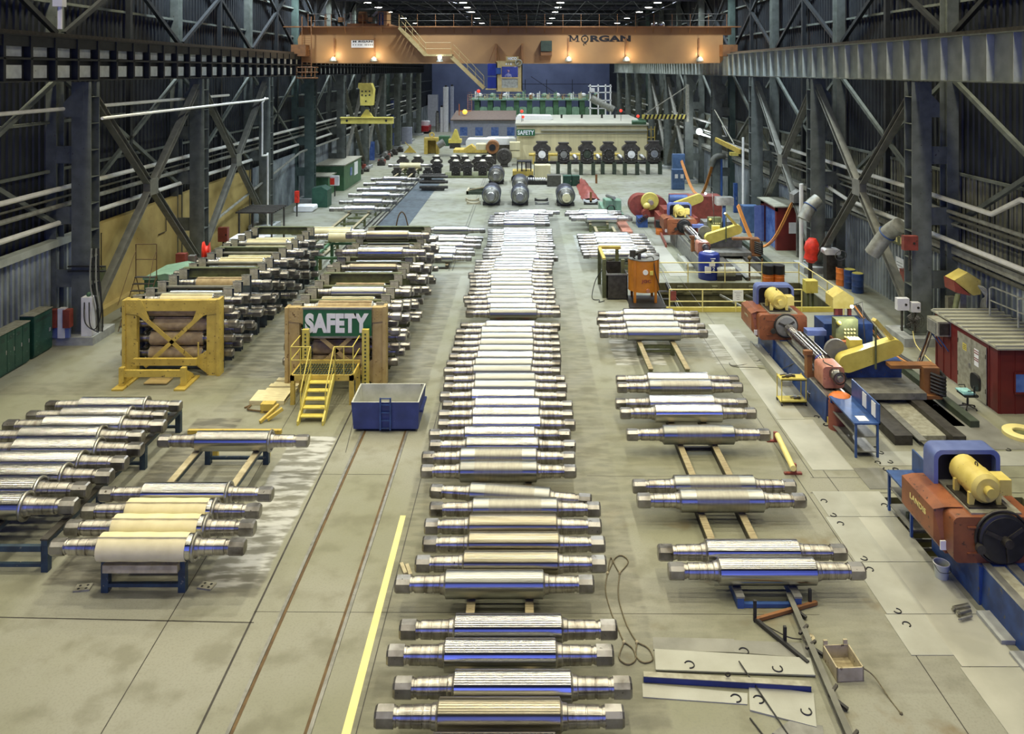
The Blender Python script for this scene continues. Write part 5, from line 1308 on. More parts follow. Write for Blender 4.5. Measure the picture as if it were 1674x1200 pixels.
for k in range(3): solo(MB().beam((10.6+.7*k,43.2,-.6),(13.4+.7*k,38.6,-1.4),.09,.09),'pit_pipe','dark_pipe' if k else 'galv_pipe','pipe slanting through the pit, %s of three' % ordn(k+1),'pipe','pipes in the pit')
t = thing('sump_pump','small pump set at the back edge of the pit beside the blue tank','pump',(10.9,43.9,0))
MB().cyl((10.6,44.0,.45),(11.6,44.0,.45),.28,n=16).build('motor','cap_steel',t); MB().box(10.6,11.6,43.8,44.2,0,.25).build('base','dark_steel',t)
MB().cyl((12.4,43.9,-.6),(12.4,43.9,1.2),.05,n=8).cyl((13.1,43.9,-.6),(13.1,43.9,1.2),.05,n=8).sphere((12.4,43.9,1.25),.12).build('riser_pipe','rust_rail',t)
t = thing('hoist_box','yellow box on a stand at the pit side rail','box',(14.2,39.9,0))
MB().box(14.0,14.6,39.6,40.1,.5,1.1).build('box_body','bright_yellow',t); MB().box(14.1,14.2,39.7,39.8,-.5,.5).box(14.4,14.5,39.9,40.0,-.5,.5).build('leg','olive',t)
for k,(px,py,h) in enumerate(((1389,471,1.0),(1402,478,1.0),(1376,466,.95))):
    p = P(px,py); t = thing('steel_drum', ('blue steel drum with a yellow lid by the corrugated wall, farther one','blue steel drum with a yellow lid by the corrugated wall, nearer one','orange and black drum beside the blue drums')[k],'drum',tuple(p))
    MB().lathe(p,(0,0,1),[(0,.28),(.02,.3),(.32,.29),(.35,.305),(.38,.29),(.66,.29),(.69,.305),(.72,.29),(h-.02,.3),(h,.28)],24).build('shell','blue_paint' if k<2 else 'drum_orange',t)
    MB().cyl((p.x,p.y,h),(p.x,p.y,h+.015),.27,n=24).build('lid','bright_yellow' if k<2 else 'black_iron',t)
# ---------------------------------------------------------------- near red shed
t = thing('red_shed', 'dark red shed with grey double doors and a ribbed pale roof near the wall', 'shed', (17.1,28.8,0))
x0,x1,y0,y1 = 16.0,18.4,26.85,31.0
MB().box(x0,x1,y0,y1,0,2.2).build('walls','shed_red',t)
mb = MB()
for i in range(9): mb.box(x0-.02,x0,y0+.02+i*.5,y0+.05+i*.5,0,2.2) if not .5 < (i*.5) < 2.6 else None
mb.build('wall_rib','shed_red',t); mb = MB()
for i in range(6): mb.box(x0+.05+i*.5,x0+.08+i*.5,y0-.02,y0,0,2.2)
mb.build('wall_rib','shed_red',t)
mb = MB().box(x0-.12,x1,y0-.15,y1+.1,2.2,2.26); mb.build('roof','shed_roof',t)
q = MB()
for i in range(11): q.box(x0-.12,x1,y0-.05+i*.41,y0+.03+i*.41,2.26,2.33)
q.build('roof_rib','grey_roof',t)
for k,(ya_,yb2) in enumerate(((27.5,28.4),(28.42,29.32))):
    d = MB().box(x0-.05,x0-.02,ya_,yb2,.02,2.0).build('door','cap_steel',t)
    for z in (.4,1.6): MB().box(x0-.06,x0-.05,(ya_+.02) if k==0 else (yb2-.05),(ya_+.05) if k==0 else (yb2-.02),z,z+.15).build('hinge','dark_steel',d)
    if k == 1:
        MB().box(x0-.1,x0-.05,ya_+.06,ya_+.12,.95,1.1).build('handle','bright_steel',d)
        q = MB().box(x0-.056,x0-.05,ya_+.3,ya_+.55,1.45,1.7).build('yellow_notice','bright_yellow',d)
        for j in range(3): MB().box(x0-.06,x0-.056,ya_+.34,ya_+.5,1.5+.06*j,1.52+.06*j).build('writing_line','dark_steel',q)
    else:
        q = MB().box(x0-.056,x0-.05,ya_+.45,ya_+.72,1.15,1.75).build('white_notice','paper_white',d)
        for z in (1.66,1.58,1.4,1.33): MB().box(x0-.06,x0-.056,ya_+.45,ya_+.72,z,z+.035).build('red_stripe','machine_red',q)
w_ = MB().box(16.55,17.3,y0-.05,y0-.02,.75,1.35).build('window','window_blue',t)
MB().box(16.5,17.35,y0-.06,y0-.02,.68,.75).box(16.5,17.35,y0-.05,y0-.02,1.35,1.4).box(16.5,16.55,y0-.05,y0-.02,.75,1.35).box(16.9,16.93,y0-.055,y0-.02,.75,1.35).build('window_frame','shed_red',w_)
t = thing('air_conditioner','boxy pale air conditioner on the corner of the near red shed','air conditioner',(15.7,30.2,1.5))
MB().box(15.5,16.0,29.85,30.65,1.6,2.15).build('casing','cap_steel',t); MB().box(15.56,15.95,29.83,29.85,1.66,2.09).build('grille','dark_steel',t); MB().box(15.47,15.5,29.95,30.55,1.66,2.09).build('side_grille','grey_steel',t)
MB().beam((15.98,30.0,1.0),(15.55,30.0,1.6),.04,.04).beam((15.98,30.5,1.0),(15.55,30.5,1.6),.04,.04).build('bracket','bench_blue',t)
t = thing('roof_guard_rail','galvanised hooped guard rails standing on the near red shed roof','railing',(17.5,29,2.33))
for (xa,ya_,L_) in ((17.6,30.1,3.0),(17.75,28.6,1.9)):
    MB().tube([(xa,ya_,2.33),(xa,ya_,3.35),(xa+.05,ya_-.1,3.42),(xa+.35,ya_-L_,3.42),(xa+.35,ya_-L_,2.33)],.035,8).tube([(xa,ya_,2.9),(xa+.35,ya_-L_,2.9)],.028,8).build('hoop','galv_pipe',t)
# swivel chair with a teal towel
p = P(1590,672); p = Vector((15.2,27.3,0)); t = thing('office_chair','black swivel chair with a teal towel on its seat, outside the red shed door','chair',tuple(p))
MB().rbox((p.x,p.y,.5),(.5,.48,.09),.04).build('seat','black_iron',t)
q = MB(); q.M = Matrix.Translation((p.x+.27,p.y,.9)) @ Matrix.Rotation(PI/2,4,'Z'); q.rbox((0,0,0),(.52,.09,.56),.16,6); q.build('backrest','black_iron',t)
MB().box(p.x+.2,p.x+.25,p.y-.03,p.y+.03,.48,.75).cyl((p.x,p.y,.1),(p.x,p.y,.46),.035,n=10).build('stem','dark_steel',t)
for i in range(5):
    a = 2*PI*i/5+.3; e = (p.x+.3*math.cos(a),p.y+.3*math.sin(a),.06); MB().beam((p.x,p.y,.12),e,.04,.03).build('base_arm','dark_steel',t); MB().cyl((e[0],e[1]-.02,.03),(e[0],e[1]+.02,.03),.03,n=8).build('caster','black_iron',t)
for s in (-1,1): MB().tube([(p.x+.1,p.y+s*.26,.5),(p.x+.05,p.y+s*.29,.7),(p.x-.15,p.y+s*.29,.7)],.018,6).build('armrest','black_iron',t)
solo(MB().rbox((p.x-.08,p.y,.58),(.42,.5,.06),.025).rbox((p.x-.12,p.y-.1,.62),(.3,.2,.04),.015),'towel','teal_cloth','folded teal towel lying on the black swivel chair','towel')
# wall fan, boxes on first right column
t = thing('floor_fan','round caged fan with a yellow cord hung on the first grinder-side column','fan',(16.2,33.2,.4))
cf = (16.2,33.05,1.15)
for R__ in (.1,.2,.3,.4): MB().ring(cf,(0,1,.1),R__,.008,26,4).build('cage_ring','dark_steel',t)
q = MB()
for i in range(16): a = 2*PI*i/16; q.beam(cf,(cf[0]+.4*math.cos(a),cf[1],cf[2]+.4*math.sin(a)),.008,.008)
q.build('cage_spoke','dark_steel',t)
for i in range(4):
    a = PI/2*i+.4; MB().prism([(cf[0],33.12,cf[2]),(cf[0]+.34*math.cos(a),33.10,cf[2]+.34*math.sin(a)),(cf[0]+.32*math.cos(a+.6),33.16,cf[2]+.32*math.sin(a+.6))],(0,.02,0)).build('blade','grey_steel',t)
MB().cyl((cf[0],33.15,cf[2]),(cf[0],33.4,cf[2]),.1,n=12).build('motor','dark_steel',t)
MB().tube(arc([(16.15,33.1,.75),(16.1,32.7,.3),(16.15,31.6,.02)],6),.02,6).build('cord','pale_yellow',t)
for k,(x,y,w,h0,h1,m,lab) in enumerate(((16.0,33.6,.5,1.45,1.95,'white_paint','white switch box on the first grinder-side column'),(16.5,33.5,.35,1.4,1.8,'white_paint','second white switch box beside the fan column'),(16.3,33.55,.6,4.0,4.6,'machine_red','red fire-hose box high on the first grinder-side column'),(17.9,33.3,.35,1.4,2.1,'cap_steel','pale meter box on a stand right of the fan'))):
    t = thing('switch_box',lab,'box',(x,y,h0)); MB().box(x-w/2,x+w/2,y,y+.25,h0,h1).build('casing',m,t); MB().cyl((x+w*.2,y-.03,(h0+h1)/2),(x+w*.2,y,(h0+h1)/2),.05,n=10).build('dial','dark_steel',t); MB().box(x-.03,x+.03,y+.1,y+.2,h0-.9,h0).build('conduit','dark_steel',t)
# elbows of ducting on the columns
for k,(pts,lab) in enumerate((([(16.6,45.0,4.3),(16.1,44.9,3.9),(15.7,44.8,3.2)],'grey ribbed duct elbow on the second grinder-side column'),([(16.7,35.4,4.7),(16.4,36.0,4.2),(15.9,36.4,3.2)],'grey ribbed duct elbow on the first grinder-side column beside the partly hidden sign'))):
    t = thing('ventilation_duct',lab,'duct',pts[-1]); MB().tube(arc(pts,4),.36,14).build('elbow','galv_pipe',t); MB().ring(pts[1],Vector(pts[2])-Vector(pts[0]),.39,.03,20,6).build('clamp_band','bench_blue',t)
# wall safety sign, partly hidden
t = thing('wall_safety_sign','green SAFETY sign on the corrugated wall behind the crossed braces','sign',(XR-.4,38.0,2.6))
MB().box(XR-.45,XR-.40,37.0,40.6,3.0,4.0).build('board','olive',t)
lettering(t,'SAFETY',3.2,.75,(XR-.46,38.8,3.5),'pale_yellow',depth=.01,bold=.03,rotz=-PI/2)
t = thing('wall_notice','tall white notice beside a red box on the lower corrugated wall','notice',(XR-.45,38.5,1)); MB().box(XR-.42,XR-.38,38.6,39.4,.9,2.4).build('sheet','paper_white',t)
for j in range(8): MB().box(XR-.43,XR-.42,38.7,39.3,1.1+.15*j,1.13+.15*j).build('writing_line','grey_cable',t)
t = thing('extinguisher_cabinet','dark red cabinet with a white label on the lower corrugated wall','cabinet',(XR-.6,37.2,0)); MB().box(XR-.8,XR-.4,36.6,38.2,.9,2.1).build('casing','machine_red',t); MB().box(XR-.82,XR-.8,37.2,37.5,1.2,1.6).build('label','paper_white',t)
# red fabric and odds at column 2
t = thing('wrapped_valve','bright red plastic-wrapped valve beside the vertical white pipe','valve',(16.2,44.3,0))
mb = MB(); mb.lathe((15.9,44.3,0.9),(.1,0,1),[(0,.2),(.2,.38),(.5,.33),(.75,.42),(1.1,.36),(1.35,.2)],12); mb.build('wrapping','signal_red',t); MB().cyl((15.9,44.3,0),(15.9,44.3,.9),.12,n=10).build('stem','dark_steel',t)
t = thing('grinder_stand','white-topped pedestal with coiled hose beside the red-wrapped valve','stand',(17,44,0)); MB().rbox((17.0,44.2,1.55),(.9,.6,.3),.1).build('head','white_paint',t); MB().box(16.7,17.3,44,44.5,0,1.4).build('pedestal','dark_steel',t); MB().ring((17.4,43.8,1.4),(0,1,.3),.3,.03).build('hose','grey_cable',t)
# second (far) red shed with an open blue-lit door
t = thing('red_booth','dark red booth with an open blue-lit doorway by the second grinder-side column','shed',(15.8,50.5,0))
MB().box(16.3,17.7,51.2,51.3,0,2.8).box(16.2,16.3,51.2,51.5,0,2.8).box(16.2,16.3,53.9,54.6,0,2.8).box(16.2,16.3,51.2,54.6,2.5,2.8).box(17.6,17.7,51.2,54.6,0,2.8).box(16.2,17.7,54.5,54.6,0,2.8).build('walls','shed_red',t)
MB().box(16.0,17.8,51.0,54.8,2.8,2.88).build('roof','shed_roof',t)
MB().box(16.32,16.36,51.5,53.9,0,2.5).build('lit_interior','window_blue',t)
MB().box(15.55,16.2,53.85,53.9,.05,2.45).build('door','periwinkle',t)
MB().box(17.0,17.5,51.15,51.2,1.1,1.8).build('notice','paper_white',t)
# yellow tool cart
p = P(1297,663); t = thing('tool_cart','yellow two-shelf tool cart loaded with tools beside the middle grinder','cart',tuple(p))
for dx in (-.42,.42):
    for dy in (-.25,.25):
        MB().cyl((p.x+dx,p.y+dy+.2,.1),(p.x+dx,p.y+dy+.2,.95),.018,n=6).build('post','bright_yellow',t)
        MB().cyl((p.x+dx-.02,p.y+dy+.2,.06),(p.x+dx+.02,p.y+dy+.2,.06),.06,n=10).build('caster','black_iron',t)
for z in (.12,.88): MB().box(p.x-.44,p.x+.44,p.y-.07,p.y+.47,z,z+.03).box(p.x-.44,p.x+.44,p.y-.07,p.y-.05,z,z+.08).build('shelf','bright_yellow',t)
rr = random.Random(2)
for k in range(7):
    z = .91 if k<4 else .16; x = p.x-.3+.09*k+rr.uniform(-.05,.05); y = p.y+.1+rr.uniform(0,.25)
    solo(MB().cyl((x-.1,y,z+.03),(x+.08,y+.06,z+.03),.025,n=6).box(x+.05,x+.14,y,y+.08,z,z+.07),'hand_tool','dark_steel' if k%2 else 'bright_steel','metal hand tool on the %s shelf of the yellow tool cart' % ('upper','lower')[k>=4],'tool','tools on the yellow cart, %s shelf' % ('upper','lower')[k>=4])
def bucket(p, label, mat='grey_cable', r=.16, h=.36):
    t = thing('bucket',label,'bucket',tuple(p))
    MB().lathe(p,(0,0,1),[(0,.02),(0,r*.82),(h,r),(h,r-.012),(.03,r*.8-.012),(.03,.02)],24,cap=False).build('pail',mat,t)
    MB().ring((p[0],p[1],h),(0,0,1),r,.01,24,6).build('rim','white_paint',t); MB().tube(arc([(p[0]-r,p[1],h-.03),(p[0]-r*.7,p[1]-r,h-.12),(p[0]+r*.7,p[1]-r,h-.12),(p[0]+r,p[1],h-.03)],5),.006,5).build('bail_handle','dark_steel',t)
bucket(P(1328,658),'dark grey bucket beside the yellow tool cart','dark_pipe')
bucket(P(1539,944),'white plastic bucket beside the nearest grinder','girder_light',.17,.34)
for k,(a,b) in enumerate((((1336,650),(1358,687)),)): solo(MB().beam(P(1333,648,.1),P(1358,690,.1),.14,.2),'timber','yellow_paint','long yellow timber lying along the foot of the middle grinder bed','timber')
# long cream-lagged tray left of grinder beds
for (ya_,yb2,lab) in ((29.2,33.2,'pale cover plate lying beside the middle grinder bed'),(46.3,49.0,'pale cover plate lying beside the far grinder bed')):
    solo(MB().box(9.45,9.82,ya_,yb2,0,.18).box(9.4,9.46,ya_,yb2,0,.3),'cover_plate','smooth_plate',lab,'plate')
# benches
def bench(p, L, D, label, panel=True, papers=True):
    t = thing('workbench',label,'workbench',tuple(p)); x,y = p[0],p[1]
    for dx in (0,D):
        for dy in (0,L): MB().box(x+dx-.03,x+dx+.03,y+dy-.03,y+dy+.03,0,1.0).build('leg','bench_blue',t)
    MB().box(x-.06,x+D+.06,y-.05,y+L+.05,1.0,1.05).build('bench_top','bench_blue',t)
    for z in (.15,.6): MB().box(x,x+D,y,y+L,z,z+.03).build('shelf','grey_steel',t)
    if panel:
        q = MB().box(x+D+.02,x+D+.06,y-.05,y+L+.05,1.0,1.6).build('back_panel','bench_blue',t)
        if papers:
            for dy in (.15,.8): MB().box(x+D,x+D+.02,y+dy,y+dy+.28,1.12,1.55).build('paper_sheet','paper_white',q)
            solo(MB().box(x+.15,x+.45,y+.1,y+.45,1.05,1.055),'paper_sheet','paper_white','loose white sheet on the blue bench top near the grinder ways','paper')
    return t
bench(P(1399,748), 1.9, .65, 'blue workbench with papers pinned on its back panel, beside the grinder ways')
t = bench(Vector((9.6,19.75,0)), 1.2, .6, 'blue workbench with shelves half hidden behind the nearest grinder', papers=False)
MB().box(10.05,10.25,19.6,19.66,.0,2.2).box(10.05,11.2,19.62,19.66,1.3,2.0).build('screen_panel','blue_paint',t)
p = P(1370,700); t = thing('waste_barrel','brown barrel with an orange bag at the far end of the blue bench','barrel',tuple(p))
MB().cyl(p,p+Vector((0,0,.85)),.3,n=20).build('barrel_shell','red_wood',t); MB().sphere(p+Vector((.1,.05,.95)),.38,sz=.5).build('orange_bag','drum_orange',t)
# yellow padded bar with red feet, yellow ring, small cylinders
t = thing('padded_bar','long yellow padded bar on two rust-red feet beside the single roll','bar',tuple(P(1288,740)))
a, b = P(1271,712,.28), P(1297,766,.28); MB().cyl(a,b,.085,n=16).sphere(a,.085).build('padding','pale_yellow',t)
for q_ in (P(1268,722),P(1298,775)):
    MB().box(q_.x-.28,q_.x+.22,q_.y-.05,q_.y+.05,0,.05).box(q_.x-.06,q_.x+.06,q_.y-.05,q_.y+.05,.05,.3).build('foot','machine_red',t)
p = P(1672,712); t = thing('cable_ring','flat pale yellow ring lying on the floor near the red shed','ring',tuple(p))
mb = MB(); mb.lathe(p,(0,0,1),[(0,.28),(0,.58),(.12,.58),(.14,.55),(.14,.3),(.12,.28),(0,.28)],32,cap=False); mb.build('tyre','pale_yellow',t); MB().cyl(p,p+Vector((0,0,.05)),.28,n=24).build('hub','olive',t)
for k,(a,b,r) in enumerate((((1560,996),(1583,991),.065),((1567,1003),(1585,998),.065),((1570,1012),(1588,1007),.03))):
    solo(MB().cyl(P(*a,.07),P(*b,.07),r,n=14).cyl(P(*a,.07),P(*a,.07)+(P(*a,.07)-P(*b,.07)).normalized()*.05,r*.5,n=10),'small_cylinder','collar_steel' if k<2 else 'grey_steel',('small steel cylinder by the near bed, farther one','small steel cylinder by the near bed, nearer one','thin steel pin next to the two small cylinders')[k],'cylinder')
# open wooden crate with a tether
p = P(1389,1112); t = thing('wooden_crate','open paint-stained wooden crate with scraps inside','crate',tuple(p))
L_,W_,h = .52,.36,.27; x0,y0 = p.x-.27, p.y-.05
for (a0,a1,b0,b1) in ((x0,x0+.025,y0,y0+.62),(x0+.5,x0+.525,y0,y0+.62),(x0,x0+.525,y0,y0+.025),(x0,x0+.525,y0+.6,y0+.62)): MB().box(a0,a1,b0,b1,.01,h).build('side_board','pale_wood',t)
MB().box(x0,x0+.525,y0,y0+.62,0,.02).build('bottom_board','wood',t)
for dx in (.02,.42): MB().box(x0+dx,x0+dx+.08,y0+.62,y0+.66,0,h+.08).build('cleat','pale_wood',t)
t.rotation_euler = (0,0,.06)
rr = random.Random(4)
for k in range(5): xx, yy = x0+.08+.08*k, y0+.25+rr.uniform(-.1,.15); solo(MB().box(xx,xx+.12,yy,yy+.05,.025,.07),'scrap_block','paper_white' if k%2 else 'wood','small scrap block inside the wooden crate','scrap','scraps in the crate')
pts = arc([p+Vector((.27,.05,.2)),p+Vector((.45,-.05,.1)),p+Vector((.55,-.5,.01)),p+Vector((.6,-.8,.012))],8); solo(MB().tube(pts,.012,6).sphere(pts[-1],.03),'tether','rope_steel','short cord trailing from the wooden crate','cord')
# slings
for k,(line,e1,e2) in enumerate(((((993,937),(990,965),(1000,1003),(1020,1050)),((993,935),(998,912),(1001,920)),((1012,1075),(1026,1086),(1039,1078),(1034,1060))),
                                 (((1013,937),(1011,975),(1024,1020),(1041,1050)),((1003,917),(1015,908),(1027,918)),((1040,1072),(1052,1083),(1067,1078),(1060,1060))))):
    t = thing('wire_sling',('wire rope sling with two eyes, its upper eye under a roll end','wire rope sling with two open eyes beside the other sling')[k],'sling',tuple(P(*line[1])))
    z = .02; ln = arc([P(*q_,z) for q_ in line],8); MB().tube(ln,.014,6).build('rope','rope_steel',t)
    MB().tube(arc([P(*line[0],z)]+[P(*q_,z) for q_ in e1]+[P(*line[0],z)],6),.014,6).build('upper_eye','rope_steel',t)
    MB().tube(arc([P(*line[-1],z)]+[P(*q_,z) for q_ in e2]+[P(*line[-1],z)],6),.014,6).build('lower_eye','rope_steel',t)
    for q_ in (line[0],line[-1]): MB().sphere(P(*q_,z),.035).build('ferrule','pale_wood',t)
# loose tread plates, channels and rods near the crate
def loose(pts, mat, label, z=0.0, th=.02, lugs=(), cat='steel plate', name='loose_plate'):
    c = P(*pts[0]); t = thing(name,label,cat,(c.x,c.y,0)); mb = MB(); quad(mb,[P(*q_,z) for q_ in pts],z,th); mb.build('sheet',mat,t)
    for i,q_ in enumerate(lugs): lug(P(*q_,z+th), .5+i*1.9, t, z+th, .09)
loose(((1067,1043),(1200,1046),(1202,1068),(1068,1064)),'tread_dark','dull thin plate behind the pale tread plate')
loose(((1198,1048),(1318,1053),(1325,1078),(1201,1068)),'tread_dark','grey tread plate with a lug under the braced bar',0,.022,((1216,1065),))
loose(((1070,1063),(1325,1078),(1333,1106),(1072,1097)),'tread_plate','long pale tread plate beside the wire slings',.024,.03,((1127,1087),(1271,1093)))
loose(((1050,1119),(1222,1135),(1222,1153),(1051,1141)),'tread_plate','narrow tread plate in front of the blue channel',0,.02,((1203,1142),))
loose(((1224,1120),(1330,1136),(1335,1191),(1226,1163)),'tread_plate','squarish tread plate with two lugs on the floor',0,.03,((1240,1144),(1318,1163)))
loose(((1290,1180),(1345,1188),(1350,1230),(1262,1200)),'grey_steel','small grey plate at the bottom edge of the floor scraps')
t = thing('steel_channel','long steel channel with a blue face among the loose plates','channel',tuple(P(1190,1110)))
MB().beam(P(1052,1107,.06),P(1325,1123,.06),.12,.11).build('channel_body','dumpster_blue',t); MB().beam(P(1052,1102,.125),P(1325,1118,.125),.13,.012).build('top_flange','cap_steel',t)
p = P(1190,1107,.15); MB().ring((p.x,p.y,.2),(0,1,.2),.045,.013,14,6).build('eye_bolt','dark_steel',t)
t = thing('long_beam','long rusty steel I-beam running past the wooden crate','beam',tuple(P(1330,1100)))
MB().ibeam(P(1289,975,.09),P(1392,1215,.09),.12,.17,.015).build('beam_body','brace_grey',t)
for (a,b) in (((1320,1022),(1307,1036)),((1333,1048),(1318,1060)),((1368,1120),(1356,1138)),((1402,1195),(1388,1212))): MB().beam(P(*a,.16),P(*b,.14),.05,.05).build('upper_arm','dark_steel',t)
for (a,b) in (((1295,992),(1318,1010)),((1326,1058),(1347,1072)),((1358,1138),(1386,1160))): MB().beam(P(*a,.1),P(*b,.05),.06,.05).build('side_arm','black_iron',t)
t = thing('braced_frame','dark V-shaped steel frame with upright stubs lying across the long beam','frame',tuple(P(1236,1013)))
MB().beam(P(1236,1013,.06),P(1335,985,.06),.07,.07).build('bar','crane_rust',t); MB().beam(P(1236,1013,.06),P(1321,1084,.05),.07,.07).build('bar','black_iron',t)
for q_,h in (((1234,1016),.45),((1324,990),.36),((1283,1053),.36)): c = P(*q_); MB().box(c.x-.03,c.x+.03,c.y-.03,c.y+.03,0,h).build('upright_stub','black_iron',t)
MB().tube(arc([P(1240,1015,.1),P(1262,1028,.05),P(1290,1042,.1),P(1310,1045,.03)],6),.012,6).build('cable','dark_steel',t)
p = P(1322,1045); solo(MB().cyl(p,p+Vector((0,0,.05)),.12,n=18).cyl(p+Vector((0,0,.05)),p+Vector((0,0,.08)),.06,n=12),'round_lid','pale_wood','small cream disc under the long beam','disc')
for k,(a,b,z) in enumerate((((1208,1081),(1288,1200),.09),((1226,1174),(1258,1215),.02))):
    solo(MB().beam(P(*a,z),P(*b,.03),.02,.02),'steel_rod','black_iron',('thin black rod lying across the loose tread plates','short thin rod on the stained floor at the bottom edge')[k],'rod')
# dark pieces near the nearest grinder + sleepers along its bed
t = thing('bed_plinth','broken concrete plinth along the foot of the nearest grinder','plinth',(9.85,14,0))
for i in range(6): MB().box(9.62,9.93,10.3+i*1.15,11.2+i*1.15,0,.05+.02*(i%3)).build('plinth_block','concrete_pier',t)
t = thing('drain_grate','dark grating with cross bars in the pit behind the nearest grinder','grating',(10.4,20,-.3)); q = MB()
for i in range(7): q.box(9.25,13.4,19.0+i*.38,19.05+i*.38,-.35,-.28)
q.build('cross_bars','grey_steel',t)
t = thing('vise','small dark vise block at the walkway edge behind the nearest grinder','vise',tuple(P(1490,862)))
p = P(1490,862); MB().box(p.x-.15,p.x+.15,p.y,p.y+.3,0,.16).build('base','dark_steel',t); MB().box(p.x-.06,p.x+.2,p.y+.05,p.y+.18,.16,.3).build('jaw','dark_olive',t)
# drill-like bits on rods by shed; floor boards by roll stand
p = P(1087,398); solo(MB().beam(P(1077,375,.1),P(1089,402,.1),.12,.22),'timber','red_wood','red-ended timber lying beside the rolls behind the tank','timber')
pts = arc([P(1192,594),P(1196,598),P(1215,597),P(1240,590),P(1285,560,.6),P(1300,540,1.2)],6)
solo(MB().tube([q_+Vector((0,0,.02)) for q_ in pts],.015,6),'air_hose','grey_cable','thin air hose trailing from the middle grinder onto the floor','hose')
pts = arc([P(1192,594),P(1200,600),P(1240,602),P(1270,606),P(1300,594,.8)],6)
solo(MB().tube([q_+Vector((0,0,.02)) for q_ in pts],.015,6),'air_hose','dark_pipe','second thin air hose looping below the first near the middle grinder','hose')
# ================================================================ OVERHEAD CRANE
CY = 66.5
def cx_(px, Y=CY): return XX(px, Y)
def cz_(py, Y=CY): return ZZ(py, Y)
t = thing('bridge_crane', 'orange overhead bridge crane with black MORGAN lettering spanning the hall', 'crane', (0,CY,12.2))
xa, xb = cx_(508), cx_(1178); zb, zt = cz_(103), cz_(45)
MB().prism([(xa,CY,zt),(xa-.7,CY,zt),(xa-1.1,CY,zt-1.0),(xa-.9,CY,zb+.1),(xa,CY,zb),(xb,CY,zb),(xb+.2,CY,zb+.3),(xb+.2,CY,zt-.6),(xb+.9,CY,zt-.6),(xb+.9,CY,zt)],(0,1.2,0)).build('front_girder','crane_orange',t,smooth=0)
MB().box(xa-.6,xb+.6,CY+5.5,CY+6.7,zb,zt).build('rear_girder','crane_orange',t)
for x in (xa-1.0, xb+.2): MB().box(x-.3,x+.9,CY-1.2,CY+7.8,zb+.55,zb+1.5).build('end_truck','crane_rust',t)
MB().box(xa-2.2,xb+1.6,CY-.45,CY+.1,zt,zt+.09).build('walkway','crane_rust',t)
rl = MB(); 
for h in (.55,1.1): rl.tube([(xa-.1,CY-.42,zt+h),(xb+.4,CY-.42,zt+h)],.025,6)
rl.build('walkway_rail','dark_steel',t)
n = 24
for i in range(n):
    x = xa-.1+(xb-xa+.5)*i/(n-1); q = MB().cyl((x,CY-.42,zt+.05),(x,CY-.42,zt+1.1),.025,n=6).build('rail_post','crane_rust',t)
    MB().prism([(x-.03,CY-.45,zt),(x+.03,CY-.45,zt),(x+.03,CY-.02,zt-.45),(x-.03,CY-.02,zt-.45)],(0,.03,0)).build('walkway_bracket','crane_rust',q)
MB().box(cx_(884),cx_(902),CY-.6,CY,cz_(84),cz_(67)).build('control_cabinet','dark_olive',t); MB().box(cx_(884),cx_(902),CY-.55,CY,cz_(91),cz_(85)).build('cabinet_shelf','crane_rust',t)
# lettering
mb = MB(); l0, l1, m0, m1 = cx_(929), cx_(947.5), cz_(68.2), cz_(57.8); lw = .13
for xx_ in (l0+.1, l1-.1-lw): mb.box(xx_,xx_+lw,CY-.02,CY,m0,m1)
lm = (l0+l1)/2
mb.prism([(l0+.1,CY-.02,m1),(l0+.1+lw,CY-.02,m1),(lm+.07,CY-.02,m0+.1),(lm-.07,CY-.02,m0+.1)],(0,.02,0)).prism([(l1-.1-lw,CY-.02,m1),(l1-.1,CY-.02,m1),(lm+.07,CY-.02,m0+.1),(lm-.07,CY-.02,m0+.1)],(0,.02,0))
for xx_ in (l0, l1-.2-lw): mb.box(xx_,xx_+lw+.2,CY-.02,CY,m0,m0+.05).box(xx_,xx_+lw+.1,CY-.02,CY,m1-.05,m1)
mb.build('lettering','lettering_black',t)
lettering(t,'RGAN',cx_(1031)-cx_(965),cz_(58)-cz_(68),((cx_(1031)+cx_(965))/2,CY,(cz_(58)+cz_(68))/2),'lettering_black',depth=.02,bold=.045)
mb = MB(); ex, ez = cx_(956), cz_(63.5)
for xs_ in ((cx_(965),cx_(970)),(cx_(1000),cx_(1004)),(cx_(1008),cx_(1012)),(cx_(1016),cx_(1020))): mb.box(xs_[0]-.03,xs_[1]+.03,CY-.02,CY,cz_(68),cz_(67.2))
mb.build('letter_serif','lettering_black',t)
mb = MB(); mb.ring((ex,CY-.01,ez),(0,1,0),.27,.05,26,4).cyl((ex,CY-.02,ez),(ex,CY,ez),.07,n=12); mb.ring((ex,CY-.01,ez-.48),(0,1,0),.11,.03,12,4,0,4.2).beam((ex,CY-.01,ez-.28),(ex,CY-.01,ez-.4),.04,.05)
mb.build('hook_emblem','lettering_black',t)
q = MB().box(cx_(574.5),cx_(611),CY-.05,CY-.01,cz_(78),cz_(66)).build('name_board','paper_white',t)
lettering(q,'M RGAN',cx_(609)-cx_(577),cz_(66.6)-cz_(69.6),(cx_(593),CY-.05,cz_(68)),'lettering_black',depth=.01,bold=.04)
mb = MB()
for i,px in enumerate((577,581,585,588,590.5,596.5,599,602,605,608)): mb.box(cx_(px),cx_(px+1.6),CY-.055,CY-.05,cz_(74.5),cz_(72.2))
mb.build('small_writing','grey_cable',q)
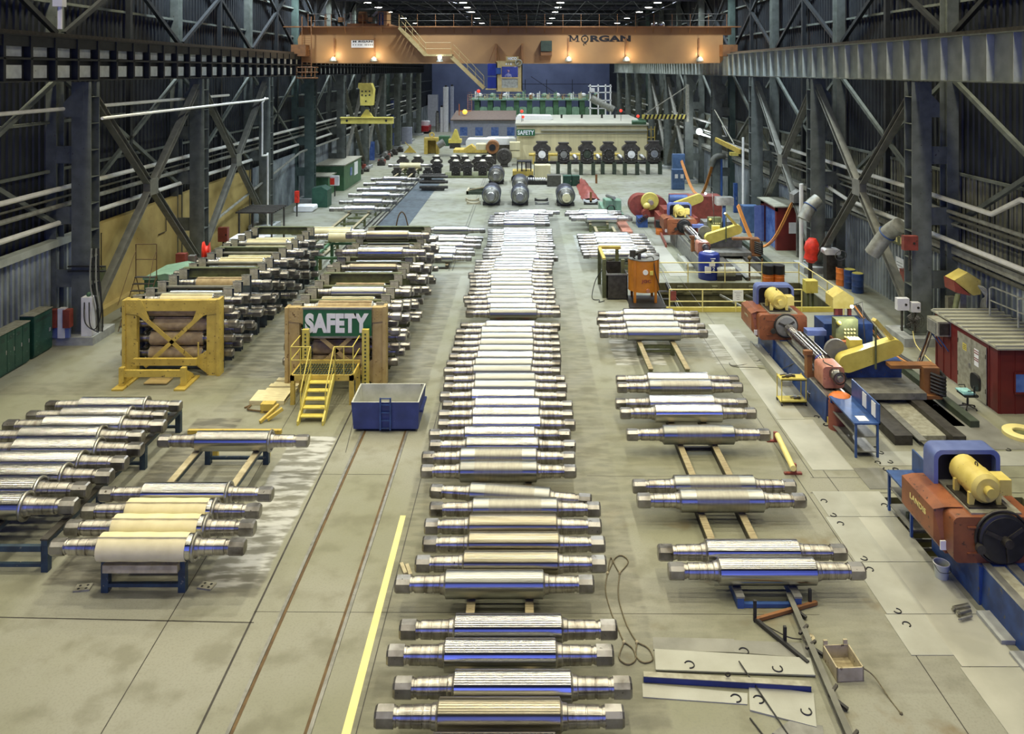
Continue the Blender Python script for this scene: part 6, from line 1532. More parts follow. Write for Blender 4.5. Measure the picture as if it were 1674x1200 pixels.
# girder lamps with brackets
for k, px in enumerate((547,613,929,1023,1142)):
    x = cx_(px); l = MB().lathe((x,CY-.45,cz_(101)),(0,0,1),[(0,.05),(.05,.32),(.25,.26),(.4,.10)],18,).build('girder_lamp','galv_pipe',t)
    MB().sphere((x,CY-.45,cz_(96.5)),.17).build('lit_bulb','lamp_cool',l)
    MB().beam((x,CY-.1,cz_(62)),(x,CY-.1,cz_(92)),.12,.08).beam((x,CY-.1,cz_(90)),(x,CY-.45,cz_(94)),.1,.1).build('lamp_bracket','crane_rust',l)
    pl = bpy.data.lights.new('girder_light','POINT'); pl.energy = 150; pl.color = (1,.82,.55); pl.shadow_soft_size = .15
    po = bpy.data.objects.new('girder_light',pl); COL.objects.link(po); po.location = (x+.1,CY-.75,cz_(91))
# stairs to the cab
def stair(p0, p1, y, n, w=.8):
    a, b = Vector((p0[0],y,p0[1])), Vector((p1[0],y,p1[1]))
    s = MB()
    for dy in (0,w): s.beam(a+Vector((0,-dy,0)),b+Vector((0,-dy,0)),.08,.28)
    s.build('stair_stringer','mustard_tan',t); s = MB()
    for i in range(n): c = a.lerp(b,(i+.5)/n); s.box(c.x-.14,c.x+.14,y-w,y,c.z-.02,c.z+.02)
    s.build('stair_tread','dark_steel',t)
    r = MB()
    for h in (.5,1.0): r.tube([a+Vector((.2,-w,h)),b+Vector((0,-w,h))],.025,6)
    for i in range(5): c = a.lerp(b,i/4.0); r.cyl(c+Vector((0,-w,0)),c+Vector((0,-w,1.0)),.022,n=6)
    r.build('stair_rail','mustard_tan',t)
stair((cx_(655),cz_(46)),(cx_(698),cz_(91)),CY-.1,9)
stair((cx_(739),cz_(93)),(cx_(792),cz_(144)),CY-.1,10)
MB().box(cx_(696),cx_(741),CY-1.0,CY-.05,cz_(92),cz_(89)).build('landing','mustard_tan',t)
r = MB()
for h in (.5,1.0): r.tube([(cx_(697),CY-1.0,cz_(90)+h),(cx_(739),CY-1.0,cz_(90)+h)],.022,6)
r.build('landing_rail','mustard_tan',t)
l = MB().cyl((cx_(721),CY-1.0,cz_(96)),(cx_(721),CY-1.0,cz_(101)),.15,.3,14).build('landing_lamp','galv_pipe',t); MB().sphere((cx_(721),CY-1.05,cz_(94.5)),.16).build('lit_bulb','lamp_cool',l)
# operator's cab
ca, cb = cx_(812.5), cx_(854); z0, z1 = cz_(147), cz_(102); yf = CY-1.6
f = MB()
wx0, wx1 = cx_(821), cx_(847)
f.box(ca,wx0,yf,yf+.1,z0,z1).box(wx1,cb,yf,yf+.1,z0,z1).box(wx0,wx1,yf,yf+.1,cz_(109),z1).box(wx0,wx1,yf,yf+.1,cz_(128),cz_(126)).box(wx0,wx1,yf,yf+.1,z0,cz_(143))
f.box(ca,cb,yf,CY+.6,z1,z1+.1).box(ca,cb,yf,CY+.6,z0-.1,z0).box(cb-.08,cb,yf,CY+.6,z0,z1).box(ca,ca+.08,yf,CY+.6,z0,z1).box(ca,cb,CY+.5,CY+.6,z0,z1)
cab = f.build('cab_shell','mustard_tan',t)
gl = bpy.data.materials.new('clear_glass'); gl.use_nodes = True; gb = gl.node_tree.nodes['Principled BSDF']; gb.inputs['Transmission Weight'].default_value = 1; gb.inputs['Roughness'].default_value = .03; gb.inputs['Base Color'].default_value = (.92,.94,1,1); MATS['clear_glass'] = gl
MB().box(wx0,wx1,yf+.03,yf+.05,cz_(126),cz_(109)).build('upper_window','clear_glass',cab)
MB().box(wx0,wx1,yf+.03,yf+.05,cz_(143),cz_(128)).build('lower_window','cap_steel',cab)
MB().box(cx_(828),cx_(848),yf-.05,yf,cz_(101),cz_(93)).build('sign_board','mustard_tan',cab)
lettering(cab,'HICO',cx_(845)-cx_(831),cz_(94)-cz_(98.5),(cx_(838),yf-.05,cz_(96.2)),'lettering_white',depth=.01,bold=.03)
lettering(cab,'4 1 K',cx_(838)-cx_(827),cz_(103.2)-cz_(107),(cx_(832.5),yf,cz_(105)),'lettering_white',depth=.012,bold=.03)
MB().ring((cx_(848),yf-.1,cz_(103)),(0,1,0),.25,.05,18,6).cyl((cx_(848),yf-.1,cz_(103)),(cx_(846),yf-.1,cz_(106)),.08).build('cable_reel','cap_steel',cab)
MB().box(cx_(798),cx_(812),CY-.9,CY-.1,cz_(123.5),cz_(104)).box(cx_(798),cx_(812),CY-.9,CY-.1,cz_(144),cz_(126)).build('blue_enclosure','plastic_blue',cab)
MB().box(cx_(812),cx_(820),yf-.06,yf,cz_(121),cz_(111)).build('blue_box','blue_paint',cab)
MB().box(cx_(795),cx_(815),CY-1.5,CY-.1,cz_(146),cz_(144.5)).build('cab_landing','mustard_tan',cab)
for px in (811,854): MB().box(cx_(px)-.08,cx_(px)+.08,CY-1.0,CY+.2,z1,cz_(72)).build('hanger_post','crane_rust',cab)
for px0,px1 in ((811,800),(811,818),(854,846)): MB().beam((cx_(px0),CY-.3,cz_(72)),(cx_(px1),CY-.3,cz_(101)),.03,.06).build('hanger_brace','crane_rust',cab)
# person in the cab: head, shoulders, arms, seated
pt = thing('person','person in a pale shirt seated at the controls of the crane cab','person',(cx_(831),CY-.62,cz_(146)))
hx, hy, hz = cx_(831), CY-.62, z0+.17
MB().box(ca+.1,cb-.1,CY+.42,CY+.48,z0+.1,z1-.05).build('dark_lining','cab_glass',cab)  # dark blue lining added to keep the cab behind the person dark
def skinned(name, joints, edges, radii, mat, parent):
    o0 = wloc(parent); me = bpy.data.meshes.new(name); me.from_pydata([Vector(j)-o0 for j in joints], edges, [])
    o = bpy.data.objects.new(name, me); COL.objects.link(o); o.parent = parent; me.materials.append(MATS[mat])
    m = o.modifiers.new('skin','SKIN')
    pass
    for i,r in enumerate(radii): me.skin_vertices[0].data[i].radius = (r,r)
    me.skin_vertices[0].data[0].use_root = True
    o.modifiers.new('sub','SUBSURF').levels = 1; o.modifiers['sub'].render_levels = 2
    return o
J = [(0,0,.55),(0,0,.85),(0,0,1.1),(0,-.02,1.22),(0,-.03,1.36),(-.2,0,1.08),(-.27,-.2,.85),(-.2,-.42,.9),(.2,0,1.08),(.27,-.2,.85),(.2,-.42,.9),(-.11,-.1,.5),(-.13,-.48,.5),(-.13,-.5,.1),(.11,-.1,.5),(.13,-.48,.5),(.13,-.5,.1),(-.13,-.6,.05),(.13,-.6,.05)]
E = [(0,1),(1,2),(2,3),(3,4),(2,5),(5,6),(6,7),(2,8),(8,9),(9,10),(0,11),(11,12),(12,13),(0,14),(14,15),(15,16),(13,17),(16,18)]
Rr = [.15,.15,.15,.055,.06,.07,.05,.035,.07,.05,.035,.09,.07,.045,.09,.07,.045,.04,.04]
S_ = .5/.55
J = [(hx+x, hy+y, hz+z) for x,y,z in J]
BODY = True
if BODY:
    body = skinned('body', J, E, Rr, 'shirt_blue', pt)
MB().sphere((hx,hy-.04,hz+1.42),.105,14,10,1.2).sphere((hx,hy-.15,hz+1.41),.02,8,6).sphere((hx-.105,hy-.03,hz+1.42),.025,8,6).sphere((hx+.105,hy-.03,hz+1.42),.025,8,6).build('head','skin',pt)
MB().sphere((hx,hy-.02,hz+1.47),.115,14,8,1.0).build('hair','hat_dark',pt)
pl = bpy.data.lights.new('cab_fill_light','POINT'); pl.energy = 45; pl.color = (1,.95,.9); pl.shadow_soft_size = .1  # light added so the seated person shows through the window
po = bpy.data.objects.new('cab_fill_light',pl); COL.objects.link(po); po.location = (cx_(842),yf+.45,z1-.25)
# ladder + basket at the locker end
q = MB(); xl = cx_(503)
for px in (497,512): q.beam((cx_(px),CY-.6,cz_(125)),(cx_(px),CY-.6,cz_(28)),.07,.07)
for i in range(18): q.box(cx_(497),cx_(512),CY-.62,CY-.58,cz_(60)-.18*i,cz_(60)-.18*i+.03)
q.build('access_ladder','crane_rust',t)
q = MB(); bx0,bx1 = cx_(491),cx_(521)
for z in (cz_(127),cz_(118),cz_(110)): q.tube([(bx0,CY-1.2,z),(bx1,CY-1.2,z),(bx1,CY-.2,z),(bx0,CY-.2,z),(bx0,CY-1.2,z)],.04,6)
for x in (bx0,(bx0+bx1)/2,bx1): q.cyl((x,CY-1.2,cz_(127)),(x,CY-1.2,cz_(110)),.04,n=6)
q.box(bx0,bx1,CY-1.2,CY-.2,cz_(128.5),cz_(127)); q.build('service_basket','crane_rust',t)
q = MB()
for px in (516,533,543): q.cyl((cx_(px),CY-.3,zt),(cx_(px),CY-.3,cz_(23)),.04,n=6)
q.build('rail_upright','crane_rust',t)
# machinery on top
tr = thing('crane_trolley','trolley machinery on top of the orange bridge crane','crane trolley',(cx_(590),CY+1.5,zt))
MB().box(cx_(562),cx_(632),CY+1.2,CY+6,zt+.1,cz_(37)).build('trolley_frame','crane_rust',tr)
MB().box(cx_(614),cx_(629),CY+1,CY+3,cz_(41),cz_(17)).build('cabinet','crane_orange',tr); MB().box(cx_(616),cx_(624),CY+.9,CY+1,cz_(40),cz_(19)).build('cabinet_glass','cab_glass',tr)
MB().cyl((cx_(580),CY+1.8,cz_(27)),(cx_(592),CY+1.8,cz_(27)),.55,n=18).build('motor','crane_rust',tr)
MB().box(cx_(548),cx_(555),CY+1,CY+1.6,cz_(34),cz_(27)).box(cx_(598),cx_(604),CY+1,CY+1.6,cz_(34),cz_(27)).build('switch_box','crane_orange',tr)
MB().beam((cx_(568),CY+1.6,cz_(37)),(cx_(566),CY+1.6,cz_(18)),.15,.15).beam((cx_(604),CY+1.6,cz_(24)),(cx_(612),CY+1.6,cz_(16)),.3,.2).build('bracket','galv_pipe',tr)
for px in (1071,1083): t2 = thing('beacon_dome','round dome light standing on the crane walkway, %s of two' % ('nearer the lettering','farther from the lettering')[px>1075],'dome light',(cx_(px),CY+.5,zt)); MB().sphere((cx_(px),CY+.5,zt+.25),.3).build('dome','roll_steel',t2); MB().cyl((cx_(px),CY+.5,zt),(cx_(px),CY+.5,zt+.1),.33,n=16).build('base','dark_steel',t2)
# hook block and spreader
t = thing('hook_block','yellow-green hook block hanging from the crane beside the locker side','hook block',(cx_(600),CY+1.5,8.5)); YB = CY+1.8
MB().prism([(XX(591,YB),YB-.5,ZZ(172,YB)),(XX(610,YB),YB-.5,ZZ(172,YB)),(XX(612,YB),YB-.5,ZZ(146,YB)),(XX(608,YB),YB-.5,ZZ(136,YB)),(XX(588,YB),YB-.5,ZZ(136,YB)),(XX(587,YB),YB-.5,ZZ(143,YB)),(XX(590,YB),YB-.5,ZZ(146,YB))],(0,1.0,0)).build('sheave_housing','bright_yellow',t)
q = MB()
for (px,py) in ((594,149),(600,149),(606,149),(594,155),(600,156),(606,155),(600,165)): q.cyl((XX(px,YB),YB-.53,ZZ(py,YB)),(XX(px,YB),YB-.5,ZZ(py,YB)),.07,n=8)
q.build('bolt','black_iron',t)
for px in (592,597,602,607): MB().cyl((XX(px,YB),YB,ZZ(136,YB)),(XX(px,YB),YB,zb),.03,n=6).build('hoist_rope','dark_steel',t)
MB().ring((XX(600,YB),YB,ZZ(176,YB)-.15),(0,1,0),.3,.09,18,8,-2.2,2.2).build('hook','dark_steel',t)
t = thing('spreader_beam','long yellow-green spreader beam under the hook block','spreader beam',(XX(600,YB),YB,7)) 
MB().box(XX(558,YB),XX(643,YB),YB-.25,YB+.25,ZZ(202,YB),ZZ(193,YB)).box(XX(557,YB),XX(643,YB),YB-.35,YB+.35,ZZ(193,YB),ZZ(191.5,YB)).build('beam_body','bright_yellow',t)
MB().prism([(XX(589,YB),YB-.1,ZZ(192,YB)),(XX(611,YB),YB-.1,ZZ(192,YB)),(XX(602,YB),YB-.1,ZZ(179,YB)),(XX(598,YB),YB-.1,ZZ(179,YB))],(0,.2,0)).build('lifting_plate','bright_yellow',t)
for px in (568,632): MB().cyl((XX(px,YB),YB-.27,ZZ(197,YB)),(XX(px,YB),YB-.25,ZZ(197,YB)),.1,n=10).build('pin_hole','black_iron',t)
# jib cranes on the grinder side
t = thing('jib_crane','black and yellow striped jib beam with a green hoist and slanting tie','jib crane',(15.4,82,6))
YJ = 80.0; ja, jb = XX(1050,YJ), XX(1124,YJ); zj = ZZ(191,YJ)
MB().box(ja,jb,YJ-.12,YJ+.12,zj-.22,zj+.22).build('jib_arm','bright_yellow',t)
q = MB()
for i in range(11): x = ja+.15+(jb-ja)*i/11.3; q.prism([(x,YJ-.13,zj-.22),(x+.2,YJ-.13,zj-.22),(x+.36,YJ-.13,zj+.22),(x+.16,YJ-.13,zj+.22)],(0,.26,0))
q.build('black_stripe','black_iron',t)
MB().beam((ja+.3,YJ,zj+.3),(XX(1122,YJ),YJ,ZZ(142,YJ)),.08,.08).build('tie_rod','cap_steel',t)
MB().box(XX(1122,YJ),XX(1126,YJ),YJ-.15,YJ+.4,zj-.5,ZZ(138,YJ)).build('mast','cap_steel',t)
q = MB(); q.cyl((XX(1033,YJ),YJ,ZZ(200,YJ)),(XX(1056,YJ),YJ,ZZ(200,YJ)),.24,n=14); q.box(XX(1044,YJ),XX(1052,YJ),YJ-.15,YJ+.15,ZZ(200,YJ),zj-.2); q.build('hoist','machine_green',t)
t = thing('ladder_jib','yellow perforated jib arm slanting down near the second duct','jib crane',(16,66,7))
MB().beam((XX(1170,64),64,ZZ(228,64)),(XX(1210,60),60,ZZ(248,60)),.15,.35).build('jib_arm','yellow_paint',t); MB().box(XX(1193,62),XX(1205,62),61.6,62.2,ZZ(254,62),ZZ(249,62)).build('hoist','bright_yellow',t); MB().beam((XX(1168,64),64,ZZ(180,64)),(XX(1200,60),60,ZZ(236,60)),.07,.07).build('tie_rod','cap_steel',t)
t = thing('flood_lamp','glaring white flood lamp on the grinder-side wall beyond the far machines','lamp',(XX(1143,95),95,6.3))
MB().sphere((XX(1143,80),79.6,ZZ(215,80)),.22).build('lit_bulb','lamp_cool',t); MB().lathe((XX(1143,80),79.9,ZZ(215,80)),(0,1,0),[(0,.35),(.25,.2),(.3,.1)],16).build('reflector','galv_pipe',t)
pl = bpy.data.lights.new('flood_light','POINT'); pl.energy = 450; pl.color = (.85,.92,1); pl.shadow_soft_size = .2
po = bpy.data.objects.new('flood_light',pl); COL.objects.link(po); po.location = (XX(1143,80)-.5,79.0,ZZ(215,80))
# bright lamp at grinder C; the one at A is added for the white spray
for (loc,e) in (((11.4,50.2,3.6),650),((12.3,29.9,2.5),300)):
    pl = bpy.data.lights.new('grinder_light','POINT'); pl.energy = e; pl.color = (.95,.98,1); pl.shadow_soft_size = .15
    po = bpy.data.objects.new('grinder_light',pl); COL.objects.link(po); po.location = loc
    t = thing('grinder_lamp',('lit work lamp on a thin arm over the far grinder','added lit lamp on a thin arm brightening the middle grinder')[loc[1]<40],'lamp',(loc[0]+.1,loc[1],loc[2]))
    MB().sphere(Vector(loc)+Vector((0,0,.22)),.06).build('lit_bulb','lamp_cool',t); MB().tube([Vector(loc)+Vector((0,0,.25)),Vector(loc)+Vector((.5,.3,.3)),Vector((loc[0]+.8,loc[1]+.6,.6))],.02,6).build('lamp_arm','dark_steel',t)

# ================================================================ BACKGROUND
t = thing('cream_building','long cream metal-clad building with a flat grey roof and a small safety sign','building',(7.4,104,0))
x0,x1,y0,y1,h = -1.0,15.2,99.0,118.0,4.75
mb = MB().box(x0,x1,y0,y1,0,h)
mb.build('walls','cream_panel',t)
MB().box(x0-.2,x1+.2,y0-.25,y1+.2,h,h+.25).build('roof','grey_roof',t)
MB().box(x0+3,x1,y0-.3,y0-.05,h-.65,h-.5).box(x0,x1,y0-.08,y0,h-1.05,h-.95).build('fascia','grey_roof',t)
q = MB()
for i in range(34): q.box(x0+.2+i*.475,x0+.25+i*.475,y0-.03,y0,0,h-1.1)
q.build('panel_rib','cream_panel',t)
for i,px in enumerate((872,886,918,951,984,1005)): MB().cyl((XX(px,110),110,h+.25),(XX(px,110),110,h+.75),.14,n=8).build('roof_vent','dark_steel',t)
YS = y0-.35
q = MB().box(XX(845,YS),XX(874.5,YS),YS,YS+.06,ZZ(222,YS),ZZ(211.5,YS)).build('safety_sign','sign_green',t,label='small green SAFETY sign')
lettering(q,'SAFETY',XX(873,YS)-XX(846,YS),ZZ(213,YS)-ZZ(220.5,YS),(XX(859.7,YS),YS,ZZ(216.8,YS)),'lettering_white',depth=.02,bold=.035)
q = MB().cyl((x0+1.5,y0-.7,1.2),(x1-3.5,y0-.7,1.2),.2,n=10); q.build('yellow_pipe','yellow_paint',t)
for i in range(6): MB().box(x0+2+i*1.9,x0+2.2+i*1.9,y0-.8,y0-.6,0,1.2).build('pipe_post','yellow_paint',t)
mb = MB()
for z in (.2,1.2,2.2,3.2,4.2): mb.box(15.3,16.2,99.2,99.3,z,z+.08)
for x in (15.3,15.75,16.2): mb.box(x-.04,x+.04,99.2,99.3,0,4.6)
solo(mb,'scaffold','yellow_paint','yellow scaffold ladder rack at the corner of the cream building','scaffold')
t = thing('paper_load','white folded sheeting lying on the cream building roof','load',(2,108,5)); MB().prism([(XX(843,108),106,5.0),(XX(848,108),106,5.6),(XX(900,108),106,5.55),(XX(904,108),106,5.1),(XX(899,108),106,5.0)],(0,3,0)).build('sheet','paper_white',t)
for k,(px,py) in enumerate(((853,182),(855,191),(1015,181),(1043,190))):
    p = (XX(px,102+k),102+k,ZZ(py,102+k)); t = thing('warning_lamp',('small red warning light over the cream building, first from the office','small red warning light over the cream building, second from the office','small red warning light over the cream building, third from the office','small red warning light at the far corner of the cream building')[k],'light',p); MB().sphere(p,.2,10,8).build('red_lens','red_glow',t); MB().cyl((p[0],p[1],5.0),(p[0],p[1],p[2]-.1),.03,n=6).build('stem','dark_steel',t)
# lilac corrugated office
t = thing('site_office','long lilac-grey corrugated office with blue-lit windows and a brown roof','building',(-6,130,0))
YO = 124.0; x0,x1 = XX(741,YO),XX(843,YO); h = ZZ(197,YO)
mb = MB(); mb.box(x0,x1,YO,YO+10,0,h); mb.build('walls','lilac_panel',t)
q = MB()
for i in range(24): q.box(x0+i*.42,x0+.07+i*.42,YO-.05,YO,0,h)
q.build('wall_rib','lilac_panel',t)
MB().prism([(x0-.4,YO-.5,h),(x1,YO-.5,h),(x1,YO+10,h+.9),(x0-.4,YO+10,h+.9)],(0,0,.15)).build('roof','brown_roof',t)
for px in (758,783,809,835): q = MB().box(XX(px-6,YO),XX(px+6,YO),YO-.1,YO-.02,ZZ(222,YO),ZZ(208,YO)).build('window','window_blue',t); MB().box(XX(px-6.6,YO),XX(px+6.6,YO),YO-.12,YO-.06,ZZ(223,YO),ZZ(222,YO)).build('window_sill','paper_white',q)
t = thing('tarpaulin_load','white-tarped low loads in front of the lilac office','load',(-4,112,0))
YT = 112.0
MB().rbox((XX(787,YT),YT,ZZ(233,YT)),(4.2,3,1.2),.4).build('tarpaulin','paper_white',t); MB().rbox((XX(818,YT),YT+1,ZZ(231,YT)),(4.4,3,.9),.4).build('second_tarpaulin','paper_white',t); MB().box(XX(765,YT),XX(845,YT),YT-1,YT+2,0,ZZ(236,YT)).build('base','chock_iron',t)
# yellow mobile rig
t = thing('yellow_rig','yellow machine with a peaked hood before the lilac office','machine',(XX(743,108),108,0)); YT=107.0
MB().box(XX(733,YT),XX(754,YT),YT,YT+1.5,ZZ(234,YT),ZZ(228,YT)).prism([(XX(737,YT),YT,ZZ(228,YT)),(XX(751,YT),YT,ZZ(228,YT)),(XX(746,YT),YT,ZZ(212,YT)),(XX(743,YT),YT,ZZ(212,YT))],(0,1.2,0)).build('hood','bright_yellow',t)
MB().box(XX(735,YT),XX(752,YT),YT,YT+1.4,ZZ(243,YT),ZZ(234,YT)).build('base','dark_steel',t); MB().cyl((XX(716,YT),YT,ZZ(238,YT)),(XX(726,YT),YT,ZZ(232,YT)),.5,n=14).build('roller','grey_steel',t); MB().box(XX(716,YT),XX(733,YT),YT+1,YT+2.5,ZZ(240,YT),ZZ(224,YT)).build('green_body','machine_green',t)
t = thing('yellow_trailer','low yellow flat trailer with a pale load behind the roll chocks','trailer',(XX(775,100),100,0)); YT=99.0
MB().box(XX(741,YT),XX(796,YT),YT,YT+3,ZZ(250,YT),ZZ(245,YT)).box(XX(798,YT),XX(809,YT),YT,YT+3,ZZ(250,YT),ZZ(243,YT)).build('deck','yellow_paint',t); MB().prism([(XX(757,YT),YT,ZZ(245,YT)),(XX(780,YT),YT,ZZ(245,YT)),(XX(770,YT),YT,ZZ(237,YT)),(XX(764,YT),YT,ZZ(240,YT))],(0,2,0)).build('gooseneck','yellow_paint',t)
MB().box(XX(778,YT),XX(794,YT),YT,YT+2,ZZ(245,YT),ZZ(236,YT)).build('load_box','cream_panel',t)
for px in (746,792): MB().cyl((XX(px,YT),YT-.1,.55),(XX(px,YT),YT+.3,.55),.55,n=14).build('wheel','black_iron',t)
t = thing('roll_trolley','brown flanged wheel-like roll end beside the yellow trailer','machine part',(XX(805,100),98,0)); MB().cyl((XX(805,98),98,ZZ(241,98)),(XX(805,98),100,ZZ(241,98)),.8,n=20).build('drum','crane_rust',t); MB().cyl((XX(805,98),97.9,ZZ(241,98)),(XX(805,98),98,ZZ(241,98)),.4,n=16).build('bore','black_iron',t); MB().box(XX(799,98),XX(811,98),98.2,99.8,0,ZZ(246,98)).build('cradle','chock_iron',t)
t = thing('turbine_wheel','grey wheel-like coupling on a small stand beside the cream boxes','machine part',(XX(824,95),95,0)); MB().lathe((XX(824,95),95,1.25),(0,1,0),[(0,.1),(0,.4),(.1,.45),(.1,.85),(.4,.95),(1.4,.95)],24).build('coupling','chock_iron',t); MB().box(XX(818,95),XX(830,95),95.2,96.2,0,.4).build('stand_frame','dark_steel',t)
for k,(pa,pb) in enumerate(((246,233),(258,247))):
    YB_=97.0; solo(MB().box(XX(833,YB_),XX(850,YB_),YB_,YB_+1.5,ZZ(pa,YB_),ZZ(pb,YB_)).box(XX(833.5,YB_),XX(849.5,YB_),YB_-.03,YB_,ZZ(pa-1,YB_),ZZ(pb+1,YB_)),'cream_box','cream_panel',('upper cream box of the stack left of the cream building','lower cream box of the stack left of the cream building')[k],'box')
# green mill line far behind
t = thing('green_mill_line','large green machine line with a railed deck far down the hall','machine',(2,142,0)); YM=140.0
X0,X1 = XX(770,YM),XX(985,YM); zd = ZZ(164,YM)
MB().box(X0,X1,YM,YM+8,0,.8).build('foundation','dark_olive',t)
for i in range(10):
    x = X0+.6+i*(X1-X0)/10; MB().box(x,x+.9,YM,YM+4,.8,zd).build('upright','machine_green',t); MB().rbox((x+1.6,YM+.4,zd-2.1),(1.3,1.2,1.9),.3).build('pale_housing','pale_green',t)
    MB().sphere((x+.8,YM+2,zd+.8),.55,10,6,.8).build('gear_dome','pale_green' if i%2 else 'paper_white',t)
MB().box(X0-.3,X1,YM-.3,YM+8,zd,zd+.18).build('deck','pale_green',t)
q = MB()
for h_ in (.55,1.05): q.tube([(X0-.3,YM-.25,zd+h_),(X1,YM-.25,zd+h_)],.04,6)
for i in range(22): x = X0-.3+(X1-X0)*i/21; q.cyl((x,YM-.25,zd),(x,YM-.25,zd+1.05),.04,n=6)
q.build('deck_rail','pale_wood',t)
q = MB(); xl = XX(765,YM)
for x in (xl,xl+.7): q.beam((x,YM-.5,ZZ(188,YM)),(x,YM-.5,zd+1),.08,.08)
for i in range(12): q.box(xl,xl+.7,YM-.52,YM-.48,ZZ(187,YM)+.35*i,ZZ(187,YM)+.05+.35*i)
q.build('ladder','pink_cast',t)
rr = random.Random(8)
for k in range(16):
    x = X0+.5+k*(X1-X0-1)/16+rr.uniform(0,.5); hh = rr.uniform(.5,1.4)
    solo(MB().box(x,x+rr.uniform(.2,.6),YM+.8,YM+1.4,zd+.18,zd+.18+hh).cyl((x+.5,YM+1,zd+.18),(x+.5,YM+1,zd+.5+hh),.08,n=8),'deck_fitting',('paper_white','pale_wood','pale_green','crane_rust')[k%4],'small fitting on the railed deck of the green mill line, %s along' % ordn(k+1),'machine part','fittings on the green deck')
p = (XX(782.5,YM),YM-.3,ZZ(149,YM)); t = thing('red_beacon','round red beacon above the end of the green machine line','light',p); MB().sphere(p,.3).build('lens','red_glow',t); MB().cyl((p[0],p[1],zd),(p[0],p[1],p[2]-.2),.05,n=6).build('stem','dark_steel',t)
p = (XX(760,128),128,ZZ(183,128)); t = thing('amber_lamp','glowing amber lamp at the office roof end','light',p); MB().sphere(p,.4).build('lens','amber_glow',t); MB().box(p[0]-1,p[0]+1,128.3,128.5,5.0,5.1).box(p[0]-1,p[0]-.9,128.3,128.5,4.2,6.2).build('frame','drum_orange',t)
t = thing('far_platform','pale stair tower and pipework at the far grinder side of the green line','platform',(XX(985,138),138,0)); YM=138.0
q = MB()
for px in (965,978,990,998): q.box(XX(px,YM)-.12,XX(px,YM)+.12,YM,YM+.2,0,ZZ(138,YM))
for py in (142,152,165,178): q.box(XX(963,YM),XX(1000,YM),YM,YM+2,ZZ(py,YM),ZZ(py,YM)+.15)
q.build('tower_frame','paper_white',t); MB().cyl((XX(966,YM),YM+.5,ZZ(160,YM)),(XX(1003,YM),YM+.5,ZZ(180,YM)),.7,n=12).build('slanting_duct','galv_pipe',t); MB().box(XX(966,YM),XX(972,YM),YM-.5,YM,ZZ(150,YM),ZZ(144,YM)).build('white_cabinet','white_paint',t)
for k,(px,w,mm,py0_,py1_) in enumerate(((729,9,'white_paint',190,142),(739,6,'lilac_panel',195,141),(722,5,'white_paint',205,175),(715,6,'grey_steel',200,184))):
    Yq=150.0; t = thing('storage_tank','pale upright tank at the far locker-side wall, %s of four' % ordn(k+1),'tank',(XX(px,Yq),Yq,0)); MB().cyl((XX(px,Yq),Yq,0),(XX(px,Yq),Yq,ZZ(py1_,Yq)),w/2*Yq/F,n=18).build('shell',mm,t); MB().cyl((XX(px,Yq),Yq,ZZ(py1_,Yq)),(XX(px,Yq),Yq,ZZ(py1_,Yq)+.3),.2,n=8).build('cap','dark_steel',t)
mb = MB().box(-18.9,-10,150,151,0,.3)
# far wall panel seams
t = thing('far_gantry','thin dark gantry frame against the haze-tinted far wall','gantry',(4,170,0)); q = MB()
q.beam((XX(868,168),168,ZZ(125,168)),(XX(920,168),168,ZZ(160,168)),.12,.12).box(XX(850,168),XX(965,168),168,168.2,ZZ(138,168),ZZ(137,168))
for px in (858,893,935): q.box(XX(px,168),XX(px,168)+.15,168,168.2,ZZ(160,168),ZZ(130,168))
q.build('gantry_frame','truss_steel',t)

# roll chocks: six big ones on stands
def chock(x, y, z, s, label, group, face='cap_steel', stand_h=0, name='roll_chock'):
    t = thing(name,label,'roll chock',(x,y,z),group)
    zc = z+stand_h+.85*s
    poly = [(-.62,-.85),(.62,-.85),(.62,.25),(.85,.35),(.85,.62),(.45,.95),(.45,1.05),(-.45,1.05),(-.45,.95),(-.85,.62),(-.85,.35),(-.62,.25)]
    MB().prism([(x+a*s,y,zc+b*s) for a,b in poly],(0,.9*s,0)).build('housing','chock_iron',t,smooth=0)
    MB().rbox((x,y+.45*s,zc+1.15*s),(1.15*s,.8*s,.16*s),.07*s).build('top_cap','chock_iron',t)
    MB().lathe((x,y,zc-.02),(0,-1,0),[(0,.62*s),(.08*s,.6*s),(.1*s,.5*s),(.05*s,.42*s)],24).build('end_ring','dark_steel',t)
    MB().cyl((x,y-.14*s,zc-.02),(x,y,zc-.02),.36*s,n=20).cyl((x,y-.2*s,zc-.02),(x,y-.14*s,zc-.02),.12*s,n=12).build('bearing_cover',face,t)
    q = MB()
    for i in range(8): a = PI/4*i; q.cyl((x+.52*s*math.cos(a),y-.13*s,zc-.02+.52*s*math.sin(a)),(x+.52*s*math.cos(a),y-.08*s,zc-.02+.52*s*math.sin(a)),.04*s,n=6)
    q.build('cover_bolt','bright_steel',t)
    if stand_h:
        for dx in (-.6,.6): MB().box(x+dx*s-.2,x+dx*s+.2,y,y+.5,z,z+stand_h+.1).build('leg','dark_olive',t)
    return t
YC = 88.0
for k,(px,f,w) in enumerate(((886,'paper_white',1),(922,'grey_cable',.92),(960,'dark_olive',1.0),(996,'dark_steel',.95),(1032,'paper_white',1.0),(1071,'bright_steel',1.0))):
    chock(XX(px,YC),YC+(.6 if k%2 else 0),0,1.1*w+.04,'big dark roll chock on a stand, %s from the forklift side' % ordn(k+1),'big roll chocks on stands',f,1.35)
solo(MB().box(XX(876,YC),XX(1085,YC),YC+1.1,YC+1.5,1.1,1.4),'support_beam','dark_steel','long blue-grey beam behind the big roll chocks','beam')
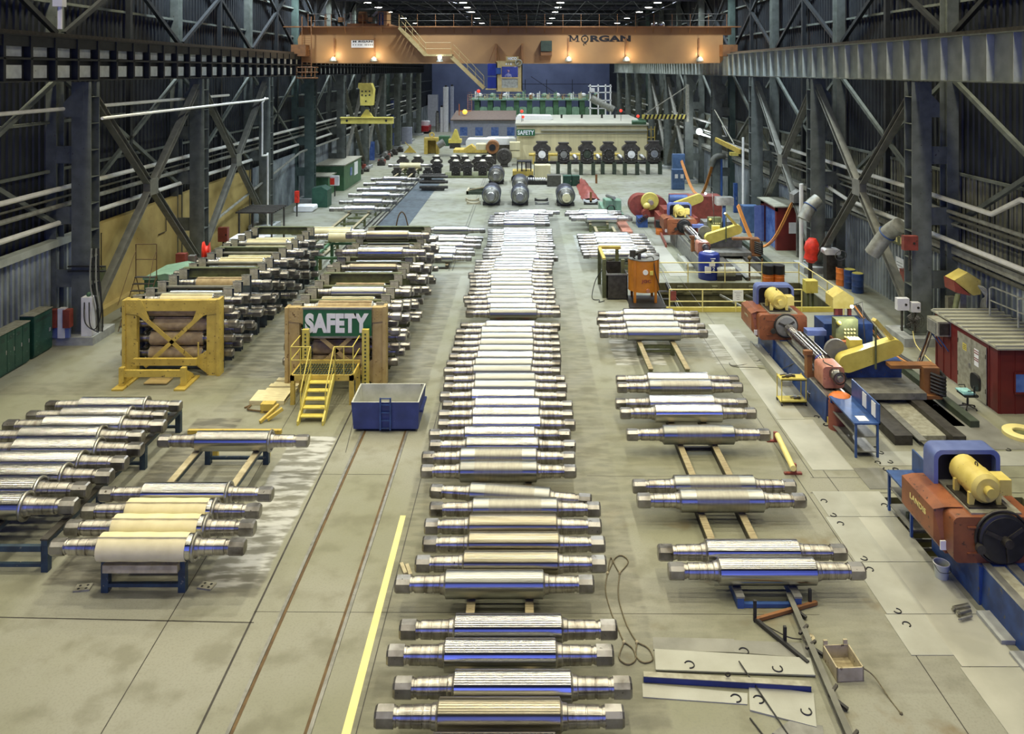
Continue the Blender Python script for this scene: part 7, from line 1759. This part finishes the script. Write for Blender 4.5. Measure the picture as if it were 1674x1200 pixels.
solo(MB().box(XX(930,92),XX(1060,92),91.4,91.7,.9,1.3).box(XX(930,92),XX(932,92),91.4,91.7,0,.9).box(XX(1058,92),XX(1060,92),91.4,91.7,0,.9),'trestle','dark_steel','dark trestle under the backup roll necks behind the big chocks','trestle')
for k,px in enumerate((940,978,1014,1050)):
    x = XX(px,92); o = roll('dull',(x,92,1.3),'dark backup roll neck behind the big chocks, %s from the forklift side' % ordn(k+1),'roll necks behind the big chocks',.95,PI/2)
# two rows of smaller chocks
for k,px in enumerate((714,745,764,789)): chock(XX(px,86.5),86.5,.15,.74,'dark pale-topped roll chock, front row on the low deck, %s from locker side' % ordn(k+1),'small chocks, front row','dark_steel',0)
for k,px in enumerate((658,682,713,742,760,781,799)): chock(XX(px,91.5),91.5,0,.80,'dark pale-topped roll chock, back row, %s from locker side' % ordn(k+1),'small chocks, back row','dark_steel',0)
for k,px in enumerate((714,745,764,789,658,682,713,742,760,781,799)):
    Yq,s,z = (86.5,.74,.15) if k<4 else (91.5,.80,0); x = XX(px,Yq)
    solo(MB().lathe((x,Yq+.35,z+2.1*s),(0,0,1),[(0,.36),(.16,.22)],12),'cone_cap','cap_light','pale cone cap on top of a small roll chock','cap','pale cone caps')
for k,px in enumerate((648,672,699)): chock(XX(px,84),84.0,0,.62,'low dark chock under the far cream roll, %s from the locker side' % ordn(k+1),'low chocks','dark_steel',0)
solo(MB().box(XX(722,85.5),XX(800,85.5),85.6,89.5,0,.14).box(XX(722,85.5),XX(800,85.5),85.55,85.6,0,.16),'low_deck','olive','low dark deck with a yellow edge under the small chocks','platform')
t = thing('dark_frame_stack','stack of dark steel frames at the head of the slatted strip','frames',(XX(712,80),80,0))
for i in range(3): MB().box(XX(690,77),XX(727,77),76.5+.3*i,77.2+.3*i,.1+.55*i,.4+.55*i).build('frame_bar','dark_steel',t)
for i in range(3): MB().cyl((XX(690,77)-.2,76.6,.35+.5*i),(XX(733,77),76.6,.35+.5*i),.14,n=10).build('bar','chock_iron',t)
# backup rolls lying along the hall
def backup(px, py, r_px, label, cover=None):
    Y = F*(H-.9)/(py-VY); r = r_px*Y/F; x = XX(px,Y); z = ZZ(py,Y); z = r+.08
    t = thing('backup_roll',label,'backup roll',(x,Y,0))
    MB().lathe((x,Y,z),(0,1,0),[(0,r-.05),(.04,r),(2.0,r),(2.04,r-.05)],36).build('barrel','backup_dark',t)
    MB().lathe((x,Y,z),(0,-1,0),[(0,r*.9),(.05,r*.78),(.35,r*.7),(.4,r*.55),(.9,r*.5),(.95,r*.42),(1.1,r*.4)],30).build('neck','collar_steel',t)
    if cover: MB().cyl((x,Y-1.25,z),(x,Y-1.05,z),r*.45,n=20).cyl((x,Y-1.3,z),(x,Y-1.25,z),r*.18,n=14).build('end_cover',cover,t)
    MB().lathe((x,Y+2.04,z),(0,1,0),[(0,r*.9),(.4,r*.7),(1.0,r*.5),(1.1,r*.4)],24).build('neck','neck_steel',t)
    for yy in (Y+.1,Y+1.6): MB().prism([(x-r*.9,yy,0),(x+r*.9,yy,0),(x+r*.9,yy,.32),(x+r*.45,yy,.12),(x-r*.45,yy,.12),(x-r*.9,yy,.32)],(0,.3,0)).build('cradle','dark_steel',t)
backup(803,319,15.5,'dark backup roll seen end-on, nearest one on the locker side of three')
backup(850,319,15,'dark backup roll seen end-on between the other two near ones')
backup(925,320,15.5,'dark backup roll seen end-on with a cream end cover','cream_panel')
backup(811,287,13.5,'dark backup roll seen end-on behind the others, near the small chocks')
backup(850,300,13,'dark backup roll seen end-on directly behind the middle one')
for k,(px,py,m) in enumerate(((772,329,'pale_wood'),(774,334,'pale_wood'),(885,329,'dark_steel'),(886,335,'grey_steel'),(965,331,'white_paint'),(966,335,'dark_steel'))):
    p = P(px,py); t = thing('roll_cradle','%s curved roll cradle on the floor, %s from the locker side' % ({'pale_wood':'pale','dark_steel':'dark','grey_steel':'grey','white_paint':'white'}[m],ordn(k+1)),'cradle',tuple(p))
    MB().prism([(p.x-.6,p.y,0),(p.x+.6,p.y,0),(p.x+.6,p.y,.3),(p.x+.3,p.y,.14),(p.x-.3,p.y,.14),(p.x-.6,p.y,.3)],(0,.25,0)).build('saddle',m,t)
p = P(778,318); t = thing('timber_cradle','crossed pale timber frame on the floor beside a backup roll','frame',tuple(p))
for dx in (-.8,.8): MB().box(p.x+dx-.08,p.x+dx+.08,p.y,p.y+2.2,0,.35).build('timber','pale_wood',t)
for dy in (0,2.0): MB().box(p.x-.9,p.x+.9,p.y+dy,p.y+dy+.15,.0,.3).build('timber','dark_olive',t)
MB().beam((p.x-.7,p.y+.1,.4),(p.x+.7,p.y+2,.4),.1,.1).build('timber','wood',t)
# forklift-like caged machine & boxes in the middle distance
t = thing('forklift','yellow forklift-like truck with a barred cage behind the backup rolls','forklift',(XX(856,82),82,0)); YQ=82.0
MB().box(XX(838,YQ),XX(872,YQ),YQ,YQ+2,ZZ(288,YQ),ZZ(280,YQ)).build('body','yellow_paint',t)
for px in (846,853,860,868): MB().box(XX(px,YQ)-.06,XX(px,YQ)+.06,YQ,YQ+.1,ZZ(280,YQ),ZZ(265,YQ)).build('cage_bar','black_iron',t)
MB().box(XX(845,YQ),XX(869,YQ),YQ,YQ+1.6,ZZ(265.5,YQ),ZZ(264,YQ)).build('cage_roof','black_iron',t); MB().rbox((XX(863,YQ),YQ+1,ZZ(272,YQ)),(.6,.5,.6),.1).build('seat','paper_white',t)
for px in (842,868): MB().cyl((XX(px,YQ),YQ-.1,.4),(XX(px,YQ),YQ+.3,.4),.4,n=14).build('wheel','black_iron',t)
cabinet(887,291,1.7,1.35,1.5,'cream_panel','cream chest with a stepped lid in front of the big chocks','storage_chest','chest')
cabinet(906,305,1.35,1.1,1.2,'dark_pipe','black open-topped box beside the yellow forklift','steel_box','box',False)
cabinet(928,304,.9,1.0,1,'forest_green','dark green box, nearer the black box','steel_box','box'); cabinet(941,304,.8,1.0,1,'forest_green','dark green box, nearer the red cover','steel_box','box')
p = P(877,302); t = thing('bar_rack','low rack of pale bars behind the middle backup roll','rack',tuple(p)); MB().box(p.x-1.2,p.x+1.2,p.y,p.y+.8,0,.35).build('base','dark_steel',t)
q = MB()
for i in range(9): q.cyl((p.x-1.0+.23*i,p.y-.1,.55),(p.x-1.0+.23*i,p.y+.9,.55),.08,n=8)
q.build('bar','white_paint',t)
# red lumpy cover on the floor
t = thing('red_cover','long rumpled rust-red cover on the floor beside the cream-capped roll','cover',tuple(P(963,327)))
mb = MB(); rr = random.Random(6); a = P(966,327); b = P(948,295)
n_, m_ = 12, 7; vs = []
for i in range(n_+1):
    for j in range(m_+1):
        f = i/n_; c = a.lerp(b,f); e = math.sin(PI*j/m_); w = 1.35-.5*f
        vs.append((c.x+(j/m_-.5)*w*2*.6+rr.uniform(-.08,.08), c.y+rr.uniform(-.1,.1), .02+e*(.45+rr.uniform(-.15,.2))*(1-.3*f)*(0.3 if i in (0,n_) else 1)))
fs = [(i*(m_+1)+j,i*(m_+1)+j+1,(i+1)*(m_+1)+j+1,(i+1)*(m_+1)+j) for i in range(n_) for j in range(m_)]
mb.add(vs,fs); mb.build('cover_sheet','machine_red',t)
for px,py in ((966,331),(975,300)): q_ = P(px,py); MB().box(q_.x-.1,q_.x+.1,q_.y,q_.y+.2,0,.9).build('post','crane_rust',t)
# hoop sling standing on the rack end, low frames beyond
p = Vector((XX(657,45.2),45.2,2.9)); t = thing('hoop_sling','rusty hoop standing up behind the green beam of the tan-fronted rack','hoop',tuple(p))
MB().tube(arc([p+Vector((-.35,0,-.3)),p+Vector((-.2,0,.4)),p+Vector((0,0,.65)),p+Vector((.2,0,.4)),p+Vector((.38,0,-.3))],6),.035,6).build('hoop_rod','rust_rail',t)
for k, p in PR.items():
    if k not in USED:
        for ch in list(p.children_recursive): bpy.data.objects.remove(ch)
        bpy.data.objects.remove(p)
